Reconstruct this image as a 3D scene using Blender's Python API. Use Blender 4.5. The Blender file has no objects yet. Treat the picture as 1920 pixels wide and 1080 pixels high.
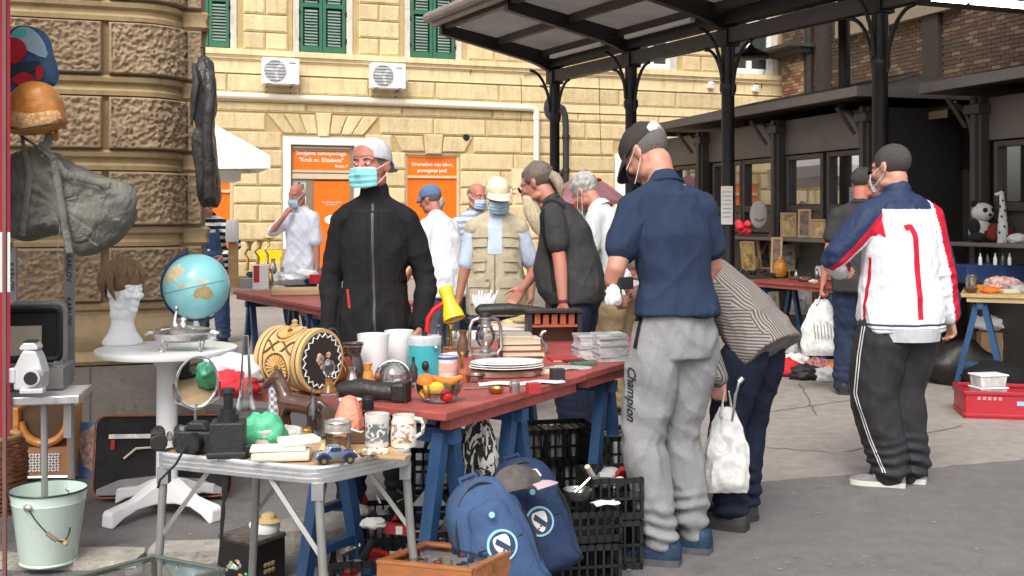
import bpy, math, random
import numpy as np
from mathutils import Vector, Matrix, noise, Euler
V = Vector
R = random.Random(11)
rad = math.radians
sc = bpy.context.scene
C = sc.collection
F_PX, YH, CH = 2100.0, 405.0, 1.44      # focal length in px of a 1920 wide frame, horizon row, eye height
cam_d = bpy.data.cameras.new('camera'); cam = bpy.data.objects.new('camera', cam_d); C.objects.link(cam)
cam.location = (0, 0, CH); cam.rotation_euler = (rad(90), 0, 0)
cam_d.sensor_width = 36; cam_d.lens = 36*F_PX/1920; cam_d.shift_y = -(540-YH)/1920
cam_d.clip_start = .1; cam_d.clip_end = 400
sc.camera = cam
SUN_EL, SUN_AZ = 50, 192                # sun high behind the camera, a little to the left
w = bpy.data.worlds.new('World'); sc.world = w; w.use_nodes = True
nt = w.node_tree; bg = nt.nodes['Background']
sky = nt.nodes.new('ShaderNodeTexSky'); sky.sky_type = 'NISHITA'; sky.sun_disc = False
sky.sun_elevation = rad(SUN_EL); sky.sun_rotation = rad(SUN_AZ); sky.dust_density = 4; sky.ozone_density = 1
hs = nt.nodes.new('ShaderNodeHueSaturation'); hs.inputs['Saturation'].default_value = .22
nt.links.new(sky.outputs[0], hs.inputs['Color']); nt.links.new(hs.outputs[0], bg.inputs[0])
bg.inputs[1].default_value = .15
sd = bpy.data.lights.new('sun', 'SUN'); sun = bpy.data.objects.new('sun', sd); C.objects.link(sun)
sd.energy = 1.05; sd.angle = rad(32); sd.color = (1, .955, .88)
az, el = rad(SUN_AZ), rad(SUN_EL)
sdir = V((math.sin(az)*math.cos(el), math.cos(az)*math.cos(el), math.sin(el)))
sun.rotation_euler = sdir.to_track_quat('Z', 'Y').to_euler(); sun.location = sdir*40
sc.view_settings.view_transform = 'Standard'; sc.view_settings.look = 'None'
sc.view_settings.gamma = 1; sc.view_settings.use_curve_mapping = False
sc.view_settings.exposure = .76
def W(px, py, s): return V(((px-960)/s, F_PX/s, CH-(py-YH)/s))
def G(px, py): s = (py-YH)/CH; return V(((px-960)/s, F_PX/s, 0))
def T(px, py, z): s = (py-YH)/(CH-z); return V(((px-960)/s, F_PX/s, z))
MATS = {}
class NT:
 def __init__(s, name):
  s.m = bpy.data.materials.new(name); s.m.use_nodes = True; s.t = s.m.node_tree
  s.b = s.t.nodes['Principled BSDF']; s.o = s.t.nodes['Material Output']
 def n(s, typ, ins=None, **kw):
  x = s.t.nodes.new('ShaderNode'+typ)
  for k, v in kw.items(): setattr(x, k, v)
  for k, v in (ins or {}).items():
   if hasattr(v, 'is_output'): s.t.links.new(v, x.inputs[k])
   else: x.inputs[k].default_value = v
  return x
 def l(s, a, b): s.t.links.new(a, b)
 def coord(s, kind='Object', rnd=True):
  c = s.n('TexCoord').outputs[kind]
  if not rnd: return c
  oi = s.n('ObjectInfo')
  k = s.n('VectorMath', {0: c}, operation='ADD')
  mu = s.n('Math', {0: oi.outputs['Random'], 1: 37.0}, operation='MULTIPLY')
  s.l(mu.outputs[0], k.inputs[1]); return k.outputs[0]
 def ramp(s, fac, stops, interp='LINEAR'):
  r = s.n('ValToRGB'); r.color_ramp.interpolation = interp
  e = r.color_ramp.elements
  while len(e) < len(stops): e.new(.5)
  for i, (p, c) in enumerate(stops):
   e[i].position = p; e[i].color = (*c, 1) if len(c) == 3 else c
  s.l(fac, r.inputs[0]); return r.outputs[0]
 def mix(s, f, a, b, mode='MIX'):
  x = s.n('Mix', data_type='RGBA', blend_type=mode)
  for k, v in ((0, f), (6, a), (7, b)):
   if hasattr(v, 'is_output'): s.l(v, x.inputs[k])
   else: x.inputs[k].default_value = v if not isinstance(v, tuple) else ((*v, 1) if len(v) == 3 else v)
  return x.outputs[2]
 def noise(s, co, scale, detail=4, rough=.6, dist=0):
  return s.n('TexNoise', {'Vector': co, 'Scale': scale, 'Detail': detail, 'Roughness': rough, 'Distortion': dist}).outputs[0]
 def bump(s, h, strength, dist=.02, prev=None):
  b = s.n('Bump', {'Height': h, 'Strength': strength, 'Distance': dist})
  if prev is not None: s.l(prev, b.inputs['Normal'])
  return b.outputs[0]
def srgb(r, g, b):
 f = lambda c: (c/255)/12.92 if c <= 10 else ((c/255+.055)/1.055)**2.4
 return (f(r), f(g), f(b))
def mat(name, col=(.5, .5, .5), rough=.6, metal=0, var=.12, vs=6, bump=0, bs=40, ov=0, trans=0, ior=1.45, emit=0,
  spec=.5, coat=0, sheen=0, fold=0, dirt=0, stretch=None):
 if name in MATS: return MATS[name]
 k = NT(name); b = k.b
 co = k.coord()
 if stretch: co = k.n('Mapping', {'Vector': co, 'Scale': stretch}).outputs[0]
 c = (*col, 1)
 lo = tuple(x*(1-var) for x in col); hi = tuple(min(1, x*(1+var)) for x in col)
 base = k.ramp(k.noise(co, vs, 5, .65), [(.3, lo), (.7, hi)])
 if dirt:
  d = k.ramp(k.noise(co, vs*.45, 6, .7, .6), [(.48, (0, 0, 0)), (.72, (1, 1, 1))])
  dm = k.n('Math', {0: d, 1: dirt}, operation='MULTIPLY').outputs[0]
  base = k.mix(dm, base, tuple(x*.35+.01 for x in col))
 if ov:
  oi = k.n('ObjectInfo').outputs['Random']
  mr = k.n('MapRange', {0: oi, 3: 1-ov, 4: 1+ov}).outputs[0]
  base = k.mix(1.0, base, mr, 'MULTIPLY')
 k.l(base, b.inputs['Base Color'])
 b.inputs['Roughness'].default_value = rough; b.inputs['Metallic'].default_value = metal
 b.inputs['IOR'].default_value = ior; b.inputs['Transmission Weight'].default_value = trans
 b.inputs['Specular IOR Level'].default_value = spec
 b.inputs['Coat Weight'].default_value = coat
 b.inputs['Sheen Weight'].default_value = sheen
 if rough > .25 and not trans:
  rr = k.n('MapRange', {0: k.noise(co, vs*2.3, 3), 1: .3, 2: .7, 3: max(.05, rough-.1), 4: min(1, rough+.1)}).outputs[0]
  k.l(rr, b.inputs['Roughness'])
 nrm = None
 if fold:
  mp = k.n('Mapping', {'Vector': co, 'Scale': (1.0, 1.0, .55)}).outputs[0]
  nrm = k.bump(k.noise(mp, 9, 3, .5, 1.2), fold, .05)
 if bump: nrm = k.bump(k.noise(co, bs, 4, .6), bump, .01, nrm)
 if nrm is not None: k.l(nrm, b.inputs['Normal'])
 if emit:
  b.inputs['Emission Color'].default_value = c; b.inputs['Emission Strength'].default_value = emit
 MATS[name] = k.m; return k.m
def glass(name, col=(.9, .95, .95), rough=.02, ior=1.45):
 """thin clear glass/plastic: partly see-through, reflecting"""
 if name in MATS: return MATS[name]
 k = NT(name)
 fr = k.n('Fresnel', {'IOR': ior}).outputs[0]
 tr = k.n('BsdfTransparent', {'Color': (*col, 1)}).outputs[0]
 gl = k.n('BsdfGlossy', {'Color': (1, 1, 1, 1), 'Roughness': rough}).outputs[0]
 mr = k.n('MapRange', {0: fr, 3: .05, 4: 1.0}).outputs[0]
 m = k.n('MixShader', {0: mr, 1: tr, 2: gl}).outputs[0]
 k.l(m, k.o.inputs[0]); MATS[name] = k.m; return k.m
def haze_plastic(name, col, alpha, rough=.25):
 if name in MATS: return MATS[name]
 k = NT(name); b = k.b
 b.inputs['Base Color'].default_value = (*col, 1); b.inputs['Roughness'].default_value = rough
 co = k.coord(); f = k.ramp(k.noise(co, 14, 4, .6, 1), [(.35, (alpha-.2,)*3), (.65, (min(1, alpha+.2),)*3)])
 k.l(f, b.inputs['Alpha']); k.l(k.bump(k.noise(co, 14, 3, .5, 1.2), .35, .02), b.inputs['Normal'])
 MATS[name] = k.m; return k.m
def rot(ax, a): return Matrix.Rotation(rad(a), 4, ax)
def frame(d, up=None):
 d = V(d).normalized()
 if up is None: up = V((0, 0, 1)) if abs(d.z) < .95 else V((0, 1, 0))
 x = up.cross(d)
 if x.length < 1e-5: x = V((1, 0, 0))
 x.normalize(); y = d.cross(x).normalized()
 return x, y
class MB:
 def __init__(s): s.v = []; s.f = []; s.m = []; s.mi = 0; s.M = None
 def add(s, vs, fs):
  o = len(s.v)
  if s.M is not None: vs = [s.M @ V(p) for p in vs]
  s.v += [tuple(p) for p in vs]
  s.f += [tuple(i+o for i in f) for f in fs]; s.m += [s.mi]*len(fs); return s
 def box(s, c, d, r=None, top=(1, 1)):
  x, y, z = d[0]/2, d[1]/2, d[2]/2; a, b = top
  vs = [V(p) for p in ((-x, -y, -z), (x, -y, -z), (x, y, -z), (-x, y, -z), (-x*a, -y*b, z), (x*a, -y*b, z), (x*a, y*b, z), (-x*a, y*b, z))]
  if r is not None: vs = [r @ p for p in vs]
  c = V(c); return s.add([p+c for p in vs], [(3, 2, 1, 0), (4, 5, 6, 7), (0, 1, 5, 4), (1, 2, 6, 5), (2, 3, 7, 6), (3, 0, 4, 7)])
 def cyl(s, a, b, r0, r1=None, n=12, caps=True):
  r1 = r0 if r1 is None else r1
  return s.tube([a, b], [r0, r1], n, caps)
 def tube(s, pts, rs, n=8, caps=True, sq=None, up=None):
  pts = [V(p) for p in pts]; k = len(pts)
  if not hasattr(rs, '__len__'): rs = [rs]*k
  vs = []; fs = []
  px = None
  for i, p in enumerate(pts):
   d = (pts[min(i+1, k-1)]-pts[max(i-1, 0)])
   if d.length < 1e-9: d = V((0, 0, 1))
   d.normalize()
   if px is None: x, y = frame(d, up)
   else:
    x = px-d*px.dot(d)
    if x.length < 1e-6: x, y = frame(d)
    x.normalize(); y = d.cross(x)
   px = x
   for j in range(n):
    t = 2*math.pi*j/n
    vs.append(p+(x*math.cos(t)*(sq or 1)+y*math.sin(t))*rs[i])
  for i in range(k-1):
   for j in range(n):
    a, b = i*n+j, i*n+(j+1) % n
    fs.append((a, b, b+n, a+n))
  if caps: fs.append(tuple(range(n))[::-1]); fs.append(tuple(range((k-1)*n, k*n)))
  return s.add(vs, fs)
 def capsule(s, pts, rs, n=10, sq=None, up=None):
  """tube with round ends"""
  pts = [V(p) for p in pts]
  if not hasattr(rs, '__len__'): rs = [rs]*len(pts)
  d0 = (pts[0]-pts[1]).normalized(); d1 = (pts[-1]-pts[-2]).normalized()
  P = []; Q = []
  for t in (.05, .45, .8): P.append(pts[0]+d0*rs[0]*math.cos(t*1.5)); Q.append(rs[0]*math.sin(t*1.5))
  P += pts; Q += list(rs)
  for t in (.8, .45, .05): P.append(pts[-1]+d1*rs[-1]*math.cos(t*1.5)); Q.append(rs[-1]*math.sin(t*1.5))
  return s.tube(P, Q, n, True, sq, up)
 def lathe(s, prof, n=20, c=(0, 0, 0), fx=None, caps=True):
  """profile (r, z) upward; fx(theta, z) -> radius factor"""
  c = V(c); vs = []; fs = []; k = len(prof)
  for r, z in prof:
   for j in range(n):
    t = 2*math.pi*j/n; q = r*(fx(t, z) if fx else 1)
    vs.append(c+V((q*math.cos(t), q*math.sin(t), z)))
  for i in range(k-1):
   for j in range(n):
    a, b = i*n+j, i*n+(j+1) % n
    fs.append((a, b, b+n, a+n))
  if caps: fs.append(tuple(range(n))[::-1]); fs.append(tuple(range((k-1)*n, k*n)))
  return s.add(vs, fs)
 def ell(s, c, r, m=None, n=14, k=9, fx=None):
  if not hasattr(r, '__len__'): r = (r, r, r)
  c = V(c); vs = []; fs = []
  for i in range(k+1):
   ph = math.pi*(i/k)-math.pi/2; ph = max(min(ph, math.pi/2-.02), -math.pi/2+.02)
   for j in range(n):
    t = 2*math.pi*j/n
    d = V((math.cos(ph)*math.cos(t), math.cos(ph)*math.sin(t), math.sin(ph)))
    q = fx(d) if fx else 1
    p = V((d.x*r[0]*q, d.y*r[1]*q, d.z*r[2]*q))
    vs.append(c+(m @ p if m is not None else p))
  for i in range(k):
   for j in range(n):
    a, b = i*n+j, i*n+(j+1) % n
    fs.append((a, b, b+n, a+n))
  fs.append(tuple(range(n))[::-1]); fs.append(tuple(range(k*n, (k+1)*n)))
  return s.add(vs, fs)
 def prism(s, poly, h, m=None):
  """polygon in xy (counter-clockwise) extruded from z=0 to h, then placed by matrix m"""
  n = len(poly); vs = [V((x, y, 0)) for x, y in poly]+[V((x, y, h)) for x, y in poly]
  if m is not None: vs = [m @ p for p in vs]
  fs = [tuple(range(n))[::-1], tuple(range(n, 2*n))]+[(i, (i+1) % n, n+(i+1) % n, n+i) for i in range(n)]
  return s.add(vs, fs)
 def grid(s, fn, nu, nv, closeu=False):
  vs = [fn(i/(nu if closeu else nu-1), j/(nv-1)) for j in range(nv) for i in range(nu)]
  fs = []
  for j in range(nv-1):
   for i in range(nu if closeu else nu-1):
    a, b = j*nu+i, j*nu+(i+1) % nu
    fs.append((a, b, b+nu, a+nu))
  return s.add(vs, fs)
 def shell(s, fn, nu, nv, th):
  """grid with thickness"""
  pts = [[V(fn(i/(nu-1), j/(nv-1))) for i in range(nu)] for j in range(nv)]
  vs = []; N = nu*nv
  nr = []
  for j in range(nv):
   for i in range(nu):
    a = pts[j][min(i+1, nu-1)]-pts[j][max(i-1, 0)]; b = pts[min(j+1, nv-1)][i]-pts[max(j-1, 0)][i]
    c = a.cross(b); nr.append(c.normalized() if c.length > 1e-12 else V((0, 0, 1)))
  flat = [p for r in pts for p in r]
  vs = [p+q*th/2 for p, q in zip(flat, nr)]+[p-q*th/2 for p, q in zip(flat, nr)]
  fs = []
  for j in range(nv-1):
   for i in range(nu-1):
    a = j*nu+i; fs.append((a, a+1, a+1+nu, a+nu)); fs.append((N+a+nu, N+a+1+nu, N+a+1, N+a))
  edge = [i for i in range(nu)]+[j*nu+nu-1 for j in range(1, nv)]+[(nv-1)*nu+i for i in range(nu-2, -1, -1)]+[j*nu for j in range(nv-2, 0, -1)]
  for q in range(len(edge)):
   a, b = edge[q], edge[(q+1) % len(edge)]; fs.append((b, a, N+a, N+b))
  return s.add(vs, fs)
 def mesh(s, name, mats, smooth=True, ang=40):
  me = bpy.data.meshes.new(name); me.from_pydata(s.v, [], s.f)
  if not isinstance(mats, (list, tuple)): mats = [mats]
  for m in mats: me.materials.append(m)
  if len(mats) > 1: me.polygons.foreach_set('material_index', s.m)
  if smooth: me.shade_smooth(); me.set_sharp_from_angle(angle=rad(ang))
  me.update(); return me
 def build(s, name, mats, parent=None, loc=None, rz=0, smooth=True, ang=40, bevel=0, label=None, seg=2):
  return link(name, s.mesh(name, mats, smooth, ang), parent, loc, rz, bevel, label, seg)
def link(name, me, parent=None, loc=None, rz=0, bevel=0, label=None, seg=2):
 o = bpy.data.objects.new(name, me); C.objects.link(o)
 if parent is not None: o.parent = parent
 if loc is not None: o.location = loc
 if rz: o.rotation_euler = (0, 0, rz)
 if bevel:
  b = o.modifiers.new('bevel', 'BEVEL'); b.width = bevel; b.segments = seg; b.limit_method = 'ANGLE'; b.angle_limit = rad(40)
 if label: o['label'] = label
 return o
def tag(o, label=None, cat=None, group=None, kind=None):
 if label: o['label'] = label
 if cat: o['category'] = cat
 if group: o['group'] = group
 if kind: o['kind'] = kind
 return o
def thing(name, label, cat, loc=(0, 0, 0), rz=0, group=None):
 o = bpy.data.objects.new(name, None); C.objects.link(o); o.location = loc; o.rotation_euler = (0, 0, rz)
 o.empty_display_size = .1
 return tag(o, label, cat, group)
def copy_tree(o, parent=None):
 c = o.copy(); C.objects.link(c)
 if parent is not None: c.parent = parent
 for ch in list(o.children): copy_tree(ch, c)
 return c
def text_mesh(body, size, mat_, parent, M, extrude=.001, align='CENTER', name='lettering', bold=0, spacing=1):
 cu = bpy.data.curves.new('t', 'FONT'); cu.body = body; cu.size = size; cu.align_x = align; cu.align_y = 'CENTER'
 cu.extrude = extrude; cu.offset = bold; cu.space_line = spacing; cu.resolution_u = 2
 o = bpy.data.objects.new('t', cu); C.objects.link(o)
 me = bpy.data.meshes.new_from_object(o.evaluated_get(bpy.context.evaluated_depsgraph_get()))
 bpy.data.objects.remove(o); bpy.data.curves.remove(cu)
 me.transform(M); me.materials.clear(); me.materials.append(mat_); me.name = name
 return link(name, me, parent)
def basis(x, y, z, o=(0, 0, 0)):
 return Matrix(((x[0], y[0], z[0], o[0]), (x[1], y[1], z[1], o[1]), (x[2], y[2], z[2], o[2]), (0, 0, 0, 1)))
def fbm(p, sc_, o=3):
 return noise.fractal(V(p)*sc_, 1.0, 2.0, o)
# ================================================ GROUND
def ground_mat(name, lo, hi, agg, bumpy):
 k = NT(name); co = k.coord(rnd=False)
 big = k.noise(co, .7, 5, .65, .4); fine = k.noise(co, 160, 3, .7); mid = k.noise(co, 9, 5, .7)
 c = k.ramp(big, [(.3, tuple(x*.9 for x in lo)), (.7, hi)])
 c = k.mix(.45, c, k.ramp(mid, [(.35, tuple(x*.75 for x in lo)), (.65, tuple(x*1.15 for x in hi))]))
 g = k.ramp(fine, [(.38, (0, 0, 0)), (.62, (1, 1, 1))])
 c = k.mix(k.n('Math', {0: g, 1: agg}, operation='MULTIPLY').outputs[0], c, tuple(min(1, x*2.0) for x in hi))
 vo = k.n('TexVoronoi', {'Vector': co, 'Scale': 90.0}, feature='F1').outputs[0]
 spots = k.ramp(k.noise(co, 3.1, 2, .5), [(.66, (0, 0, 0)), (.70, (1, 1, 1))])
 c = k.mix(k.n('Math', {0: spots, 1: .3}, operation='MULTIPLY').outputs[0], c, tuple(x*.55 for x in lo))
 k.l(c, k.b.inputs['Base Color']); k.b.inputs['Roughness'].default_value = .85
 k.l(k.bump(k.n('Math', {0: fine, 1: vo}, operation='ADD').outputs[0], bumpy, .006), k.b.inputs['Normal'])
 return k.m
M_ASPH = ground_mat('asphalt', (.118, .109, .109), (.160, .149, .147), .28, .8)
M_PAVE = ground_mat('worn_paving', (.23, .20, .178), (.31, .275, .248), .14, .4)
b = MB(); b.grid(lambda u, v: V((-60+120*u, -10+130*v, 0)), 25, 27)
tag(b.build('asphalt_ground', M_ASPH), kind='structure')
edge = [G(1990, 855), G(1920, 862), G(1660, 884), G(1400, 906), G(1180, 926), G(1060, 860), V((-.6, 8.0, 0)), V((-3.2, 8.8, 0)), V((-3.9, 10.5, 0)), V((-9, 12.5, 0)), V((-40, 12.5, 0)), V((-40, 60, 0)), V((40, 60, 0)), V((40, 8, 0))]
ed2 = []
for a, c in zip(edge, edge[1:9]):
 n = max(2, int((c-a).length/.12))
 ed2 += [a.lerp(c, i/n)+V((R.uniform(-.012, .012), R.uniform(-.02, .02), 0)) for i in range(n)]
edge = ed2+edge[8:]
b = MB(); b.prism([(p.x, p.y) for p in edge], .004)
b.v = [(x, y, z) for x, y, z in b.v]
paving = tag(b.build('paving', M_PAVE, smooth=False), kind='structure')
M_TAR = mat('tar', (.13, .118, .108), .8, var=.2, vs=20)
b = MB()
def seam(pts, w_):
 for p, q in zip(pts, pts[1:]):
  d = (q-p).normalized(); n_ = V((-d.y, d.x, 0))*w_/2; z = V((0, 0, .008))
  b.add([p-n_+z, q-n_+z, q+n_+z, p+n_+z], [(0, 1, 2, 3)])
def wob(a, c, k, amp): return [a.lerp(c, i/k)+V((R.uniform(-amp, amp), R.uniform(-amp, amp), 0))*.5 for i in range(k+1)]
for a, c in ((G(1440, 775), G(1620, 748)), (G(1400, 838), G(1560, 850)), (G(1580, 850), G(1800, 800)), (G(1500, 720), G(1530, 780)), (G(1120, 640), G(1000, 690)), (G(420, 620), G(640, 640))):
 seam(wob(a, c, 14, .03), .010)
tag(b.build('paving_seams', M_TAR, paving, smooth=False), kind='structure')
M_KERB = mat('kerb_granite', (.36, .33, .29), .8, var=.25, vs=14, bump=.8, bs=60, dirt=.5)
def stone(name, c, d, rz, label, sd_, gr=None, amp=.02):
 b = MB(); n = 7
 def side(ax, sg):
  def fn(u, v):
   p = [0, 0, 0]; a, c2 = [i for i in range(3) if i != ax]
   p[ax] = sg*.5; p[a] = u-.5; p[c2] = v-.5
   return V((p[0]*d[0], p[1]*d[1], p[2]*d[2]))
  return fn
 for ax in range(3):
  for sg in (-1, 1):
   if ax == 2 and sg < 0: continue
   o = len(b.f); b.grid(side(ax, sg), n, n)
   if (sg > 0) == (ax == 1): b.f[o:] = [f[::-1] for f in b.f[o:]]
 b.v = [tuple(V(p)+V((fbm(V(p)+V((sd_, 0, 0)), 5), fbm(V(p)+V((0, sd_, 5)), 5), fbm(V(p)+V((3, 0, sd_)), 5)))*amp) for p in b.v]
 o = b.build(name, M_KERB, None, V(c)+V((0, 0, d[2]/2)), rad(rz), ang=50)
 return tag(o, label, 'kerb stone', gr)
g0 = G(578, 1030)
stone('kerb_stone', (g0.x, g0.y+.03, 0), (.40, .17, .11), 14, 'pale broken granite kerb stone behind the black lacquer box', 3.1, amp=.035)
g0 = G(395, 1052); stone('kerb_stone', (g0.x, g0.y+.05, 0), (.52, .16, .05), 5, 'low pale kerb stone lying by the camping table leg', 7.7)
g0 = G(80, 1066); stone('kerb_stone', (g0.x, g0.y+.06, 0), (.75, .18, .035), 4, 'flat beige kerb slab under the green enamel bucket', 5.2)
# ================================================ FAR FACADE
A_F = rad(20); FX0 = (605-960)/85.0; FY0 = F_PX/85.0
def FU(px):
 k = (px-960)/F_PX; return (k*FY0-FX0)/(math.cos(A_F)-k*math.sin(A_F))
def FZ(px, py):
 u = FU(px); s = F_PX/(FY0+u*math.sin(A_F)); return CH-(py-YH)/s
def stone_mat(name, lo, hi, rough_b, scale, ov=.1, pitc=(.3, .24, .15), pitk=.42):
 k = NT(name); co = k.coord()
 n1 = k.noise(co, 3.0, 6, .7, .3); n2 = k.noise(co, scale, 5, .75)
 c = k.ramp(n1, [(.3, lo), (.7, hi)])
 pit = k.ramp(n2, [(.30, (1, 1, 1)), (.46, (0, 0, 0))])
 c = k.mix(k.n('Math', {0: pit, 1: pitk}, operation='MULTIPLY').outputs[0], c, pitc)  # low spots of the noise take the darker pit colour
 stk = k.ramp(k.noise(k.n('Mapping', {'Vector': co, 'Scale': (5, 5, .7)}).outputs[0], 1.6, 5, .65), [(.5, (1, 1, 1)), (.78, (.55, .50, .45))])
 c = k.mix(.55, c, stk, 'MULTIPLY')
 if ov:
  mr = k.n('MapRange', {0: k.n('ObjectInfo').outputs['Random'], 3: 1-ov, 4: 1+ov}).outputs[0]
  c = k.mix(1.0, c, mr, 'MULTIPLY')
 k.l(c, k.b.inputs['Base Color']); k.b.inputs['Roughness'].default_value = .9
 k.b.inputs['Specular IOR Level'].default_value = .2
 k.l(k.bump(n2, rough_b, .03), k.b.inputs['Normal'])
 return k.m
M_FST = stone_mat('yellow_stone', (.65, .50, .27), (.80, .65, .39), .75, 24)
M_FPL = stone_mat('yellow_plaster', (.74, .58, .33), (.82, .68, .42), .2, 9, 0, (.42, .34, .22))
M_FJ = stone_mat('joint_plaster', (.46, .33, .155), (.58, .43, .22), .3, 14, 0)
fac = thing('yellow_building', 'long yellow rusticated stone building with green shutters behind the market', 'building', (FX0, FY0, 0), A_F)
def fbox(b, u0, u1, z0, z1, y0, y1): b.box(((u0+u1)/2, (y0+y1)/2, (z0+z1)/2), (u1-u0, y1-y0, z1-z0))
UL, UR, ZT = -9.0, 12.6, 8.6
WIN_Z0, WIN_Z1 = 5.05, 7.0
shut = [(FU(352), FU(430)), (FU(562), FU(648)), (FU(770), FU(853))]
whitew = [(FU(1188), FU(1258)), (FU(1368), FU(1447))]
door = (FU(530), FU(681), 0, 3.17)
ow1 = (FU(761), FU(862), .75, 2.83)
ow0 = (FU(352), FU(437), .2, 2.24)
base_w = (FU(1012), FU(1062), 2.08, 2.50)
door2 = (FU(1152), FU(1240), 0, 2.95)
openings = [door, ow1, ow0, base_w, door2]+[(a-.16, c+.16, WIN_Z0-.02, WIN_Z1) for a, c in shut+whitew]
b = MB()
xs = sorted({UL, UR, *[o[0] for o in openings], *[o[1] for o in openings]})
zs = sorted({0, ZT, *[o[2] for o in openings], *[o[3] for o in openings]})
for x0, x1 in zip(xs, xs[1:]):
 for z0, z1 in zip(zs, zs[1:]):
  cx, cz = (x0+x1)/2, (z0+z1)/2
  inside = any(o[0] < cx < o[1] and o[2] < cz < o[3] for o in openings)
  y = .26 if inside else 0
  b.add([(x0, y, z0), (x1, y, z0), (x1, y, z1), (x0, y, z1)], [(0, 1, 2, 3)])
for o in openings:
 u0, u1, z0, z1 = o
 for q in (((u0, 0, z0), (u0, .26, z0), (u0, .26, z1), (u0, 0, z1)), ((u1, .26, z0), (u1, 0, z0), (u1, 0, z1), (u1, .26, z1)),
              ((u0, 0, z1), (u0, .26, z1), (u1, .26, z1), (u1, 0, z1)), ((u0, .26, z0), (u0, 0, z0), (u1, 0, z0), (u1, .26, z0))):
  b.add(q, [(0, 1, 2, 3)])
b.add([(UL, .5, 0), (UR, .5, 0), (UR, .5, ZT), (UL, .5, ZT)], [(3, 2, 1, 0)])
b.add([(UL, .0, ZT), (UR, .0, ZT), (UR, .5, ZT), (UL, .5, ZT)], [(0, 1, 2, 3)])
b.build('wall', M_FJ, fac, smooth=False)
BLK = {}
def block(u0, u1, z0, z1, proj=.045, ch=.022, quad=None, m=None):
 """one rusticated stone: bevelled slab proud of the wall"""
 du, dz = u1-u0, z1-z0
 key = (round(du, 2), round(dz, 2), proj) if quad is None else None
 if key in BLK: me = BLK[key]
 else:
  q = quad or [(-du/2, -dz/2), (du/2, -dz/2), (du/2, dz/2), (-du/2, dz/2)]
  b = MB(); vs = []
  for y, c in ((.01, 0), (-proj*.55, 0), (-proj*.6, ch*.9), (-proj, ch*1.5)):
   for x, z in q:
    vs.append((x-math.copysign(c, x), y, z-math.copysign(c, z)))
  fs = [(12, 13, 14, 15)]+[(r*4+i, r*4+(i+1) % 4, r*4+4+(i+1) % 4, r*4+4+i) for r in range(3) for i in range(4)]
  b.add(vs, fs); me = b.mesh('stone_block', m or M_FST, False)
  if key: BLK[key] = me
 o = link('stone_block', me, fac, ((u0+u1)/2, 0, (z0+z1)/2)); return o
def course(z0, z1, u0, u1, lens, proj=.045, off=0, gap=.03):
 u = u0; i = 0
 free = []
 cuts = sorted([(o[0], o[1]) for o in openings if o[2] < z1-.05 and o[3] > z0+.05])
 cur = u0
 for a, c in cuts:
  if a > cur+.1: free.append((cur, min(a, u1)))
  cur = max(cur, c)
 if cur < u1: free.append((cur, u1))
 for a, c in free:
  L = c-a
  if L < .25: continue
  n = max(1, round(L/lens)); 
  if off and n > 1 and L > 2*lens: segs = [.5]+[1]*(n-1)+[.5]
  elif off and n == 1 and L > .9: segs = [1, 1]
  else: segs = [1]*n
  t = sum(segs); x = a
  for k in segs:
   w_ = L*k/t; block(x+gap/2, x+w_-gap/2, z0+.015, z1-.015, proj); x += w_
zc = [.0, .46, .90, 1.31, 1.70, 2.09, 2.49, 2.89]
for i in range(len(zc)-1): course(zc[i], zc[i+1], UL, UR, 1.45, .05, i % 2)
vz0, vz1 = 2.89, 3.28
def quadblk(p, proj=.05):
 cx = sum(x for x, z in p)/4; cz_ = sum(z for x, z in p)/4
 q = [(x-cx, z-cz_) for x, z in p]
 b = MB(); vs = []
 for y, c in ((.01, 0), (-proj*.6, 0), (-proj, .025)):
  for x, z in q: vs.append((x-math.copysign(c, x), y, z-math.copysign(c, z)))
 b.add(vs, [(8, 9, 10, 11)]+[(r*4+i, r*4+(i+1) % 4, r*4+4+(i+1) % 4, r*4+4+i) for r in range(2) for i in range(4)])
 o = b.build('stone_block', M_FST, fac, (cx, 0, cz_), smooth=False); return o
def arch_row(uc, half_in, half_out, z0, z1, n, key=.13):
 """wedge stones each side of a keystone"""
 for sg in (-1, 1):
  es = [key]+[key+(1-key)*(i+1)/n for i in range(n)]
  for a, c in zip(es, es[1:]):
   p = [(uc+sg*(a*half_in+.008), z0), (uc+sg*(c*half_in-.012), z0), (uc+sg*(c*half_out-.012), z1), (uc+sg*(a*half_out+.008), z1)]
   if sg < 0: p = [p[1], p[0], p[3], p[2]]
   quadblk(p)
 k = key
 quadblk([(uc-k*half_in+.01, z0-.06), (uc+k*half_in-.01, z0-.06), (uc+k*half_out-.01, z1+.05), (uc-k*half_out+.01, z1+.05)], .085)
duc = (door[0]+door[1])/2; dhw = (door[1]-door[0])/2
wuc = (ow1[0]+ow1[1])/2; whw = (ow1[1]-ow1[0])/2
arch_row(wuc, whw+.12, whw+.30, vz0+.015, vz1-.03, 1, .26)
arch_row(duc, dhw-.02, dhw+.34, 3.24, 3.66, 3, .15)
free_c = [(UL, door[0]-.02), (door[1]+.02, wuc-whw-.32), (wuc+whw+.32, door2[0]-.02), (door2[1], UR)]
for a, c in free_c:
 n = max(1, round((c-a)/1.3))
 for i in range(n): block(a+(c-a)*i/n+.015, a+(c-a)*(i+1)/n-.015, vz0+.015, vz1-.015, .05)
for a, c in ((UL, duc-dhw-.36), (duc+dhw+.36, UR)):
 n = max(1, round((c-a)/1.25))
 for i in range(n): block(a+(c-a)*i/n+.015, a+(c-a)*(i+1)/n-.015, 3.29, 3.66, .05)
course(3.69, 3.90, UL, UR, 2.1, .045, 0); course(4.10, 4.50, UL, UR, 1.5, .045, 1)
b = MB()
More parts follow.
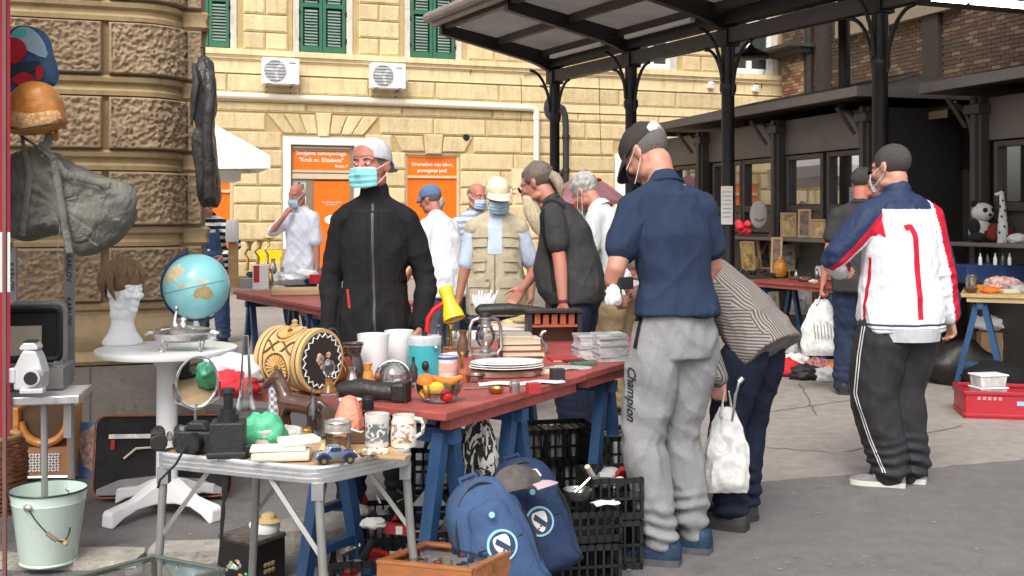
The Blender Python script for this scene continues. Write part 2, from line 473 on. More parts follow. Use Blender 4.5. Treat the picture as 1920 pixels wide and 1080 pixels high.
fbox(b, UL, UR, 3.905, 4.095, -.06, 0)
fbox(b, UL, UR, 4.515, 4.53, -.05, 0); fbox(b, UL, UR, 4.53, 4.78, -.028, 0)
for z0, z1, y in ((4.78, 4.815, -.05), (4.815, 4.86, -.085), (4.86, 4.90, -.10), (4.90, 5.02, -.14)): fbox(b, UL, UR, z0, z1, y, 0)
b.build('string_course', M_FPL, fac, smooth=False)
upper = [(UL, shut[0][0]-.3)]+[(shut[0][1]+.28, shut[1][0]-.26), (shut[1][1]+.28, shut[2][0]-.26), (shut[2][1]+.28, whitew[0][0]-.3), (whitew[0][1]+.3, whitew[1][0]-.3), (whitew[1][1]+.3, UR)]
z = 5.03
for r in range(7):
 for a, c in upper:
  n = max(1, round((c-a)/1.15)); 
  if r % 2 == 0: n *= 2
  for i in range(n): block(a+(c-a)*i/n+.015, a+(c-a)*(i+1)/n-.015, z+.015, z+.375, .05)
 z += .385
M_SUR = stone_mat('window_surround', (.60, .53, .44), (.74, .68, .58), .3, 12, .05, (.25, .2, .15))
M_GRN = mat('green_paint', (.030, .150, .082), .45, var=.12, vs=5)
M_GRN2 = mat('green_slat_paint', (.20, .28, .24), .5, var=.15, vs=5, ov=.12)
M_DARK = mat('dark_void', (.012, .011, .011), .8, var=.1)
M_IRON = mat('black_iron', (.018, .016, .016), .5, var=.2, vs=20)
M_WFRAME = mat('white_frame_paint', (.80, .79, .76), .5, var=.04)
M_PANE = NT('window_pane').m; _n = M_PANE.node_tree.nodes['Principled BSDF']; _n.inputs['Base Color'].default_value = (.05, .055, .06, 1); _n.inputs['Roughness'].default_value = .06
slat_me = None
def shutter_window(u0, u1):
 global slat_me
 b = MB()
 fbox(b, u0-.15, u0-.02, WIN_Z0-.02, WIN_Z1, -.03, .05); b.build('window_jamb', M_SUR, fac, smooth=False)
 b = MB(); fbox(b, u1+.02, u1+.15, WIN_Z0-.02, WIN_Z1, -.03, .05); b.build('window_jamb', M_SUR, fac, smooth=False)
 wd = (u1-u0)/2
 for i in range(2):
  a = u0+i*wd; b = MB(); st = .075
  fbox(b, a+.006, a+st, WIN_Z0, WIN_Z1, .0, .05); fbox(b, a+wd-st, a+wd-.006, WIN_Z0, WIN_Z1, .0, .05)
  for z0, z1 in ((WIN_Z0, WIN_Z0+.13), (WIN_Z0+.98, WIN_Z0+1.07), (WIN_Z1-.1, WIN_Z1)): fbox(b, a+st, a+wd-st, z0, z1, .003, .047)
  sh = b.build('shutter', M_GRN, fac, smooth=False, bevel=.006)
  if slat_me is None:
   q = MB(); q.box((0, 0, 0), (wd-2*st, .012, .062), rot('X', -42)); slat_me = q.mesh('slat', M_GRN2, False)
  z = WIN_Z0+.165
  while z < WIN_Z1-.12:
   if not (WIN_Z0+.95 < z < WIN_Z0+1.1):
    link('slat', slat_me, sh, (a+wd/2, .024, z))
   z += .067
  q = MB(); fbox(q, a+st, a+wd-st, WIN_Z0+.1, WIN_Z1-.05, .06, .07); q.build('shutter_back', M_DARK, sh, smooth=False)
  ex = a-.02 if i == 0 else a+wd+.02
  for hz in (WIN_Z0+.25, WIN_Z0+.85, WIN_Z0+1.5):
   q = MB(); fbox(q, ex-.05, ex+.05, hz, hz+.025, -.012, .001); q.cyl((ex, -.02, hz-.05), (ex, -.02, hz+.07), .012, n=6); q.build('hinge', M_IRON, sh, smooth=False)
for a, c in shut: shutter_window(a, c)
def white_window(u0, u1):
 b = MB()
 fbox(b, u0-.16, u0, WIN_Z0-.02, WIN_Z1, -.03, .12); b.build('window_jamb', M_SUR, fac, smooth=False)
 b = MB(); fbox(b, u1, u1+.16, WIN_Z0-.02, WIN_Z1, -.03, .12); b.build('window_jamb', M_SUR, fac, smooth=False)
 b = MB(); t = .09; m_ = (u0+u1)/2
 fbox(b, u0, u0+t, WIN_Z0, WIN_Z1, .06, .14); fbox(b, u1-t, u1, WIN_Z0, WIN_Z1, .06, .14)
 fbox(b, u0+t, u1-t, WIN_Z0, WIN_Z0+.14, .063, .14); fbox(b, m_-.07, m_+.07, WIN_Z0+.14, WIN_Z1, .063, .14); fbox(b, u0+t, u1-t, WIN_Z0+1.3, WIN_Z0+1.38, .066, .14)
 f = b.build('window', M_WFRAME, fac, smooth=False, bevel=.01)
 for a, c in ((u0+t, m_-.07), (m_+.07, u1-t)):
  q = MB(); fbox(q, a, c, WIN_Z0+.14, WIN_Z1, .12, .125); q.build('pane', M_PANE, f, smooth=False)
for a, c in whitew: white_window(a, c)
M_ORG = mat('orange_film', (.92, .17, .012), .35, var=.06, vs=1.2)
M_BRZ = mat('bronze_profile', (.30, .225, .145), .4, metal=.3, var=.1)
M_BRZL = mat('pale_bronze_profile', (.62, .50, .33), .4, var=.06)
M_PRINT = mat('white_print', (.85, .80, .72), .5, var=.03)
M_WHITE = mat('white_plaster', (.80, .78, .75), .7, var=.05)
u0, u1, z0, z1 = door
b = MB(); fbox(b, u0, u0+.17, 0, z1, -.055, .2); fbox(b, u1-.20, u1, 0, z1, -.055, .2); fbox(b, u0+.17, u1-.20, z1-.17, z1, -.055, .2)
b.build('door_surround', M_WHITE, fac, smooth=False, bevel=.01)
iu0, iu1, iz1 = u0+.17, u1-.20, z1-.17
b = MB(); fbox(b, iu0, iu0+.06, 0, iz1, .05, .14); fbox(b, iu1-.10, iu1, 0, iz1, .05, .14); fbox(b, iu0+.06, iu1-.10, iz1-.13, iz1, .05, .14)
fbox(b, iu0+.35, iu0+.52, 0, 2.24, .06, .14); fbox(b, iu0+.06, iu1-.1, 2.24, 2.46, .04, .14)
dr = b.build('door', M_BRZ, fac, smooth=False, bevel=.008)
b = MB(); fbox(b, iu0+.04, iu1-.08, 2.40, 2.445, .02, .05); fbox(b, iu0+.04, iu1-.08, 2.26, 2.37, .025, .05); fbox(b, iu0+.05, iu1-.09, 2.93, 2.965, .03, .06)
b.build('door_rail', M_BRZL, dr, smooth=False)
b = MB(); fbox(b, iu0+.06, iu1-.1, 2.46, 2.93, .075, .085); b.build('sign_panel', M_ORG, dr, smooth=False)
b = MB(); fbox(b, iu0+.52, iu1-.1, .3, 2.22, .075, .085); b.build('door_leaf', M_ORG, dr, smooth=False)
b = MB(); fbox(b, iu0+.06, iu0+.35, .3, 2.24, .10, .105); b.build('pane', mat('frosted_pane', (.62, .65, .62), .25, var=.06), dr, smooth=False)
FR = lambda u, z, y=.07: Matrix.Translation((u, y, z)) @ Matrix.Rotation(rad(90), 4, 'X')
um = (iu0+iu1)/2-.02
text_mesh('Socijalna samoposluga', .125, M_PRINT, dr, FR(um, 2.825), bold=.002)
text_mesh('"Kruh sv. Elizabete"', .125, M_PRINT, dr, FR(um, 2.675), bold=.002)
text_mesh('Brajda 7', .085, M_PRINT, dr, FR(iu1-.28, 2.545), bold=.001)
text_mesh('Pomozite nam dijeliti\ni pomagati s.v.', .05, M_PRINT, dr, FR((iu0+.52+iu1-.1)/2, 1.72))
def bird_emblem(u, z, r, parent):
 b = MB(); m = FR(u, z, .071)
 pts = [(math.cos(t)*r, math.sin(t)*r*.62) for t in np.linspace(.5, 5.6, 14)]; pts += [(r*1.25, -r*.1), (r*.3, 0)]
 b.prism(pts, .002, m); b.build('emblem', M_PRINT, parent, smooth=False)
bird_emblem((iu0+iu1)/2+.22, 1.36, .17, dr)
q = MB(); cu_, cz2 = iu0+.2, 2.06      # dark crucifix shape on the frosted pane
fbox(q, cu_-.014, cu_+.014, cz2-.28, cz2+.12, .085, .1); fbox(q, cu_-.11, cu_+.11, cz2+.05, cz2+.075, .085, .1); q.ell((cu_, .09, cz2+.09), (.03, .02, .035)); q.tube([(cu_-.1, .09, cz2+.06), (cu_, .08, cz2-.0), (cu_+.1, .09, cz2+.06)], .014)
q.build('crucifix', M_IRON, dr)
def orange_window(o, lines, zsplit):
 u0, u1, z0, z1 = o
 b = MB(); fbox(b, u0, u0+.045, z0, z1, .03, .2); fbox(b, u1-.06, u1, z0, z1, .03, .2); fbox(b, u0+.045, u1-.06, z1-.04, z1, .033, .2); fbox(b, u0+.045, u1-.06, zsplit-.06, zsplit, .02, .2)
 f = b.build('window', M_BRZL, fac, smooth=False, bevel=.006)
 q = MB(); fbox(q, u0+.045, u1-.06, zsplit, z1-.04, .06, .07); q.build('sign_panel', M_ORG, f, smooth=False)
 q = MB(); fbox(q, u0+.045, u1-.06, z0, zsplit-.06, .063, .07); q.build('pane', M_ORG, f, smooth=False)
 for t, s_, zz in lines: text_mesh(t, s_, M_PRINT, f, FR((u0+u1)/2, zz, .056), bold=.002)
 return f
f1 = orange_window(ow1, [('Siromaštvo nije izbor,', .112, 2.62), ('pomaganje jest!', .112, 2.48)], 2.36)
bird_emblem(wuc+.25, 1.75, .2, f1)
orange_window(ow0, [], 2.0)
u0, u1, z0, z1 = base_w
b = MB(); fbox(b, u0, u0+.05, z0, z1, .05, .2); fbox(b, u1-.05, u1, z0, z1, .05, .2); fbox(b, u0+.05, u1-.05, z1-.05, z1, .053, .2)
f = b.build('window', mat('grey_wood', (.38, .34, .28), .8, var=.15), fac, smooth=False)
q = MB(); fbox(q, u0+.05, u1-.05, z0, z1-.05, .12, .125); q.build('pane', M_PANE, f, smooth=False)
b = MB(); fbox(b, FU(960), FU(1070), 1.2, 2.06, -.02, 0); fbox(b, FU(960), FU(1070), 1.98, 2.06, -.06, -.02); b.build('wall_panel', M_FPL, fac, smooth=False)
b = MB(); fbox(b, FU(958), FU(1011), 2.08, 2.55, -.055, -.001); b.build('pipe_plate', M_FPL, fac, smooth=False)
u0, u1, z0, z1 = door2
b = MB(); fbox(b, u0, u0+.3, 0, z1, -.06, .2); fbox(b, u1-.3, u1, 0, z1, -.06, .2); fbox(b, u0+.3, u1-.3, z1-.12, z1, -.06, .2); b.build('door_surround', M_WHITE, fac, smooth=False)
b = MB(); fbox(b, u0+.3, u1-.3, 0, z1-.12, .1, .14); b.build('door', M_DARK, fac, smooth=False)
M_PIPE = mat('cream_pipe', (.80, .74, .62), .5, var=.06, vs=2)
ue = FU(1000)
b = MB(); b.tube([(UL, -.13, 4.07), (ue-.1, -.13, 3.97), (ue-.02, -.13, 3.95), (ue+.02, -.13, 3.90), (ue+.03, -.13, 3.80), (ue+.03, -.13, 2.45), (ue+.0, -.12, 2.36), (ue-.1, -.06, 2.28)], .075, 12)
for uu in (-3.2, -.6, 2.0, 4.2): zc_ = 4.07-.1*(uu-UL)/(ue-.1-UL); b.tube([(uu-.02, -.13, zc_), (uu+.02, -.13, zc_)], .088, 12)
b.tube([(ue+.03, -.13, 3.82), (ue+.03, -.13, 3.7)], .09, 12)
pp = b.build('drain_pipe', M_PIPE, fac)
b = MB(); b.mi = 0
def cable(pts, r=.012): b = MB(); b.tube([(FU(x), -.07, FZ(x, y)) for x, y in pts], r, 5); b.build('cable', M_IRON, fac)
cable([(528, 97), (531, 110), (527, 122)]); cable([(530, 100), (536, 96), (540, 100)]); cable([(880, 112), (884, 122), (880, 138)]); cable([(980, 143), (998, 138), (1010, 142)], .008); cable([(975, 146), (976, 205), (974, 230)], .006)
cable([(1121, 145), (1123, 240), (1125, 290)], .006); cable([(1425, 165), (1426, 150), (1432, 130)], .012)
b = MB(); b.cyl((FU(873), -.06, FZ(873, 258)), (FU(873), -.045, FZ(873, 258)), .08, n=10); b.build('wall_hole', M_DARK, fac)
b = MB(); ud = FU(1058)
b.tube([(FU(1044), -.1, FZ(1044, 200)), (FU(1052), -.1, FZ(1052, 204)), (ud-.02, -.1, FZ(1058, 218)), (ud, -.1, FZ(1058, 240)), (ud, -.1, 0)], .075, 10)
for zz in (3.3, 2.5, 1.6): b.cyl((ud, -.1, zz), (ud, -.1, zz+.06), .10, n=10)
tag(b.build('down_pipe', mat('black_pipe', (.035, .03, .032), .5, var=.1), None, (FX0, FY0, 0), A_F), 'black rain downpipe with collars on the yellow wall behind the canopy post', 'pipe')
M_ACW = mat('ac_white', (.80, .80, .80), .45, var=.03); M_ACG = mat('ac_grille', (.42, .42, .43), .5, var=.08); M_ACD = mat('ac_dark', (.16, .16, .17), .5)
def aircon(px0, px1, zb, label):
 u0, u1 = FU(px0), FU(px1); t = thing('air_conditioner', label, 'air conditioner', (FX0+math.cos(A_F)*(u0+u1)/2, FY0+math.sin(A_F)*(u0+u1)/2, zb), A_F, 'air conditioner units on the yellow wall')
 wd, ht = .78, .56
 b = MB(); b.box((0, -.30, ht/2), (wd, .30, ht)); b.build('casing', M_ACW, t, bevel=.02, smooth=False)
 b = MB(); b.tube([(-.13, -.452, ht/2), (-.13, -.462, ht/2)], .235, 28); b.build('fan_guard', M_ACG, t)
 b = MB()
 for i in range(7):
  zz = -.2+.067*i; h_ = math.sqrt(max(.0, .225**2-zz**2)); b.box((-.13, -.468, ht/2+zz), (2*h_, .008, .012))
 b.build('guard_bars', M_ACD, t, smooth=False)
 b = MB()
 for k in range(3):
  a = k*2.09+.8; b.box((-.13+math.cos(a)*.1, -.4645, ht/2+math.sin(a)*.1), (.2, .003, .07), Matrix.Rotation(-a, 4, 'Y'))
 b.build('fan', mat('fan_plastic', (.62, .62, .62), .5), t, smooth=False)
 b = MB(); b.box((.24, -.4515, ht-.1), (.14, .003, .025)); b.build('badge', M_ACD, t, smooth=False)
 b = MB()
 for sx in (-.26, .26): b.box((sx, -.26, -.03), (.04, .5, .035)); b.box((sx, -.015, -.12), (.04, .03, .2)); b.box((sx, -.44, .002), (.08, .05, .028))
 b.build('bracket', M_ACD, t, smooth=False)
 return t
aircon(488, 555, 4.26, 'white air conditioner left of the door arch, nearer the corner building')
a2 = aircon(688, 752, 4.26, 'white air conditioner with a small pipe cover, above the orange poster')
b = MB(); b.box((.43, -.25, .3), (.08, .2, .22)); b.build('pipe_cover', M_ACW, a2, bevel=.02, smooth=False)
for px, py, lab in ((1329, 160, 'small white flood lamp on the yellow wall, left one'), (1413, 166, 'small pale junction box with a cable on the yellow wall')):
 t = thing('wall_fitting', lab, 'wall fitting', (FX0+math.cos(A_F)*FU(px), FY0+math.sin(A_F)*FU(px), FZ(px, py)), A_F)
 b = MB(); b.box((0, -.10, 0), (.16, .14, .16), rot('X', 20), (.7, .7)); b.build('housing', M_ACW, t, bevel=.015, smooth=False)
 b = MB(); b.tube([(0, -.06, .1), (.1, -.06, .15), (.14, -.05, .3)], .012, 6); b.build('cable', M_IRON, t)
# ================================================ CORNER BUILDING (left, near)
S_L = 280.0; A_L = rad(18)
cb0 = W(335, YH, S_L)                     # right end of the big corner stones
corner = thing('corner_building', 'weathered corner building of huge rough hewn stone blocks on the left', 'building', (cb0.x, cb0.y, 0), A_L)
def LU(px):
 k = (px-960)/F_PX; return (k*cb0.y-cb0.x)/(math.cos(A_L)-k*math.sin(A_L))
M_BIG = stone_mat('ochre_stone', (.38, .27, .165), (.52, .395, .26), .8, 46, .08, (.12, .078, .045), .55)
M_BIGS = stone_mat('ochre_moulding', (.33, .235, .125), (.43, .32, .185), .15, 10, 0, (.13, .085, .045))
M_PLN = stone_mat('grey_plinth', (.19, .165, .14), (.27, .24, .205), .3, 16, 0, (.09, .08, .07))
zj = [.80, 1.30, 1.80, 2.29, 2.78, 3.27, 3.76]
def round_path(u0, u1, r):
 """plan line along the wall, turning back round a radius at the right end; returns points, normals"""
 L = u1-u0-r; tot = L+r*math.pi/2
 def at(t):
  d = t*tot
  if d < L: return (u0+d, 0.0), (0, -1)
  a = (d-L)/r; return (u0+L+r*math.sin(a), r-r*math.cos(a)), (math.sin(a), -math.cos(a))
 return at, tot
def rough_block(at, tot, z0, z1, proj, seed, nu, nv, amp=.019, margin=.022, name='stone_block'):
 b = MB(); H = z1-z0
 def fn(u, v):
  (x, y), (nx, ny) = at(u)
  z = z0+H*v; du = min(u, 1-u)*tot; dv = min(v, 1-v)*H; e = min(du, dv)
  if e < .001: h = 0
  elif e < margin: h = proj*(.75+.25*math.sin(min(1, e/margin)*math.pi/2))
  else:
   q = V((u*tot+seed*3.1, seed, z))
   n1 = noise.noise(q*58); n2 = noise.noise(q*27+V((9, 1, 2)))
   h = proj-.008+(n1*1.1+n2*.7)*amp*1.05
  return V((x+nx*h, y+ny*h, z))
 b.grid(fn, nu, nv)
 return b.build(name, M_BIG, corner, ang=180)
at_strip = lambda u0, u1, y: ((lambda t: ((u0+(u1-u0)*t, y), (0, -1))), u1-u0)
uj = LU(198)                               # vertical joint
r_c = .26
i = 0
for z0, z1 in zip(zj, zj[1:]):
 za, zb = z0+.075, z1-.065
 at, tot = at_strip(uj-.92-.03, uj-.018, 0); rough_block(at, tot, za, zb, .075, i+.3, 100, 40)
 at, tot = at_strip(uj-1.9, uj-.99, 0); rough_block(at, tot, za, zb, .075, i+4.3, 50, 20)
 at, tot = round_path(uj+.018, 0, r_c); rough_block(at, tot, za, zb, .075, i+9.7, 92, 40)
 at, tot = at_strip(.055, .16, .20); rough_block(at, tot, za, zb, .05, i+17.7, 14, 40, .014)
 i += 1
def path_pts(off):
 at, tot = round_path(-2.2, 0, r_c); pts = []
 for t in np.linspace(0, 1, 30):
  (x, y), (nx, ny) = at(t); pts.append((x+nx*off, y+ny*off))
 return pts
def sweep(b, prof, pts_fn):
 """profile [(offset, z)] swept along the plan line"""
 rows = [[(x, y, z) for x, y in pts_fn(o)] for o, z in prof]
 vs = [p for r in rows for p in r]; n = len(rows[0]); fs = []
 for j in range(len(rows)-1):
  for i in range(n-1): a = j*n+i; fs.append((a, a+1, a+1+n, a+n))
 b.add(vs, fs)
b = MB(); sweep(b, [(0, 0), (0, 7)], path_pts)
b.box((.03, .45, 3.5), (.18, .5, 7)); b.box((.01, .6, 3.5), (.36, .5, 7.001)); b.box((-1.1, .6, 3.5), (2.2, .66, 6.99))
b.build('wall', M_BIGS, corner)
for z in zj[:-1]:
 b = MB()
 sweep(b, [(.0, z-.064), (.035, z-.058), (.040, z-.03), (.018, z-.012), (.018, z+.012), (.045, z+.03), (.05, z+.055), (.03, z+.074), (0, z+.076)], path_pts)
 sweep(b, [(0, z-.062), (.02, z-.04), (.012, z), (.03, z+.05), (0, z+.072)], lambda o: [(.05-o, .2-o), (.17+o, .2-o), (.19+o, .22), (.19+o, .8)])
 b.build('joint_moulding', M_BIGS, corner)
b = MB()
sweep(b, [(0, .47), (.10, .475), (.12, .50), (.10, .53), (.06, .56), (.09, .62), (.085, .70), (.05, .74), (.03, .795), (0, .80)], path_pts)
b.build('base_moulding', M_BIGS, corner)
xj = [-2.0, -1.2, -.72, -.2]
b = MB(); sweep(b, [(.105, .0), (.105, .465), (0, .468)], path_pts); b.build('plinth', M_PLN, corner)
b = MB()
for x in (-1.55, -1.02, -.55): b.box((x, -.104, .23), (.012, .008, .46))
b.build('plinth_joints', M_TAR, corner, smooth=False)
# ================================================ BRICK HALL (right, behind kiosks)
kd = V((math.sin(rad(17.4)), -math.cos(rad(17.4)), 0))       # along the row, towards the camera
kn = V((math.cos(rad(17.4)), math.sin(rad(17.4)), 0))        # into the kiosks
ROW_ROT = math.atan2(kd.y, kd.x)                             # local x along kd, local y = kn
bc = W(1481, YH, 73.6); bc.z = 0
hall = thing('brick_hall', 'dark brick hall rising behind the kiosks on the right', 'building', bc, ROW_ROT)
def UB(px, P0, off=0):
 """distance along kd from P0 so that the point shows at column px"""
 P = P0+kn*off; k = (px-960)/F_PX
 return (k*P.y-P.x)/(kd.x-k*kd.y)
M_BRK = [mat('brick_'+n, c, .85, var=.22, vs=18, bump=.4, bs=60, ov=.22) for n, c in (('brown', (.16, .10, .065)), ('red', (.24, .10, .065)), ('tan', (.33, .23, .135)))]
M_BRD = [mat('shaded_brick_'+n, c, .9, var=.3, vs=18, bump=.4, bs=60) for n, c in (('brown', (.075, .05, .036)), ('red', (.11, .055, .038)), ('tan', (.15, .105, .068)))]  # darker copies of the brick colours, the hall wall's shade painted in
M_MORT = mat('mortar', (.075, .06, .048), .9, var=.15, vs=12)
LB = 17
b = MB(); b.box((LB/2, .5, 5), (LB, 1.0, 10)); b.build('wall', M_MORT, hall, smooth=False)
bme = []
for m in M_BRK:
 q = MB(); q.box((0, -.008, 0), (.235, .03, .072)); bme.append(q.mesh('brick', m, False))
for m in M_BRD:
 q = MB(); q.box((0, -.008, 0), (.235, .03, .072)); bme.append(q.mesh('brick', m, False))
u1b = UB(1512, bc, -.12); u2b = UB(1518, bc); u3b = UB(1546, bc); u4b = UB(1560, bc)
q = MB(); q.box((u1b/2, -.10, 5), (u1b, .2, 10)); q.build('pilaster', M_MORT, hall, smooth=False)
q = MB(); q.box(((u3b+u4b)/2, -.12, 5), (u4b-u3b, .24, 10)); q.cyl((u1b+.1, -.1, 0), (u1b+.1, -.1, 10), .09); q.build('pilaster', mat('dark_brick_pier', (.035, .028, .024), .8, var=.2), hall, smooth=False)
uq = UB(1738, bc); q = MB(); q.box((uq+.25, -.06, 5), (.5, .12, 10)); q.build('pilaster', MATS['dark_brick_pier'], hall, smooth=False)
cnt = 0; zlo = 3.2
stuffb = [MB(), MB(), MB()]
z = zlo; row = 0
while z < 6.6:
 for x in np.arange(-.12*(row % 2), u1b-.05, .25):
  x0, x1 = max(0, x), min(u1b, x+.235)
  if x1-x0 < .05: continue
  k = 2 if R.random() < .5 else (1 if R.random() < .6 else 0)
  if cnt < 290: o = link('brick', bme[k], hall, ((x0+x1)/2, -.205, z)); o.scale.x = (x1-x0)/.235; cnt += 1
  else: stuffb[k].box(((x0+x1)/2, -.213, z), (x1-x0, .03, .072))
 x = u2b-.12*(row % 2)
 while x < LB:
  x0, x1 = max(u2b, x), x+.235
  inpier = (u3b < (x0+x1)/2 < u4b) or (uq < (x0+x1)/2 < uq+.5)
  if not inpier and x1-x0 > .05:
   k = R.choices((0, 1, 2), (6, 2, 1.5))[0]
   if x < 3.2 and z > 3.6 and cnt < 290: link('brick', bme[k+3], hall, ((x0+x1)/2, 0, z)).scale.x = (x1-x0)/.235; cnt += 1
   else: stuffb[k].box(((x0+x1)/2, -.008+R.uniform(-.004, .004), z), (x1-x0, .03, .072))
  x += .25
 z += .084; row += 1
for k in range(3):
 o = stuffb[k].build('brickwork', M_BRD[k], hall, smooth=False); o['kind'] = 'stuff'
zl = CH+(YH-88)/76.
q = MB(); q.box((.5, -.45, zl), (1.6, .7, .09)); q.box((.5, -.3, zl-.1), (1.4, .3, .12)); q.build('ledge', mat('dark_ledge', (.05, .043, .038), .7), hall, smooth=False)
zl2 = 6.1; q = MB(); q.box((4.4, -.10, zl2), (4.2, .2, 1.0)); q.build('plaster_band', mat('pale_band', (.24, .19, .14), .85, var=.15), hall, smooth=False)
# ================================================ KIOSKS
K0 = W(1450, YH, 150); K0.z = 0
M_KFR = mat('kiosk_frame', (.052, .046, .043), .42, var=.12, vs=6)
M_KPN = mat('kiosk_panel', (.15, .128, .112), .5, var=.08, vs=2)
M_KRF = mat('kiosk_roof', (.085, .063, .05), .55, var=.22, vs=3, bump=.2, bs=14)
M_TAN = mat('tan_awning', (.36, .26, .15), .75, var=.15, vs=3)
M_KGL = NT('kiosk_glass').m
_n = M_KGL.node_tree.nodes['Principled BSDF']; _n.inputs['Base Color'].default_value = (.03, .028, .026, 1); _n.inputs['Roughness'].default_value = .03; _n.inputs['Specular IOR Level'].default_value = 1.0; _n.inputs['IOR'].default_value = 2.4
M_KGL2 = mat('kiosk_dull_glass', (.07, .066, .06), .28, var=.2, vs=1.5)
EAVE, POSTH = 2.74, 2.62
def KU(px, off=0): return UB(px, K0, off)
def kiosk(label, u0, u1, posts, panes, hip=True):
 """u measured from K0; built in a local frame whose x runs to the camera, y into the kiosk"""
 o0 = K0+kd*u0
 t = thing('market_kiosk', label, 'kiosk', o0, ROW_ROT); L = u1-u0; dp = 2.4
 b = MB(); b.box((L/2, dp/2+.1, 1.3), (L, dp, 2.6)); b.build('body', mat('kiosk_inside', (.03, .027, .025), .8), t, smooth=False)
 b = MB(); b.box((L/2, .04, 2.40), (L, .05, .42)); b.build('fascia_panel', M_KPN, t, smooth=False)
 b = MB(); b.box((L/2, .05, .58), (L, .06, 1.16)); b.build('counter_front', M_KFR, t, smooth=False)
 b = MB(); b.box((L/2, -.16, 1.165), (L-.05, .42, .04)); b.build('shelf', M_KPN, t, smooth=False, bevel=.008)
 ov = .42; rh = .36; y0, y1 = -ov, dp+.3; ym = (y0+y1)/2
 b = MB()
 vs = [(-.25, y0, EAVE), (L+.2, y0, EAVE), (L+.2, y1, EAVE), (-.25, y1, EAVE), (.9, ym, EAVE+rh), (L-.9, ym, EAVE+rh)]
 b.add(vs, [(0, 1, 5, 4), (1, 2, 5), (2, 3, 4, 5), (3, 0, 4), (3, 2, 1, 0)])
 for a, c in ((0, 4), (1, 5), (4, 5)): b.tube([vs[a], vs[c]], .035, 6)
 b.build('roof', M_KRF, t, smooth=False)
 b = MB(); b.box((L/2, y0-.02, EAVE-.01), (L+.5, .06, .10)); b.box((-.26, ym, EAVE-.01), (.05, y1-y0, .1)); b.box((L+.21, ym, EAVE-.01), (.05, y1-y0, .1)); b.build('eave_gutter', mat('kiosk_gutter', (.20, .18, .165), .5, var=.1), t, smooth=False)
 for p in posts:
  b = MB(); x = p-u0; b.box((x, -.03, POSTH/2), (.16, .12, POSTH)); b.box((x, -.1, POSTH/2), (.07, .05, POSTH)); b.box((x, -.05, POSTH-.12), (.22, .18, .1))
  po = b.build('post', M_KFR, t, smooth=False, bevel=.01)
  for sg in (-1,):
   q = MB(); arc = [(x+sg*(.42-.34*math.sin(a)), -.05, POSTH-.02-.42*(1-math.cos(a))) for a in np.linspace(0, math.pi/2, 9)]
   q.tube(arc, .028, 6); q.tube([(x, -.2, POSTH-.3), (x, -.42, POSTH-.02)], .022, 6); q.build('bracket', M_KFR, po)
 for a, c, low in panes:
  x0, x1 = a-u0, c-u0; zt, zm, zb = 2.17, 1.53, 1.19
  b = MB(); f_ = .055
  b.box(((x0+x1)/2, .02, zt-f_/2), (x1-x0, .07, f_)); b.box(((x0+x1)/2, .02, zm), (x1-x0, .07, .085)); b.box(((x0+x1)/2, .02, zb), (x1-x0, .072, .05))
  b.box((x0+f_/2, .018, (zt+zb)/2), (f_, .075, zt-zb)); b.box((x1-f_/2, .018, (zt+zb)/2), (f_, .075, zt-zb))
  fr = b.build('window_frame', M_KFR, t, smooth=False, bevel=.006)
  q = MB(); q.box(((x0+x1)/2, .045, (zt+zm)/2), (x1-x0-.1, .01, zt-zm-.1)); q.build('pane', M_KGL, fr, smooth=False)
  q = MB(); q.box(((x0+x1)/2, .05, (zm+zb)/2), (x1-x0-.1, .01, zm-zb-.08)); q.build('pane', M_KGL2, fr, smooth=False)
 return t
P_ = [KU(1322), KU(1464), KU(1632)]
panes = []
for a, c in ((1266, 1308), (1338, 1392), (1394, 1452), (1476, 1545), (1552, 1624)): panes.append((KU(a), KU(c), 0))
kiosk('dark kiosk with reflecting windows in the row beyond the canopy posts', KU(1240), KU(1652), P_, panes)
u_a, u_b = KU(1826, .5), KU(1826, .5)+3.6
K0_ = K0; K0 = K0+kn*.5
kiosk('nearest dark kiosk at the right edge of the photo behind the panda shelf', u_a, u_b, [u_a+.12, u_a+2.2], [(u_a+.3, u_a+1.15, 0), (u_a+1.2, u_a+2.05, 0)])
K0 = K0_
o0 = K0+kd*KU(1580, 1.1)+kn*1.1; L = KU(1850, 1.1)-KU(1580, 1.1)
t = thing('market_kiosk', 'recessed kiosk with tan awning and black band between two dark kiosks', 'kiosk', o0, ROW_ROT)
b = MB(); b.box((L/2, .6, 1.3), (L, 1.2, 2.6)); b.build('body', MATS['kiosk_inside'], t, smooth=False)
b = MB(); b.add([(-.1, -.5, 2.56), (L, -.5, 2.56), (L-.9, 1.3, 3.15), (.7, 1.3, 3.15), (-.1, -.5, 2.48), (L, -.5, 2.48)], [(0, 1, 2, 3), (4, 5, 1, 0), (5, 4, 3, 2)])
b.build('awning', M_TAN, t, smooth=False)
b = MB(); b.box((L/2, -.06, 2.22), (L, .1, .52)); b.build('fascia_panel', mat('black_band', (.012, .011, .011), .5), t, smooth=False)
for i in range(4):
 x = L*(i+.5)/4
 b = MB(); b.box((x, -.03, 1.6), (L/4-.05, .04, 1.0)); fr = b.build('window_frame', M_KFR, t, smooth=False)
 q = MB(); q.box((x, -.056, 1.62), (L/4-.2, .01, .86)); q.build('pane', M_KGL2, fr, smooth=False)
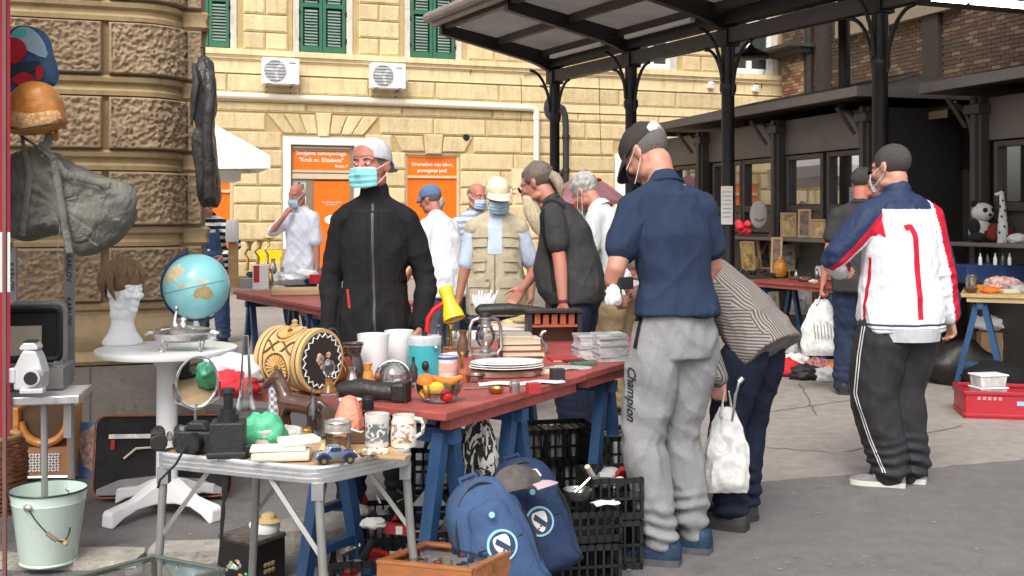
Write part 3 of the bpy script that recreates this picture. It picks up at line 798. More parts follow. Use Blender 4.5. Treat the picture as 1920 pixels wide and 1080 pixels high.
# ================================================ CANOPY ON IRON POSTS
XV = -100.0; cdir = V(((XV-960)/F_PX, 1, 0)).normalized()      # away from the camera along the post row
cpl = V((-cdir.y, cdir.x, 0))                                 # left, towards the roof edge (points left/near)
if cpl.x > 0: cpl = -cpl
S1 = 121.0; c1 = W(1040, YH, S1); c1.z = 0
def col_at(px):
 k = (px-960)/F_PX; return (k*c1.y-c1.x)/(-cdir.x+k*cdir.y)   # distance towards the camera
can = thing('market_canopy', 'black iron market canopy with corrugated roof on slim posts', 'canopy', c1, math.atan2(-cdir.y, -cdir.x))
ly = V((math.cos(math.atan2(-cdir.y, -cdir.x)+math.pi/2), math.sin(math.atan2(-cdir.y, -cdir.x)+math.pi/2), 0))
SG = 1 if ly.dot(cpl) > 0 else -1
M_CAN = mat('canopy_iron', (.013, .011, .011), .45, var=.2, vs=8)
M_CAN2 = mat('canopy_beam_brown', (.055, .045, .043), .5, var=.15, vs=5)
BZ = 3.50; LR = 1.92; RISE = .36
cols = [0, col_at(1183), col_at(1365), col_at(1650)]
step = (cols[3]-cols[0])/3
cols = [0, cols[1], cols[2], cols[3], cols[3]+step, cols[3]+2*step]
XE = cols[-1]+.4
for i, x in enumerate(cols):
 b = MB(); b.lathe([(.15, 0), (.15, .12), (.105, .18), (.095, .5), (.08, .55), (.078, 2.9), (.10, 2.95), (.10, 3.02), (.078, 3.06), (.085, BZ)], 14, (x, 0, 0)); b.box((x, 0, BZ+.08), (.2, .2, .2))
 po = b.build('post', M_CAN, can, bevel=0)
 q = MB()
 for sg in (-1, 1):
  q.tube([(x+sg*(.09+.36*(1-math.cos(a))), 0, BZ-.62+.62*math.sin(a)) for a in np.linspace(0, math.pi/2, 10)], .022, 6)
 q.tube([(x, SG*(.09+.34*(1-math.cos(a))), BZ-.45+.62*math.sin(a)) for a in np.linspace(0, math.pi/2, 10)], .022, 6)
 q.build('bracket', M_CAN, po)
 b = MB(); n = 14; vs = []
 for j in range(n+1):
  t_ = j/n; y = SG*(-.12+t_*(LR+.12)); top = BZ+.42+RISE*t_; dep = .17+.16*max(0, 1-t_*3.2)**2+.06*(1-t_)
  for dx, z in ((-.05, top), (.05, top), (.05, top-dep), (-.05, top-dep)): vs.append((x+dx, y, z))
 fs = [tuple(a*4+q_ for q_ in ()) for a in ()]
 for j in range(n):
  for k in range(4): a, c = j*4+k, j*4+(k+1) % 4; fs.append((a, c, c+4, a+4))
 fs += [(3, 2, 1, 0), (n*4, n*4+1, n*4+2, n*4+3)]
 b.add(vs, fs); b.build('rafter', M_CAN, can, smooth=False)
b = MB(); b.box((XE/2, 0, BZ+.10), (XE+.2, .14, .17)); b.build('beam', M_CAN2, can, smooth=False)
b = MB(); b.box((XE/2, SG*.05, BZ+.29), (XE+.2, .16, .14)); b.build('beam', M_CAN, can, smooth=False)
for t_ in (.10, .50, .96):
 b = MB(); b.box((XE/2, SG*LR*t_, BZ+.40+RISE*t_), (XE+.2, .09, .10)); b.build('purlin', M_CAN2, can, smooth=False)
b = MB(); b.box((XE/2, SG*(LR+.08), BZ+.47+RISE), (XE+.2, .06, .20)); b.tube([(-.12, SG*(LR+.16), BZ+.5+RISE), (XE+.2, SG*(LR+.16), BZ+.5+RISE)], .075, 10); b.build('gutter', mat('gutter_grey', (.23, .20, .18), .55, var=.2, vs=4), can, smooth=False)
k = NT('corrugated_sheet'); co = k.coord()
cl = k.ramp(k.noise(co, 1.3, 5, .7), [(.3, (.30, .275, .25)), (.7, (.44, .41, .375))])
d = k.n('BsdfDiffuse', {'Color': cl}).outputs[0]; tl = k.n('BsdfTranslucent', {'Color': cl}).outputs[0]
k.l(k.n('MixShader', {0: .30, 1: d, 2: tl}).outputs[0], k.o.inputs[0]); M_COR = k.m
xs_ = [-.1]+cols[1:]
for x0, x1 in zip(xs_, xs_[1:]):
 b = MB(); n = int((x1-x0)/.0125); w_ = x1-x0
 vs = []; 
 for j, t_ in enumerate((-.1, 1.04)):
  for i in range(n+1):
   vs.append((x0+w_*i/n, SG*LR*t_, BZ+.47+RISE*t_+.019*math.sin(i*math.pi/3)))
 b.add(vs, [(i, i+1, n+1+i+1, n+1+i) for i in range(n)])
 b.build('roof_sheet', M_COR, can)
M_SHADE_WING = mat('unseen_wing_boards', (.05, .043, .038), .8, var=.2)  # roof wing out of view, added to darken the brick hall
for x0, x1 in zip(cols[1:-1], cols[2:]):
 b = MB(); z0, z1, y1 = BZ+.42, BZ+3.4, -SG*9.0
 b.add([(x0, 0, z0), (x1, 0, z0), (x1, y1, z1), (x0, y1, z1), (x0, 0, z0+.04), (x1, 0, z0+.04), (x1, y1, z1+.04), (x0, y1, z1+.04)], [(0, 1, 2, 3), (7, 6, 5, 4), (0, 4, 5, 1), (1, 5, 6, 2), (2, 6, 7, 3), (3, 7, 4, 0)])
 b.build('roof_sheet', M_SHADE_WING, can, smooth=False)  # added wing out of view, darkens the brick hall
M_TUBE = mat('unlit_tube', (.62, .60, .57), .4, var=.03)
for x0, x1 in ((cols[0]+.45, cols[1]-.25), (cols[1]+.35, cols[2]-.3)):
 b = MB(); b.box(((x0+x1)/2, SG*.30, BZ+.33), (x1-x0, .07, .05)); b.build('light_tube', M_TUBE, can, smooth=False)
b = MB(); b.tube([(-.12, 0, BZ-.25), (-.2, -SG*.1, BZ-.28)], .02, 6); b.ell((-.30, -SG*.1, BZ-.36), (.12, .12, .19)); b.build('lamp', mat('smoked_globe', (.10, .10, .105), .2, var=.1), can)
p0 = W(1600, -12, 165); p1 = W(2050, 14, 150)
dd = p1-p0; dd.z = 0; rz2 = math.atan2(dd.y, dd.x); L2 = dd.length
t = thing('market_canopy', 'dark roof edge with two lit fluorescent tubes above the kiosks at top right', 'canopy', (p0.x, p0.y, 0), rz2)
zb = CH+(YH-2)/158.
b = MB(); b.box((L2/2+.2, .3, zb+.22), (L2+2, 1.2, .22)); b.build('roof_slab', M_CAN, t, smooth=False)
b = MB(); b.box((L2/2+.2, -.35, zb+.2), (L2+2, .1, .32)); b.build('beam', M_CAN2, t, smooth=False)
M_LIT = mat('lit_tube', (1, .96, .86), .4, emit=6, var=0)
def ux2(px):
 k_ = (px-960)/F_PX; dx, dy = math.cos(rz2), math.sin(rz2); return (k_*p0.y-p0.x)/(dx-k_*dy)
for a, c in ((1668, 1812), (1822, 1990)):
 xa, xb = ux2(a), ux2(c)
 b = MB(); b.tube([(xa, 0, zb-.0), (xb, 0, zb-.0)], .035, 8); b.build('light_tube', M_LIT, t)
 b = MB(); b.box(((xa+xb)/2, 0, zb+.075), (xb-xa, .12, .07)); b.build('fitting', M_TUBE, t, smooth=False)
for x in (0.1, L2-.1):
 b = MB(); b.cyl((x, .3, 0), (x, .3, zb+.15), .07); b.build('post', M_CAN, t)
for px, py, s_, lab in ((1408, 106, 140, 'flat dark pendant lamp beside the third canopy post'),):
 p = W(px, py, s_)
 t = thing('pendant_lamp', lab, 'lamp', p)
 b = MB(); b.lathe([(.02, .16), (.05, .12), (.24, .03), (.26, -.02), (.2, -.03)], 20); b.build('lamp_shade', M_CAN, t)
 b = MB(); b.cyl((0, 0, .12), (0, 0, BZ+.3-p.z), .012, n=6); b.build('rod', M_CAN, t)
pc = V(c1)-cdir*cols[2]
s_ = F_PX/pc.y
t = thing('paper_notice', 'white paper notice strapped to the third canopy post', 'notice', (pc.x-.03, pc.y-.085, CH-(385-YH)/s_))
b = MB(); b.box((0, 0, 0), (.14, .006, .46)); b.build('sheet', mat('paper_white', (.74, .72, .68), .7, var=.04), t, smooth=False)
b = MB(); 
for i in range(7): b.box((0, -.0045, .16-.05*i), (.10, .002, .012))
b.build('print_lines', mat('grey_print', (.35, .34, .33), .7), t, smooth=False)
# ================================================ PARASOLS
M_CANV = mat('white_canvas', (.82, .81, .79), .8, var=.05, vs=2, fold=.25)
def parasol(label, px, py_top, py_edge, s, half_w, m_can, segs=8, val=.22, rot_=0, curved=0):
 ctr = W(px, YH, s); ctr.z = 0
 zt = CH+(YH-py_top)/s; ze = CH+(YH-py_edge)/s
 t = thing('parasol', label, 'parasol', ctr, rot_)
 def fn(u, v):
  a = 2*math.pi*u; k = segs; aa = (a % (2*math.pi/k))-math.pi/k
  rr = half_w*math.cos(math.pi/k)/math.cos(aa)*v
  sag = -.06*math.sin(math.pi*v)*abs(math.cos(aa*k/2)) if not curved else curved*math.sin(math.pi*v*.5)*(1-v)*1.3
  return V((rr*math.cos(a), rr*math.sin(a), zt+(ze-zt)*v+sag))
 b = MB(); b.grid(fn, segs*6, 10, True)
 def val_(u, v):
  a = 2*math.pi*u; k = segs; aa = (a % (2*math.pi/k))-math.pi/k; rr = half_w*math.cos(math.pi/k)/math.cos(aa)
  return V((rr*math.cos(a), rr*math.sin(a), ze-val*v*(1+.12*math.cos(aa*k/2*1.0))))
 b.grid(val_, segs*6, 3, True)
 b.build('canopy', m_can, t, ang=25)
 b = MB(); b.cyl((0, 0, 0), (0, 0, zt+.08), .028, n=10); b.build('pole', M_WFRAME, t)
 b = MB()
 for i in range(segs):
  a = 2*math.pi*(i)/segs; b.tube([(.03*math.cos(a), .03*math.sin(a), zt-.03), (half_w*.98*math.cos(a), half_w*.98*math.sin(a), ze-.02)], .012, 5)
 b.build('ribs', M_KFR, t)
 b = MB(); b.box((0, 0, .05), (.6, .6, .1)); b.build('base', M_KFR, t, smooth=False)
 return t
parasol('large white square parasol in front of the yellow building', 352, 205, 296, 104, 1.80, M_CANV, 4, .22, rad(66))
parasol('smaller white parasol tucked under the larger one by the corner building', 372, 290, 322, 98, .95, M_CANV, 4, .18, rad(70))
M_PINK = mat('pink_canvas', (.80, .36, .40), .75, var=.1, vs=2)
pk = parasol('pink parasol with red lettering behind the bending men', 1098, 326, 376, 118, .68, M_PINK, 8, .05, 0, .12)
M_RED = mat('red_cloth', (.55, .02, .03), .75, var=.15, vs=5, fold=.3)
for i in range(4): b = MB(); b.ell((-.18+.12*i, -.36, CH+(YH-341)/118+.02*(i % 2)), (.05, .03, .03), n=8, k=5); b.build('red_print', M_RED, pk)
t = thing('stall_curtain', 'red and orange cloth hung on a stall frame under the pink parasol', 'curtain', W(1106, 405, 108)-V((0, 0, CH)))
for x0, x1, m in ((-.42, -.18, M_RED), (-.18, .12, mat('orange_cloth', (.62, .20, .03), .75, var=.15, vs=5)), (.12, .36, mat('dark_red_cloth', (.28, .015, .02), .75, var=.15))):
 b = MB(); b.shell(lambda u, v: V((x0+(x1-x0)*u, .05*math.sin(u*9+x0*20), .45+1.25*v)), 14, 4, .01); b.build('curtain', m, t)
b = MB()
for x in (-.44, .38): b.cyl((x, .03, 0), (x, .03, 1.74), .018, n=8)
b.cyl((-.44, .03, 1.72), (.38, .03, 1.72), .018, n=8); b.build('frame', M_KFR, t)
# ================================================ PEOPLE
def remesh(mb, vox, smooth=5, fac=.5):
 me = bpy.data.meshes.new('tmp'); me.from_pydata(mb.v, [], mb.f)
 o = bpy.data.objects.new('tmp', me); C.objects.link(o)
 m = o.modifiers.new('r', 'REMESH'); m.mode = 'VOXEL'; m.voxel_size = vox; m.use_smooth_shade = True
 if smooth: q = o.modifiers.new('s', 'SMOOTH'); q.factor = fac; q.iterations = smooth
 dg = bpy.context.evaluated_depsgraph_get()
 r = bpy.data.meshes.new_from_object(o.evaluated_get(dg))
 bpy.data.objects.remove(o); bpy.data.meshes.remove(me)
 return r
def displace(me, fn):
 n = len(me.vertices); co = np.empty(n*3, 'f'); me.vertices.foreach_get('co', co); co = co.reshape(-1, 3)
 no = np.empty(n*3, 'f'); me.vertices.foreach_get('normal', no); no = no.reshape(-1, 3)
 h = np.array([fn(V(p), V(q)) for p, q in zip(co, no)], 'f')
 me.vertices.foreach_set('co', (co+no*h[:, None]).ravel()); me.update()
def finish(me, name, mats, parent, matfn=None):
 me.name = name; me.materials.clear()
 for m in (mats if isinstance(mats, list) else [mats]): me.materials.append(m)
 if matfn:
  n = len(me.polygons); c = np.empty(n*3, 'f'); me.polygons.foreach_get('center', c); c = c.reshape(-1, 3)
  no = np.empty(n*3, 'f'); me.polygons.foreach_get('normal', no); no = no.reshape(-1, 3)
  me.polygons.foreach_set('material_index', np.array([matfn(V(p), V(q)) for p, q in zip(c, no)], 'i'))
 me.shade_smooth()
 return link(name, me, parent)
def paint(me, fn):
 n = len(me.vertices); a = me.color_attributes.new('garment', 'FLOAT_COLOR', 'POINT')
 a.data.foreach_set('color', np.array([(*fn(v.co, v.normal), 1) for v in me.vertices], 'f').ravel())
def skin_mat(name, c):
 if name in MATS: return MATS[name]
 k = NT(name); co = k.coord()
 n1 = k.noise(co, 9, 4, .6); n2 = k.noise(co, 60, 3, .6)
 red = (min(1, c[0]*1.08), c[1]*.78, c[2]*.74)
 base = k.ramp(n1, [(.35, c), (.68, red)])
 k.l(base, k.b.inputs['Base Color']); k.b.inputs['Roughness'].default_value = .5
 k.b.inputs['Subsurface Weight'].default_value = .12; k.b.inputs['Subsurface Radius'].default_value = (.01, .004, .002)
 k.l(k.bump(n2, .25, .004), k.b.inputs['Normal'])
 MATS[name] = k.m; return k.m
SK = skin_mat('skin_fair', (.50, .275, .20)); SK2 = skin_mat('skin_ruddy', (.46, .21, .15)); SK3 = skin_mat('skin_tan', (.36, .19, .125))
def hair_mat(name, c, st=(60, 60, 8)):
 if name in MATS: return MATS[name]
 k = NT(name); co = k.coord()
 mp = k.n('Mapping', {'Vector': co, 'Scale': st}).outputs[0]
 n1 = k.noise(mp, 2.2, 4, .7, .5)
 k.l(k.ramp(n1, [(.3, tuple(x*.55 for x in c)), (.7, tuple(min(1, x*1.35) for x in c))]), k.b.inputs['Base Color'])
 k.b.inputs['Roughness'].default_value = .55
 k.l(k.bump(n1, .8, .01), k.b.inputs['Normal'])
 MATS[name] = k.m; return k.m
M_EYE = mat('eye_white', (.75, .72, .68), .2, var=.02); M_IRIS = mat('eye_iris', (.03, .022, .016), .15, var=.1)
M_LENS = glass('spectacle_lens', (.95, .96, .96)); M_WIRE = mat('spectacle_wire', (.10, .09, .08), .3, metal=.7)
M_SOLE_W = mat('pale_sole', (.62, .60, .55), .7, var=.1, dirt=.3); M_SOLE_D = mat('dark_sole', (.03, .03, .03), .8)
def ik(a, c, l1, l2, pole):
 """middle joint of a two-bone chain"""
 d = c-a; L = d.length; mx = (l1+l2)*.998
 if L > mx: c = a+d*(mx/L); d = c-a; L = mx
 u = d/L; x = (l1*l1-l2*l2+L*L)/(2*L); h = math.sqrt(max(0, l1*l1-x*x))
 p = pole-u*pole.dot(u); p = p.normalized() if p.length > 1e-5 else V((0, 1, 0))
 return a+u*x+p*h, c
def rz3(a): return Matrix.Rotation(a, 3, 'Z')
class Person:
 """figure in a local frame: +Y is the way it faces, +X its right side, Z up, feet at z=0"""
 def __init__(s, label, pos, face, H=1.76, lean=0, side=0, fat=1.0, sh=1.0, twist=0, head=(0, 0, 0), feet=None, skin=SK,
                 arms=None, vox=.007, belly=0, legbend=0, hipdrop=0, group=None, lean0=None, neckf=0):
  s.t = thing('person', label, 'person', (pos[0], pos[1], 0), face, group); s.skin = skin; s.vox = vox; s.H = H
  k = H/1.76; s.k = k; s.fat = fat
  hz = .925*k-hipdrop
  a2 = rad(lean); a0 = rad(lean*.45 if lean0 is None else lean0); a1 = (a0+a2)/2; sd = rad(side)
  D = lambda a, t: V((math.sin(sd*t), math.sin(a), math.cos(a)*math.cos(sd*t)))
  s.p0 = V((0, 0, hz)); s.p1 = s.p0+D(a0, .4)*.18*k; s.p2 = s.p1+D(a1, .8)*.18*k; s.p3 = s.p2+D(a2, 1)*.17*k; s.p4 = s.p3+D(a2+rad(neckf), 1)*.085*k
  s.dirs = [D(a0, .4), D((a0+a1)/2, .6), D(a1, .9), D(a2, 1), D(a2, 1)]
  tw = rad(twist)
  s.xs = [rz3(tw*f) @ V((1, 0, 0)) for f in (0, .3, .7, 1, 1)]
  s.ys = []
  for d, x in zip(s.dirs, s.xs): s.ys.append(d.cross(x).normalized())
  sw = .160*k*sh
  s.shR = s.p3+s.xs[3]*sw-s.dirs[3]*.050; s.shL = s.p3-s.xs[3]*sw-s.dirs[3]*.050
  s.sw = sw; s.belly = belly
  L1, L2 = .295*k, .255*k
  arms = arms or {}
  s.arm = {}
  for nm, S, sg in (('R', s.shR, 1), ('L', s.shL, -1)):
   tgt, pole = arms.get(nm, (None, None))
   if tgt is None: tgt = S+V((sg*.10, .06, -.54*k))
   if pole is None: pole = V((sg*.55, -1, -.2))
   E, Wt = ik(S, V(tgt), L1, L2, V(pole)); s.arm[nm] = [S, E, Wt]
  feet = feet or {}
  s.leg = {}
  for nm, sg in (('R', 1), ('L', -1)):
   hip = s.p0+V((sg*.084*k*fat**.5, 0, -.03))
   fx, fy, yaw, *lift = feet.get(nm, (sg*.12, -.02, sg*8))
   ank = V((fx, fy, .085*k+(lift[0] if lift else 0)))
   kn_pole = rz3(-rad(yaw)) @ V((0, 1, 0))
   K, A = ik(hip, ank, .418*k, .408*k, kn_pole); s.leg[nm] = [hip, K, A, yaw]
  yw, pt, rl = (rad(v) for v in head)
  s.hm = Matrix.Rotation(-yw, 3, 'Z') @ Matrix.Rotation(-pt, 3, 'X') @ Matrix.Rotation(rl, 3, 'Y')
  up = s.hm @ V((0, 0, 1)); fw = s.hm @ V((0, 1, 0))
  s.hc = s.p4+V((0, 0, .035*k))+up*.10*k+fw*.025*k
  s.hs = k*1.02
  s.mats = None
  s.HM = Matrix.Translation(s.hc) @ s.hm.to_4x4() @ Matrix.Scale(s.hs, 4)
 def torso(s, b, off=0, lo=0, hi=4, ext=0, n=20, shoulders=True):
  k, f = s.k, s.fat
  rx = [.158*f, .141*f, .148*(.6+.4*f), .110, .056]; ry = [.110*f, .102*f, .112*(.6+.4*f), .080, .058]
  bl = [s.belly*.6, s.belly, s.belly*.35, 0, 0]
  ps = [s.p0, s.p1, s.p2, s.p3, s.p4]
  rows = []
  if ext < 0: lo = 1
  if ext: rows.append((s.p0-s.dirs[0]*ext, s.xs[0], s.ys[0], rx[0]*k+off+.014, ry[0]*k+off+.016, bl[0]*.5))
  for i in range(lo, hi+1): e_ = .014 if ext and i == 0 else 0; rows.append((ps[i], s.xs[i], s.ys[i], rx[i]*k+off+e_, ry[i]*k+off+e_+bl[i]/2, bl[i]))
  if hi >= 4:
   q = rows.pop(); rows.append((s.p3+s.dirs[3]*.035*k, s.xs[3], s.ys[3], .112*k+off, .075*k+off, 0)); rows.append(q)
  R2 = []
  for a, c in zip(rows, rows[1:]):
   for t in (0, .33, .66): R2.append(tuple(x.lerp(y, t) if isinstance(x, Vector) else x+(y-x)*t for x, y in zip(a, c)))
  R2.append(rows[-1]); vs = []; fs = []
  for c, x, y, a, d, bb in R2:
   for j in range(n):
    t = 2*math.pi*j/n; ct, st = math.cos(t), math.sin(t)
    e = .82
    px = math.copysign(abs(ct)**e, ct)*a; py = math.copysign(abs(st)**e, st)*d+bb/2
    vs.append(c+x*px+y*py)
  for i in range(len(R2)-1):
   for j in range(n):
    a, c = i*n+j, i*n+(j+1) % n; fs.append((a, c, c+n, a+n))
  fs.append(tuple(range(n))[::-1]); fs.append(tuple(range((len(R2)-1)*n, len(R2)*n))); b.add(vs, fs)
  if shoulders and hi >= 3:
   for S in (s.shR, s.shL):
    b.capsule([s.p3+s.dirs[3]*.022, S], [.060*k+off, .048*k+off], 10)
    b.capsule([s.p2.lerp(s.p3, .25)+(S-s.p3)*.55, S], [.072*k+off*.7, .044*k+off*.7], 10)
 def limb_pts(s, P, ts):
  out = []
  for t in ts:
   out.append(P[0].lerp(P[1], t*2) if t <= .5 else P[1].lerp(P[2], t*2-1))
  return out
 def arm_tube(s, b, nm, t0, t1, off=0, extra=0, flare=0):
  rr = [(0, .050), (.15, .050), (.35, .044), (.5, .038), (.6, .041), (.75, .034), (1, .026)]
  ts = [t0+(t1-t0)*i/9 for i in range(10)]
  rs = [(np.interp(t, [a for a, c in rr], [c for a, c in rr])*(s.k*(.75+.25*s.fat))+off+extra*max(0, t-.4)+flare*(t-t0)) for t in ts]
  b.capsule(s.limb_pts(s.arm[nm], ts), rs, 12)
 def leg_tube(s, b, nm, t0, t1, off=0, taper=0, prof=None):
  rr = prof or [(0, .080), (.12, .090), (.35, .073), (.5, .058), (.62, .058), (.8, .046), (1, .038)]
  ts = [t0+(t1-t0)*i/11 for i in range(12)]
  rs = [(np.interp(t, [a for a, c in rr], [c for a, c in rr])*(s.k*(.65+.35*s.fat))+off+taper*t)*(1-.22*max(0, 1-t/.12)) for t in ts]
  b.capsule(s.limb_pts(s.leg[nm], ts), rs, 14)
 def hand(s, b, nm, fdir=None, pn=None, curl=25, thumb=1, spread=.03):
  """palm and five fingers; fdir finger direction, pn palm normal"""
  S, E, Wt = s.arm[nm]; k = s.k; d = (Wt-E).normalized() if fdir is None else V(fdir).normalized()
  sg = 1 if nm == 'R' else -1
  pn = V(pn) if pn is not None else V((-sg, 0, 0))
  pn = (pn-d*pn.dot(d)).normalized(); sx = d.cross(pn).normalized()*sg      # towards the thumb side for the right hand
  tz = sx if True else -sx
  P0 = Wt; P1 = Wt+d*.088*k
  for o_ in (-.026, -.009, .009, .026): b.capsule([P0+d*.01+tz*o_*.65*k, P1+tz*o_*k], [.0165*k, .0145*k], 8)
  Ls = [.066, .078, .073, .058]; ws = [.028, .0095, -.0095, -.028]
  for i, (L, o_) in enumerate(zip(Ls, ws)):
   a = rad(curl*(1+.12*i)); dd = (d+tz*o_*spread*30*.1).normalized(); p = P1+tz*o_*k-d*.008; pts = [p]
   for j, fr_ in enumerate((.45, .32, .25)):
    an = a*(j+.5); q = dd*math.cos(an)+pn*math.sin(an); p = p+q*L*fr_*k; pts.append(p)
   b.capsule(pts, [.0092*k, .0086*k, .008*k, .0072*k], 7)
  tp = P0+d*.022*k+tz*.024*k; t1 = tp+(d*.6+tz*.75+pn*.35).normalized()*.040*k; t2 = t1+(d*.85+tz*.2+pn*.45).normalized()*.034*k; t3 = t2+(d*.9+pn*.5).normalized()*.024*k
  b.capsule([tp-d*.01, t1, t2, t3], [.0135*k, .0115*k, .0095*k, .0085*k], 8)
 def headpieces(s, b, nose=1.0, jaw=1.0):
  M0 = b.M; b.M = s.HM
  b.ell((0, -.012, .030), (.0745, .095, .086), n=18, k=12); b.ell((0, .02, -.028), (.066, .072, .085)); b.ell((0, .03, -.062), (.053*jaw, .056, .052))
  b.ell((0, .068, -.100), (.026*jaw, .022, .02)); b.ell((0, .066, .022), (.058, .026, .024))
  for sg in (-1, 1):
   b.ell((sg*.036, .072, -.030), (.024, .020, .018)); b.ell((sg*.045, .01, -.085), (.022*jaw, .04, .022))
   b.ell((sg*.077, -.010, -.012), (.008, .021, .034), Matrix.Rotation(sg*.35, 3, 'Z') @ Matrix.Rotation(-.15, 3, 'X')); b.ell((sg*.081, -.022, -.006), (.007, .010, .026), Matrix.Rotation(sg*.5, 3, 'Z'))
   b.ell((sg*.030, .0835, -.0005), (.017, .010, .0085))                 # lid
  b.capsule([(0, .088, .012), (0, .100, -.012), (0, .112, -.034)], [.008*nose, .0105*nose, .0135*nose], 8)
  for sg in (-1, 1): b.ell((sg*.0125, .098, -.037), (.009, .011, .008))
  b.capsule([(-.018, .088, -.064), (0, .094, -.062), (.018, .088, -.064)], [.005, .0068, .005], 7); b.capsule([(-.016, .087, -.075), (0, .093, -.0755), (.016, .087, -.075)], [.0055, .0075, .0055], 7)
  b.M = M0
  nb = s.p3+s.dirs[3]*.02; nt_ = s.HM @ V((0, -.025, -.06))
  b.capsule([nb, nb.lerp(nt_, .55), nt_], [.066*s.k, .056*s.k, .058*s.k], 14)
 def body(s, hands=None, nose=1.0, jaw=1.0, name='body', arms_cov=(0, 1), mats=None, matfn=None, curl=25):
  b = MB(); s.torso(b, -.012); hands = hands or {}
  for nm in 'RL':
   s.arm_tube(b, nm, 0, 1); h = hands.get(nm, {}); 
   if h is not None: s.hand(b, nm, **({'curl': curl} | h))
   s.leg_tube(b, nm, 0, 1, -.012)
   A = s.leg[nm]; fw = rz3(-rad(A[3])) @ V((0, 1, 0)); b.capsule([A[2]-V((0, 0, .03)), A[2]+fw*.10-V((0, 0, .05))], [.035, .03], 8)
  s.headpieces(b, nose, jaw)
  me = remesh(b, s.vox, 3, .5)
  s.bodyobj = finish(me, 'body', mats or [s.skin, cloth('dark_sock', (.03, .03, .035))], s.t, matfn or (lambda q, n: 1 if q.z < .32 else 0))
  return s
 def face(s, brow=(.05, .035, .025), iris=M_IRIS, look=0, lids=True):
  """eyes and brows as small children of the head"""
  for sg in (-1, 1):
   b = MB(); b.M = s.HM; b.ell((sg*.0305, .0826, -.0018), (.0130, .0105, .0052), n=12, k=8); e = b.build('eye', M_EYE, s.t)
   b = MB(); b.M = s.HM; b.ell((sg*.0305+look*.005, .0916, -.0015), (.0056, .0030, .0052), n=10, k=6); b.build('iris', iris, e)
   b = MB(); b.M = s.HM; b.tube([(sg*.014, .094, .019), (sg*.030, .0935, .0235), (sg*.046, .085, .020)], [.0028, .0034, .0018], 6); b.build('eyebrow', hair_mat('brow_%02x%02x' % (int(brow[0]*255), int(brow[1]*255)), brow), s.t)
  return s
 def hairshell(s, m, r=(.083, .101, .089), c=(0, -.021, .036), amp=.006, fr=18, name='hair', cut=None, n=30, k=20, extra=None):
  b = MB(); b.M = s.HM
  b.ell(c, r, n=n, k=k, fx=lambda d: 1+fbm(d*1.0, fr/9, 3)*amp*12)
  if extra: extra(b)
  if cut is not None:
   pass
  return b.build(name, m, s.t)
 def cap(s, m, brim_m=None, back=False, bill=.075, tilt=0, strap=None, droop=.02, panel=None):
  """baseball cap: crown, brim, button; back=True turns the peak to the nape"""
  t4 = Matrix.Rotation(rad(tilt), 4, 'X')
  b = MB(); b.M = s.HM @ t4
  sgn = -1 if back else 1
  def crown(u, v):
   a = 2*math.pi*u; ph = v*math.pi/2*.985
   q = 1+.012*math.cos(6*a)*math.sin(2*ph)+fbm(V((math.cos(a), math.sin(a), v*2)), 2.2)*.02
   return V((.088*math.cos(a)*math.cos(ph)**.85*q, -.010+.108*math.sin(a)*math.cos(ph)**.85*q, .030+.098*math.sin(ph)**.92*q))
  b.grid(crown, 36, 12, True)
  b.grid(lambda u, v: V((.0885*math.cos(2*math.pi*u)*(1-.03*v), -.010+.1085*math.sin(2*math.pi*u)*(1-.03*v), .030-.012*v)), 36, 2, True)
  b.ell((0, -.01, .1285), (.008, .008, .005), n=8, k=4)
  o = b.build('cap', m, s.t)
  q = MB(); q.M = s.HM @ t4
  def bill_(u, v):
   a = (u-.5)*2.3; rr = v
   x = math.sin(a)*(.086+.012*rr); y = math.cos(a)*(.106+rr*bill*(.35+.65*math.cos(a)**1.0))
   return V((x, sgn*y-.010, .026-droop*rr*rr*1.3-abs(math.sin(a))**2*.012*rr))
  q.shell(bill_, 16, 6, .005); q.build('brim', brim_m or m, o)
  if strap:
   z = MB(); z.M = s.HM @ t4
   z.shell(lambda u, v: V((math.sin((u-.5)*1.3)*.0895, -sgn*math.cos((u-.5)*1.3)*.109-.010, .022+.050*v*(1-(2*u-1)**2*.55))), 12, 4, .003); z.build('adjuster_panel', strap, o)
  return o
 def mask(s, m, down=0, strap=True, edge=None):
  b = MB(); b.M = s.HM
  def fn(u, v):
   a = (u-.5)*2*1.22; z = -.112+.092*v+down
   cx = 1-.08*(2*v-1)**2
   y0 = .103+.020*math.exp(-((u-.5)/.12)**2)*math.exp(-((v-.80)/.35)**2)+.008*math.sin(math.pi*v)
   x = math.sin(a)*.080*cx; y = .016+(y0-.016)*max(0, math.cos(a))**.38
   return V((x, y+.0025*math.sin(v*22), z+.012*abs(2*u-1)**1.5*(.6-v)))
  b.shell(fn, 21, 15, .002); o = b.build('face_mask', m, s.t)
  if edge:
   q = MB(); q.M = s.HM; q.tube([fn(i/12, 1)+V((0, .002, 0)) for i in range(13)], .0035, 6); q.build('mask_edge', edge, o)
  if strap:
   for sg in (0, 1):
    q = MB(); q.M = s.HM; x = 1 if sg else -1
    q.tube([fn(sg, .95), V((x*.080, .0, -.0)), V((x*.086, -.024, .012)), V((x*.084, -.03, -.02)), V((x*.078, .0, -.05)), fn(sg, .05)], .0016, 5); q.build('ear_loop', M_WFRAME, o)
  return o
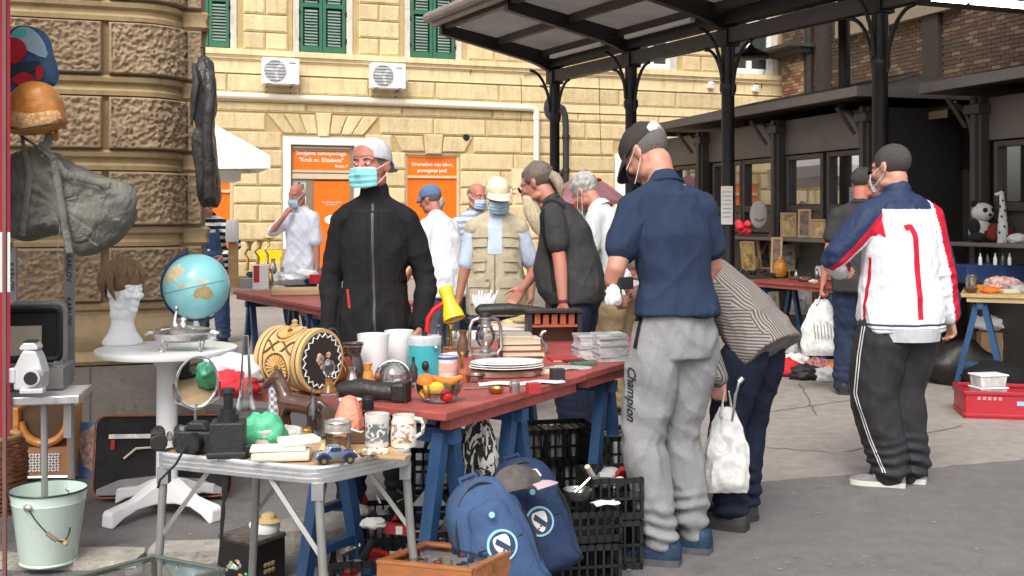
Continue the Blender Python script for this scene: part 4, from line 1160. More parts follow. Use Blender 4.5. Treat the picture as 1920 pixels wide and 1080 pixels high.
 def glasses(s, m=None):
  m = m or M_WIRE; b = MB(); b.M = s.HM
  for sg in (-1, 1):
   b.tube([(sg*.032+.022*math.cos(a), .108, -.004+.017*math.sin(a)) for a in np.linspace(0, 2*math.pi, 17)], .0014, 5)
   b.tube([(sg*.054, .106, .002), (sg*.076, .06, .004), (sg*.081, -.01, .006)], .0014, 5)
  b.tube([(-.010, .109, 0), (0, .112, .003), (.010, .109, 0)], .0014, 5)
  o = b.build('spectacles', m, s.t)
  for sg in (-1, 1):
   q = MB(); q.M = s.HM; q.cyl((sg*.032, .107, -.004), (sg*.032, .1085, -.004), .021, n=16); q.build('lens', M_LENS, o)
 def top(s, m, name='shirt', sleeve='short', off=.014, hem=.10, loose=0, fold=.006, fr=9, matfn=None, mats=None, cuff=0, vox=None, smooth=4, collar=0, hi=3, vcol=None):
  b = MB(); s.torso(b, off, hi=hi, ext=hem)
  t1 = {'short': .29, 'half': .43, 'long': .97, 'none': .02}[sleeve]
  for nm in 'RL':
   s.arm_tube(b, nm, 0, t1, off*.5+(.006 if sleeve == 'short' else .001)+loose*.7, 0, .016 if sleeve == 'short' else 0)
  if collar: b.capsule([s.p3+s.dirs[3]*.02, s.p4+s.dirs[3]*(-.02+collar*.02)], [.080*s.k, .068*s.k], 16)
  else: b.capsule([s.p3+s.dirs[3]*.0, s.p3+s.dirs[3]*.045*s.k], [.085*s.k, .074*s.k], 16)
  me = remesh(b, vox or s.vox*1.35, smooth, .5)
  sd_ = R.random()*50
  el = [s.arm[nm][1] for nm in 'RL']; z0 = s.p0; up = s.dirs[1]
  def fn(p, n):
   if fold == 0: return 0
   q = p*fr+V((sd_, 0, 0))
   a = noise.noise(V((q.x*1.5+q.z*.45, q.y*1.5, q.z*.38)))
   c = noise.noise(V((q.x*.7-q.z*.8+9, q.y*.8, q.z*1.5)))
   g = 1-abs(noise.noise(V((q.x*1.1+q.z*.6, q.y*1.1+q.z*.3, q.z*.7+4))))*2
   r2 = 1-abs(noise.noise(V((q.x*1.3-q.z*.75+21, q.y*1.3, q.z*.55))))*2.6
   h = a*.7+c*.4+max(0, g)**1.5*.7+max(0, r2)**1.5*.6-.25
   w_ = 1.0
   if sleeve == 'long':
    for e in el:
     dd = (p-e).length
     if dd < .16: h += math.sin((p-e).dot((s.arm['R'][2]-s.arm['R'][0]).normalized())*95+4*a)*.45*(1-dd/.16)
   d0 = (p-z0).dot(up)
   w_ *= .75+.7*max(0, 1-abs(d0-.02)/.22)
   return h*fold*w_
  displace(me, fn)
  s.topobj = finish(me, name, mats or [m], s.t, matfn if callable(matfn) and vcol is None else None)
  if vcol: paint(me, lambda q, n: vcol[matfn(q, n)])
  return s.topobj
 def trousers(s, m, name='trousers', off=.014, taper=.02, prof=None, t1=.985, fold=.006, fr=10, matfn=None, mats=None, cuffpile=1.0, waist=.10, vox=None, seat=0, elastic=0):
  b = MB(); k = s.k
  ps = [(s.p0+s.dirs[0]*waist, .138*s.fat, .092*s.fat), (s.p0+s.dirs[0]*.03, .150*s.fat, .100*s.fat), (s.p0-V((0, 0, .05)), .160*s.fat**.8, .112*s.fat**.8), (s.p0-V((0, 0, .12*k)), .148*s.fat**.6, .104)]
  rows = []; n = 20
  vs = []; fs = []
  for c, a, d in ps:
   for j in range(n):
    t = 2*math.pi*j/n; y = math.sin(t)*(d*k+off); 
    if y < 0: y *= 1+seat
    vs.append(c+s.xs[0]*math.cos(t)*(a*k+off)+s.ys[0]*(y+s.belly*.3*max(0, math.sin(t))))
  for i in range(3):
   for j in range(n): a, c = i*n+j, i*n+(j+1) % n; fs.append((c, a, a+n, c+n))
  fs.append(tuple(range(n))); fs.append(tuple(range(3*n, 4*n))[::-1]); b.add(vs, fs)
  for nm in 'RL':
   s.leg_tube(b, nm, .0, t1, off, taper, prof)
  me = remesh(b, vox or s.vox*1.35, 5, .5); sd_ = R.random()*60
  kn_ = {nm: s.leg[nm][1] for nm in 'RL'}; an = {nm: s.leg[nm][2] for nm in 'RL'}
  def fn(p, n):
   if fold == 0: return 0
   q = p*fr+V((sd_, 3, 0)); h = noise.noise(V((q.x*1.3+q.z*.5, q.y*1.3, q.z*.5)))*.7+noise.noise(V((q.x*.8, q.y*.8-q.z*.4, q.z*1.3)))*.45
   h += max(0, 1-abs(noise.noise(V((q.x+q.z*.7, q.y-q.z*.3, q.z*.8+7))))*2.4)*.65+max(0, 1-abs(noise.noise(V((q.x*1.4-q.z*.5+5, q.y*1.4, q.z*.5+3))))*2.8)*.5
   for nm in 'RL':
    dz = p.z-an[nm].z
    if dz < .22 and (V((p.x, p.y))-V((an[nm].x, an[nm].y))).length < .16: h += cuffpile*math.sin(p.z*105+noise.noise(q*.7)*4)*.9*(1-max(0, dz)/.22)
    dk = (p-kn_[nm]).length
    if dk < .16: h += math.sin(p.z*70+q.x*1.4)*.35*(1-dk/.16)
   return h*fold
  displace(me, fn)
  s.legobj = finish(me, name, mats or [m], s.t, matfn); return s.legobj
 def shoes(s, m, sole=None, L=.285, trim=None):
  for nm in 'RL':
   A = s.leg[nm]; an = A[2]; M0 = Matrix.Translation((an.x, an.y, an.z-.085*s.k)) @ Matrix.Rotation(-rad(A[3]), 4, 'Z')
   b = MB(); b.M = M0; n = 14; vs = []; fs = []
   rows = [(-.078, .026, .075), (-.072, .040, .100), (-.03, .046, .118), (.02, .047, .112), (.045, .045, .092), (.08, .047, .066), (.13, .049, .054), (.17, .043, .044), (.195, .03, .036), (.203, .014, .028)]
   for y, w_, h in rows:
    for j in range(n):
     t = math.pi*j/(n-1); vs.append((math.cos(t)*w_*(1 if math.sin(t) < .8 else .92), y*L/.285, .022+(h-.022)*max(0, math.sin(t))**.7))
   for i in range(len(rows)-1):
    for j in range(n-1): a = i*n+j; fs.append((a+1, a, a+n, a+n+1))
    fs.append((i*n, i*n+n-1, (i+1)*n+n-1, (i+1)*n))
   fs.append(tuple(range(n))[::-1]); fs.append(tuple(range((len(rows)-1)*n, len(rows)*n))); b.add(vs, [f[::-1] for f in fs])
   sh = b.build('shoe', m, s.t, ang=70)
   q = MB(); q.M = M0; out = [(w_+.005, y*L/.285) for y, w_, h in rows]; poly = [(x, y) for x, y in out]+[(-x, y) for x, y in reversed(out)]
   q.prism(poly, .026); q.build('sole', sole or M_SOLE_D, sh, ang=50)
   if trim:
    for sx in (-1, 1):
     for i_ in range(3):
      z = MB(); z.M = M0; yy = .0+.028*i_
      z.add([(sx*.0455, yy, .026), (sx*.0455, yy+.012, .026), (sx*.036, yy+.022+.012, .072), (sx*.036, yy+.022, .072), (sx*.042, yy, .026), (sx*.042, yy+.012, .026), (sx*.032, yy+.034, .072), (sx*.032, yy+.022, .072)], [(0, 1, 2, 3), (4, 7, 6, 5), (0, 4, 5, 1), (3, 2, 6, 7)]); z.build('shoe_stripe', trim, sh, smooth=False)
  return s
 def neckband(s, m, r=.004, lift=.045, wide=.078):
  b = MB(); c = s.p3+s.dirs[3]*lift*s.k
  b.tube([c+s.xs[3]*math.cos(a)*wide*s.k+s.ys[3]*(math.sin(a)*wide*.92*s.k)-s.dirs[3]*.018*math.sin(a) for a in np.linspace(0, 2*math.pi, 21)], r*1.6, 6); return b.build('neckband', m, s.t)
 def collar(s, m, h=.04, wide=.078, open_=.5, name='collar'):
  """fold-down collar open at the front"""
  b = MB(); c = s.p3+s.dirs[3]*.045*s.k; k = s.k
  def fn(u, v):
   a = math.pi/2+open_*.5+(2*math.pi-open_)*u
   q = 1+.22*(1-v)**2 if v < .6 else 1.0+.03*(v-.6)
   hh = h*(1-abs(2*v-1)) 
   out = wide*(1.0 if v > .5 else 1.0+.28*(1-2*v))
   tip = (abs(2*u-1)**6)*.03 if v < .5 else 0
   return c+s.xs[3]*math.cos(a)*out*k+s.ys[3]*(math.sin(a)*out*k*.95+.0)+s.dirs[3]*(hh-.012*math.sin(a)-tip*(1-2*v)-.01)
  b.shell(fn, 26, 7, .003); return b.build(name, m, s.t)
def facing(px_dir): return px_dir
def at_px(px, s): p = W(px, YH, s); return (p.x, p.y)
def cloth(name, c, rough=.85, bump=.25, bs=220, var=.10, fold=.35, sheen=.0, vs=5): return mat(name, c, rough, var=var, vs=vs, bump=bump, bs=bs, sheen=sheen, fold=fold, spec=.25)
def stripes(name, c1, c2, freq, axis='X', sharp=.45, duty=.5, fold=.2):
 if name in MATS: return MATS[name]
 k = NT(name); co = k.coord(rnd=False); nz = k.noise(co, 5, 3, .5)
 sx = k.n('SeparateXYZ', {0: co}); o = sx.outputs['XYZ'.index(axis)]
 v = k.n('Math', {0: k.n('Math', {0: o, 1: k.n('Math', {0: nz, 1: .03}, operation='MULTIPLY').outputs[0]}, operation='ADD').outputs[0], 1: freq}, operation='MULTIPLY')
 fr = k.n('Math', {0: v.outputs[0]}, operation='FRACT').outputs[0]
 k.l(k.ramp(fr, [(0, c1), (duty-.04, c1), (duty+.04, c2), (.96, c2), (1, c1)]), k.b.inputs['Base Color'])
 k.b.inputs['Roughness'].default_value = .85; k.b.inputs['Specular IOR Level'].default_value = .25
 mp = k.n('Mapping', {'Vector': co, 'Scale': (1, 1, .55)}).outputs[0]
 k.l(k.bump(k.noise(mp, 9, 3, .5, 1.2), fold, .05), k.b.inputs['Normal'])
 MATS[name] = k.m; return k.m
from mathutils.bvhtree import BVHTree
def decal(me_t, target, d, off=.002, far=.6):
 """press a flat mesh onto a surface along direction d (target-local)"""
 tm = target.data; bvh = BVHTree.FromPolygons([v.co for v in tm.vertices], [p.vertices[:] for p in tm.polygons])
 d = V(d).normalized()
 for v in me_t.vertices:
  h = bvh.ray_cast(v.co-d*far, d)
  if h[0] is not None: v.co = h[0]+h[1]*off
 me_t.update()
def strip_on(target, pts, wd, d, m, name, parent, off=.002, nsub=24, side=None):
 """narrow band pressed on a garment along a polyline (target-local)"""
 P = [V(p) for p in pts]; out = []
 L = [0]
 for a, c in zip(P, P[1:]): L.append(L[-1]+(c-a).length)
 for i in range(nsub+1):
  t = L[-1]*i/nsub; j = max(k for k in range(len(L)) if L[k] <= t+1e-9); j = min(j, len(P)-2)
  out.append(P[j].lerp(P[j+1], (t-L[j])/(L[j+1]-L[j])))
 b = MB(); dv = V(d).normalized()
 b.v = []
 for i, p in enumerate(out):
  tg = (out[min(i+1, nsub)]-out[max(i-1, 0)]).normalized(); sd = tg.cross(dv).normalized()
  for k in (-1, -.33, .33, 1): b.v.append(tuple(p+sd*wd/2*k))
 for i in range(nsub):
  for k in range(3): a = i*4+k; b.f.append((a, a+1, a+5, a+4)); b.m.append(0)
 me = b.mesh(name, m); decal(me, target, d, off); return link(name, me, parent)
K_BLK = cloth('black_fleece', (.016, .0155, .017), .9, .4, 300, .2, .25); K_BLK2 = cloth('black_jersey', (.013, .013, .014))
K_GREYT = cloth('charcoal_cotton', (.042, .040, .041)); K_NAVY = cloth('navy_cotton', (.022, .036, .072), .85, .3, 260, .12, .22)
K_JOG = cloth('grey_marl', (.27, .268, .272), .95, .5, 330, .07, .25, vs=60); K_JEAN = cloth('dark_denim', (.014, .019, .038), .9, .5, 350, .3, .25)
K_JEAN2 = cloth('blue_denim', (.024, .036, .070), .9, .5, 350, .3, .25); K_WHITE = cloth('white_cotton', (.76, .76, .78), .85, .2, 260, .04, .3)
K_KHAKI = cloth('khaki_twill', (.26, .19, .105)); K_BEIGE = cloth('beige_twill', (.50, .425, .30)); K_PALE = cloth('pale_blue_shirt', (.50, .58, .70))
K_PALEG = cloth('pale_grey_shirt', (.56, .56, .57)); K_TRACK = cloth('black_tricot', (.030, .029, .033), .6, .1, 300, .12, .15)
K_TWHITE = cloth('white_tricot', (.80, .80, .84), .6, .1, 300, .03, .15); K_TNAVY = cloth('navy_tricot', (.022, .036, .085), .6, .1, 300, .1, .15); K_TRED = cloth('red_tricot', (.52, .012, .035), .6, .1, 300, .08, .1)
K_MASK = mat('teal_mask', (.24, .62, .66), .8, var=.06, bump=.2, bs=200); K_MASKB = mat('pale_blue_mask', (.42, .58, .70), .8, var=.06)
K_CREAM = cloth('cream_cotton', (.72, .64, .47)); K_GCAP = cloth('pale_grey_cap', (.56, .56, .60)); K_BCAP = cloth('dark_brown_cap', (.045, .038, .034)); K_BLCAP = cloth('blue_cap_cotton', (.11, .19, .34))
H_GREY = hair_mat('grey_hair', (.32, .30, .28)); H_WHITE = hair_mat('white_hair', (.62, .60, .56)); H_BRGR = hair_mat('brown_grey_hair', (.16, .125, .10)); H_SALT = hair_mat('salt_stubble', (.17, .15, .14), (90, 90, 90)); H_DARK = hair_mat('dark_cropped_hair', (.045, .037, .033), (90, 90, 90)); H_BLOND = hair_mat('yellow_white_beard', (.62, .52, .34))
H_DGREY = hair_mat('dark_grey_cropped_hair', (.065, .055, .05), (90, 90, 90))
p = Person('man in black zip jacket, white backwards cap and teal mask behind the red table', at_px(703, 385), rad(180), 1.775, lean=1, fat=.93, sh=.94, head=(24, 0, 2), vox=.006,
           arms={'R': (V((.215, .05, .885)), V((.6, -1, 0))), 'L': (V((-.225, .06, .90)), V((-.8, -1, 0)))}, skin=SK2)
p.body(curl=30).face((.07, .045, .03), look=1)
p.hairshell(H_SALT, (.080, .098, .082), (0, -.022, .028), .001)
c = p.cap(K_GCAP, back=True, tilt=9, strap=SK2); p.mask(K_MASK, edge=M_WFRAME)
j = p.top(K_BLK, 'jacket', 'long', .018, .13, .006, .010, 7, collar=1.3, vox=.008)
p.trousers(K_BLK2, taper=.02); p.shoes(K_BLK2)
fr = V((0, -1, 0))
def at_front(x, z): return V((x, .45, z))
strip_on(j, [at_front(.0, 1.50), at_front(-.005, 1.30), at_front(-.012, 1.05), at_front(-.02, .86)], .012, fr, mat('zip_tape', (.05, .05, .052), .5), 'zip', j, .004)
for dx in (-.028, .028): strip_on(j, [at_front(dx, 1.46), at_front(dx-.008, 1.20), at_front(dx-.018, .88)], .004, fr, K_BLK2, 'seam', j, .0035)
strip_on(j, [at_front(.118, 1.09), at_front(.105, 1.0)], .013, fr, mat('red_lining', (.40, .03, .02), .7), 'pocket', j, .003, 8)
for sg in (-1, 1): strip_on(j, [at_front(sg*.10, 1.47), at_front(sg*.155, 1.38), at_front(sg*.165, 1.25), at_front(sg*.15, 1.10), at_front(sg*.16, .90)], .004, fr, K_BLK2, 'seam', j, .003)
b = MB(); b.tube([p.arm['R'][2].lerp(p.arm['R'][1], t) for t in (.08, .16)], .047, 12); b.build('cuff', K_BLK2, j); b = MB(); b.tube([p.arm['L'][2].lerp(p.arm['L'][1], t) for t in (.08, .16)], .047, 12); b.build('cuff', K_BLK2, j)
p = Person('tall man seen from behind in navy t-shirt, grey joggers and dark cap', at_px(1270, 444), rad(16), 1.85, lean=9, lean0=2, fat=.90, sh=.90, head=(-34, 40, 6), neckf=12, vox=.006, side=-4,
           arms={'L': (V((-.19, .24, 1.10)), V((-.6, -1, -.25))), 'R': (V((-.02, .20, 1.13)), V((1, -.25, -.15)))},
           feet={'L': (-.10, -.06, -58), 'R': (.10, .06, -48)})
p.body(curl=45, hands={'L': {'fdir': (.35, .6, -.35), 'pn': (.8, -.2, .2)}, 'R': {'fdir': (-.6, .5, -.3), 'pn': (-.6, -.3, .5)}}).face((.12, .10, .09))
p.hairshell(H_SALT, (.0775, .098, .080), (0, -.021, .030), .0025, 160, n=90, k=60)
p.cap(K_BCAP, tilt=-4, strap=mat('cap_gap_skin', (.62, .52, .47), .6))
p.mask(M_IRON and mat('black_mask', (.015, .015, .017), .8))
ts = p.top(K_NAVY, 't_shirt', 'short', .018, -.05, .008, .012, 6, vox=.0078, smooth=6); p.neckband(K_NAVY)
prof = [(0, .100), (.15, .100), (.35, .087), (.5, .075), (.62, .077), (.80, .070), (.92, .060), (1, .050)]
jg = p.trousers(K_JOG, 'joggers', .012, .0, prof, .965, .011, 8, waist=.12, cuffpile=1.1, seat=.05)
M_SHB = mat('blue_trainer', (.006, .028, .065), .6, var=.45, vs=22, bump=.6, bs=60)
p.shoes(M_SHB, mat('trainer_sole', (.08, .08, .085), .8, var=.3, vs=20), .30, trim=mat('dark_overlay', (.015, .02, .03), .6))
M_SCR = mat('black_script', (.02, .02, .022), .7)
dv = Matrix.Rotation(-rad(16), 3, 'Z') @ V((.22, .97, 0))     # pressed on roughly along the viewing direction
lk = p.leg['L']
xs_v = (Matrix.Rotation(-rad(16), 3, 'Z') @ V((.97, -.22, 0)))
cen = lk[0].lerp(lk[1], .55)+xs_v*(-.068)
cen.z = .70
tmo = text_mesh('Champion', .054, M_SCR, jg, basis((0, 0, -1), xs_v, -dv, cen) @ Matrix(((1, .35, 0, 0), (0, 1, 0, 0), (0, 0, 1, 0), (0, 0, 0, 1))), 0, name='lettering', bold=.0012)
m_ = tmo.data; m_.transform(Matrix.Identity(4)); decal(m_, jg, dv, .003)
strip_on(jg, [cen+V((0, 0, .34))+xs_v*.035, cen+V((0, 0, .19))+xs_v*.015], .018, dv, K_BLK2, 'pocket', jg, .003, 10)
b = MB(); q = p.arm['L'][2].lerp(p.arm['L'][1], .06); ax = (p.arm['L'][1]-p.arm['L'][2]).normalized()
b.tube([q-ax*.012, q+ax*.012], .034, 16); wt = b.build('wristwatch', mat('steel', (.55, .55, .56), .3, metal=.9), p.t); b = MB(); x, y = frame(ax); b.cyl(q-x*.03, q-x*.043, .017, n=12); b.build('watch_face', M_WIRE, wt)
TMAN = p
K_STR = stripes('brown_pinstripe', (.085, .066, .058), (.28, .25, .23), 70, 'X', duty=.42); K_STR2 = stripes('brown_pinstripe_sleeve', (.085, .066, .058), (.28, .25, .23), 70, 'Y', duty=.42); K_STR3 = stripes('brown_pinstripe_side', (.085, .066, .058), (.28, .25, .23), 70, 'Z', duty=.42)
p = Person('bending man in brown striped shirt and dark jeans behind the man in navy', at_px(1420, 408), rad(50), 1.72, lean=80, lean0=40, fat=.94, head=(0, 70, 0), vox=.007,
           arms={'L': (V((-.20, .053, .66)), V((-.3, -1, .2))), 'R': (V((.16, .50, .64)), V((.3, -1, 0)))}, feet={'L': (-.07, .10, -10), 'R': (.12, .15, 14)})
p.body(curl=60, hands={'L': {'fdir': (.05, .1, -1), 'pn': (1, 0, 0)}}).face()
p.hairshell(H_GREY, amp=.004)
st = p.top(K_STR, 'striped_shirt', 'long', .020, .11, .012, .009, 7, vox=.008, mats=[K_STR, K_STR2, K_STR3], matfn=lambda q, n: 1 if q.z < p.p3.z-.16 and q.y > p.p2.y-.04 else (2 if abs(n.x) > .75 else 0)); p.collar(K_STR)
prof = [(0, .100), (.15, .100), (.35, .084), (.5, .072), (.62, .072), (.85, .070), (1, .070)]
p.trousers(K_JEAN, 'jeans', .012, 0, prof, .97, .009, 9, waist=.08, seat=.06)
p.shoes(mat('dark_leather_shoe', (.035, .033, .033), .6), M_SOLE_D, .30)
BEND = p
b = MB(); w0 = p.arm['L'][2]; b.tube([w0.lerp(p.arm['L'][1], t) for t in (.05, .16)], [.042, .045], 12); b.build('cuff', K_STR, st)
p = Person('man from behind in white, red and navy track jacket and black track trousers', at_px(1692, 350), rad(14), 1.80, lean=7, lean0=1, fat=1.13, sh=1.10, head=(-22, 12, 4), vox=.0065,
           arms={'L': (V((-.20, .28, 1.14)), V((-1, -.5, -.35))), 'R': (V((.33, .04, .83)), V((.5, -1, 0)))}, feet={'L': (-.075, .0, -58), 'R': (.085, .05, -50)}, belly=.05, skin=SK)
p.body(curl=38).face((.05, .045, .04))
p.hairshell(H_DGREY, (.0785, .0985, .0885), (0, -.018, .032), .003, 160, n=90, k=60)
p.mask(M_WFRAME and mat('white_mask', (.72, .72, .72), .8)); p.glasses()
K_TCOL = cloth('track_jacket_tricot', (.8, .8, .84), .6, .1, 300, .03, .3)
_a = K_TCOL.node_tree.nodes.new('ShaderNodeAttribute'); _a.attribute_name = 'garment'; K_TCOL.node_tree.links.new(_a.outputs['Color'], K_TCOL.node_tree.nodes['Principled BSDF'].inputs['Base Color'])
def tmat(q, n):
 k = p.k; best = None
 for i, nm in enumerate('RL'):
  S, E, Wt = p.arm[nm]; sg = 1 if nm == 'R' else -1
  lat = (q-p.p3).dot(p.xs[3])*sg
  d1 = None
  for a, c in ((S, E), (E, Wt)):
   t = max(0, min(1, (q-a).dot(c-a)/(c-a).length_squared)); d = (q-a-(c-a)*t); dl = d.length
   if d1 is None or dl < d1[0]: d1 = (dl, d, t, (c-a).normalized())
  dl, d, t, ax = d1
  arm = (lat > .175 and dl < .13) or (lat > .15 and q.z > 1.33) or (dl < .085 and lat > .16)
  if arm:
   up = V((sg*.35, -.15, 1)) if nm == 'L' else V((1, -.35, .3))
   up = up-ax*up.dot(ax); c = d.dot(up.normalized())/max(dl, 1e-4)
   if nm == 'L': return 1 if c > -.05 else (2 if c > -.55 else 0)
   return 1 if c > .80 else (2 if c > .25 else 0)
 x = (q-p.p2).dot(p.xs[2]); z = q.z
 if z > 1.475: return 1
 if z > 1.36 and x < -.03 and z > 1.50+x*.9+.12: return 1
 if .862 < z < .872 or .845 < z < .850: return 1
 return 0
j = p.top(K_TCOL, 'track_jacket', 'long', .030, .12, .014, .011, 7, matfn=tmat, vcol=[(.80, .80, .84), (.022, .036, .085), (.52, .012, .035)], vox=.0062, smooth=8, collar=1.2)
strip_on(j, [V((-.185, -.6, 1.375)), V((-.150, -.6, 1.385)), V((-.128, -.6, 1.34)), V((-.122, -.6, 1.2)), V((-.112, -.6, .90))], .030, V((.25, 1, 0)), K_TRED, 'red_stripe', j, .0035, 40)
strip_on(j, [V((-.6, -.06, 1.22)), V((-.6, -.05, .90))], .022, V((1, .15, 0)), K_TRED, 'red_stripe', j, .003, 20)
b = MB(); c = p.p0-p.dirs[0]*.11
b.tube([c+V((math.cos(a)*.226, math.sin(a)*.172+.02, 0)) for a in np.linspace(0, 2*math.pi, 33)], .010, 6); b.build('hem_rib', K_TNAVY, j)
b = MB(); b.tube([p.p0-V((0, 0, .10)), p.p0-V((0, 0, .165))], [.200, .190], 24, sq=1.0); o = b.build('undershirt', K_PALEG, p.t)
prof = [(0, .118), (.15, .122), (.35, .112), (.5, .104), (.62, .100), (.8, .088), (.93, .080), (1, .076)]
tr = p.trousers(K_TRACK, 'track_trousers', .014, 0, prof, .99, .009, 8, seat=.05)
dv = Matrix.Rotation(-rad(14), 3, 'Z') @ V((.35, .93, 0))
L_ = p.leg['L']; xv = Matrix.Rotation(-rad(14), 3, 'Z') @ V((.93, -.35, 0))
o_ = xv*(-.105)
pts = [L_[0]+o_+V((0, 0, -.06))-xv*.01, L_[0].lerp(L_[1], .5)+o_*.96, L_[1]+o_*.80, L_[1].lerp(L_[2], .6)+o_*.55, L_[2]+o_*.25+V((0, 0, .0))]
for dd in (-.006, .007): strip_on(tr, [q+xv*dd for q in pts], .005, dv, M_WFRAME, 'piping', tr, .003, 40)
p.shoes(mat('grey_trainer', (.20, .20, .20), .7, var=.3, vs=18), M_SOLE_W, .29, trim=M_WFRAME)
TRACK = p
p = Person('man in dark grey t-shirt and blue jeans holding a pale carrier bag', at_px(1612, 233), rad(-28), 1.80, lean=5, fat=1.12, sh=1.08, head=(30, 4, 0), vox=.009,
           arms={'L': (V((-.30, .02, .86)), V((-.6, -1, 0)))}, skin=SK2)
p.body(curl=65).face(); p.hairshell(H_DARK, (.0785, .098, .0885), (0, -.014, .036), .003)
p.top(K_GREYT, 't_shirt', 'short', .016, .12, .012, .008, 7); p.neckband(K_GREYT)
p.trousers(K_JEAN2, 'jeans', .012, .0, [(0, .105), (.2, .10), (.5, .075), (1, .066)], .985, .01); p.shoes(mat('black_boot', (.02, .02, .02), .6))
DARKT = p
p = Person('man facing the camera, his face half hidden behind the white track jacket', at_px(1652, 214), rad(150), 1.80, head=(0, 5, 0), vox=.010, skin=SK2)
p.body().face(); p.hairshell(H_DARK, amp=.004); p.glasses(); p.top(K_BLK2, 't_shirt', 'short'); p.trousers(K_JEAN, 'jeans'); p.shoes(K_BLK2)
p = Person('big bearded man with ponytail, charcoal t-shirt and black braces leaning over the table', at_px(1085, 290), rad(72), 1.83, lean=30, lean0=4, fat=1.20, sh=1.0, head=(6, 24, 0), neckf=20, belly=.15, vox=.008,
           arms={'L': (V((-.28, .02, .83)), V((-.4, -1, .1))), 'R': (V((.12, .42, .95)), V((.6, -1, 0)))}, skin=SK2)
p.body(curl=30, nose=1.15).face((.2, .17, .14)); p.glasses()
p.hairshell(H_BRGR, (.083, .103, .086), (0, -.026, .040), .010)
b = MB(); b.M = p.HM
b.capsule([(0, -.10, .02), (0, -.125, -.02), (0.01, -.135, -.06), (0, -.13, -.10), (.01, -.11, -.15)], [.025, .034, .034, .026, .010], 12); b.v = [tuple(V(q)+V((fbm(q, 25), fbm(V(q)+V((5, 0, 0)), 25), 0))*.010) for q in b.v]; b.build('ponytail', hair_mat('faded_hair', (.36, .29, .21)), p.t)
b = MB(); b.M = p.HM
b.capsule([(0, .075, -.085), (0, .092, -.15), (0, .085, -.25), (.01, .06, -.34), (.0, .04, -.40)], [.055, .062, .056, .045, .015], 14)
b.v = [tuple(V(q)+V((fbm(V(q)*V((1, 1, .3)).length, 22), fbm(V(q)+V((5, 0, 0)), 22), 0))*.014) for q in b.v]; b.build('beard', H_BLOND, p.t)
ts = p.top(K_GREYT, 't_shirt', 'short', .016, .08, .016, .008, 7, vox=.010); p.neckband(K_GREYT)
dv = V((1, 0, 0))
q0 = p.p3-p.ys[3]*.0; 
strip_on(ts, [p.p3+V((-.3, .03, .0)), p.p2+V((-.3, .10, -.03)), p.p1+V((-.3, .13, .02)), p.p0+V((-.3, .10, .0))], .035, V((1, -.1, 0)), K_BLK2, 'braces', p.t, .004)
strip_on(ts, [p.p3+V((-.10, .02, .3)), p.p3+V((-.105, -.05, .3)), p.p3+V((-.10, -.12, .3))], .035, V((.0, .1, -1)), K_BLK2, 'braces', p.t, .004, 12)
p.trousers(K_JEAN, 'jeans', .014, .0, [(0, .105), (.2, .10), (.5, .085), (1, .078)]); p.shoes(K_BLK2)
b = MB(); ax = (p.arm['L'][1]-p.arm['L'][2]).normalized(); q = p.arm['L'][2]+ax*.02; b.tube([q-ax*.008, q+ax*.008], .036, 14); b.build('bracelet', mat('maroon_bead', (.10, .015, .02), .5), p.t)
p = Person('man in beige fishing vest, cream cap and blue mask facing the camera', at_px(932, 262), rad(176), 1.69, lean=10, lean0=2, fat=1.12, head=(-16, 20, 0), vox=.008,
           arms={'R': (V((.27, .12, .82)), V((.8, -1, 0))), 'L': (V((-.25, .14, .86)), V((-.8, -1, 0)))}, skin=SK3, belly=.05)
p.body(curl=40).face((.10, .08, .07)); p.hairshell(H_GREY, (.080, .097, .080), (0, -.022, .026), .003)
p.cap(K_CREAM, tilt=4, bill=.085); p.mask(K_MASKB); 
p.top(K_PALE, 'shirt', 'half', .014, .10, .016, .007, 8); p.collar(K_PALE, .05, open_=1.2)
vst = p.top(K_BEIGE, 'vest', 'none', .034, .15, .0, .006, 8, vox=.010)
fr = V((0, -1, -.1))
strip_on(vst, [V((.0, .45, 1.50)), V((.0, .45, 1.2))], .10, fr, K_PALE, 'shirt_front', vst, .003, 14)
strip_on(vst, [V((.0, .45, 1.20)), V((.0, .45, .80))], .010, fr, mat('brass_zip', (.22, .17, .10), .5), 'zip', vst, .004, 14)
for sg in (-1, 1):
 for z, h_, w_ in ((1.30, .10, .10), (1.13, .10, .085), (.94, .17, .13)):
  b = MB(); b.shell(lambda u, v: V((sg*.105+(u-.5)*w_, .45, z+(v-.5)*h_)), 6, 6, .0); me = b.mesh('pocket', K_BEIGE); decal(me, vst, fr, .014)
  po = link('pocket', me, vst); b = MB(); b.shell(lambda u, v: V((sg*.105+(u-.5)*(w_+.012), .45, z+h_*.33+(v-.5)*h_*.34)), 6, 4, 0); me = b.mesh('pocket_flap', K_BEIGE); decal(me, vst, fr, .024); link('pocket_flap', me, po)
p.trousers(K_JEAN2, 'jeans'); p.shoes(K_BLK2)
p = Person('grey curly haired man in pale shirt and khaki trousers bending behind the navy t-shirt', at_px(1163, 255), rad(62), 1.80, lean=28, lean0=6, head=(10, 38, 0), neckf=15, vox=.009,
           arms={'L': (V((-.2, .34, .95)), V((-.6, -1, 0))), 'R': (V((.16, .4, 1.0)), V((.6, -1, 0)))}, skin=SK2)
p.body().face((.35, .33, .3)); p.hairshell(hair_mat('grey_curls', (.42, .40, .37), (26, 26, 26)), (.090, .108, .094), (0, -.022, .040), .014, 30)
p.top(K_PALEG, 'shirt', 'long', .020, .12, .018, .010, 7); p.collar(K_WHITE); p.mask(mat('grey_mask', (.35, .38, .40), .8), down=-.05)
p.trousers(K_KHAKI, 'trousers', .02, .01, fold=.01); p.shoes(K_BLK2)
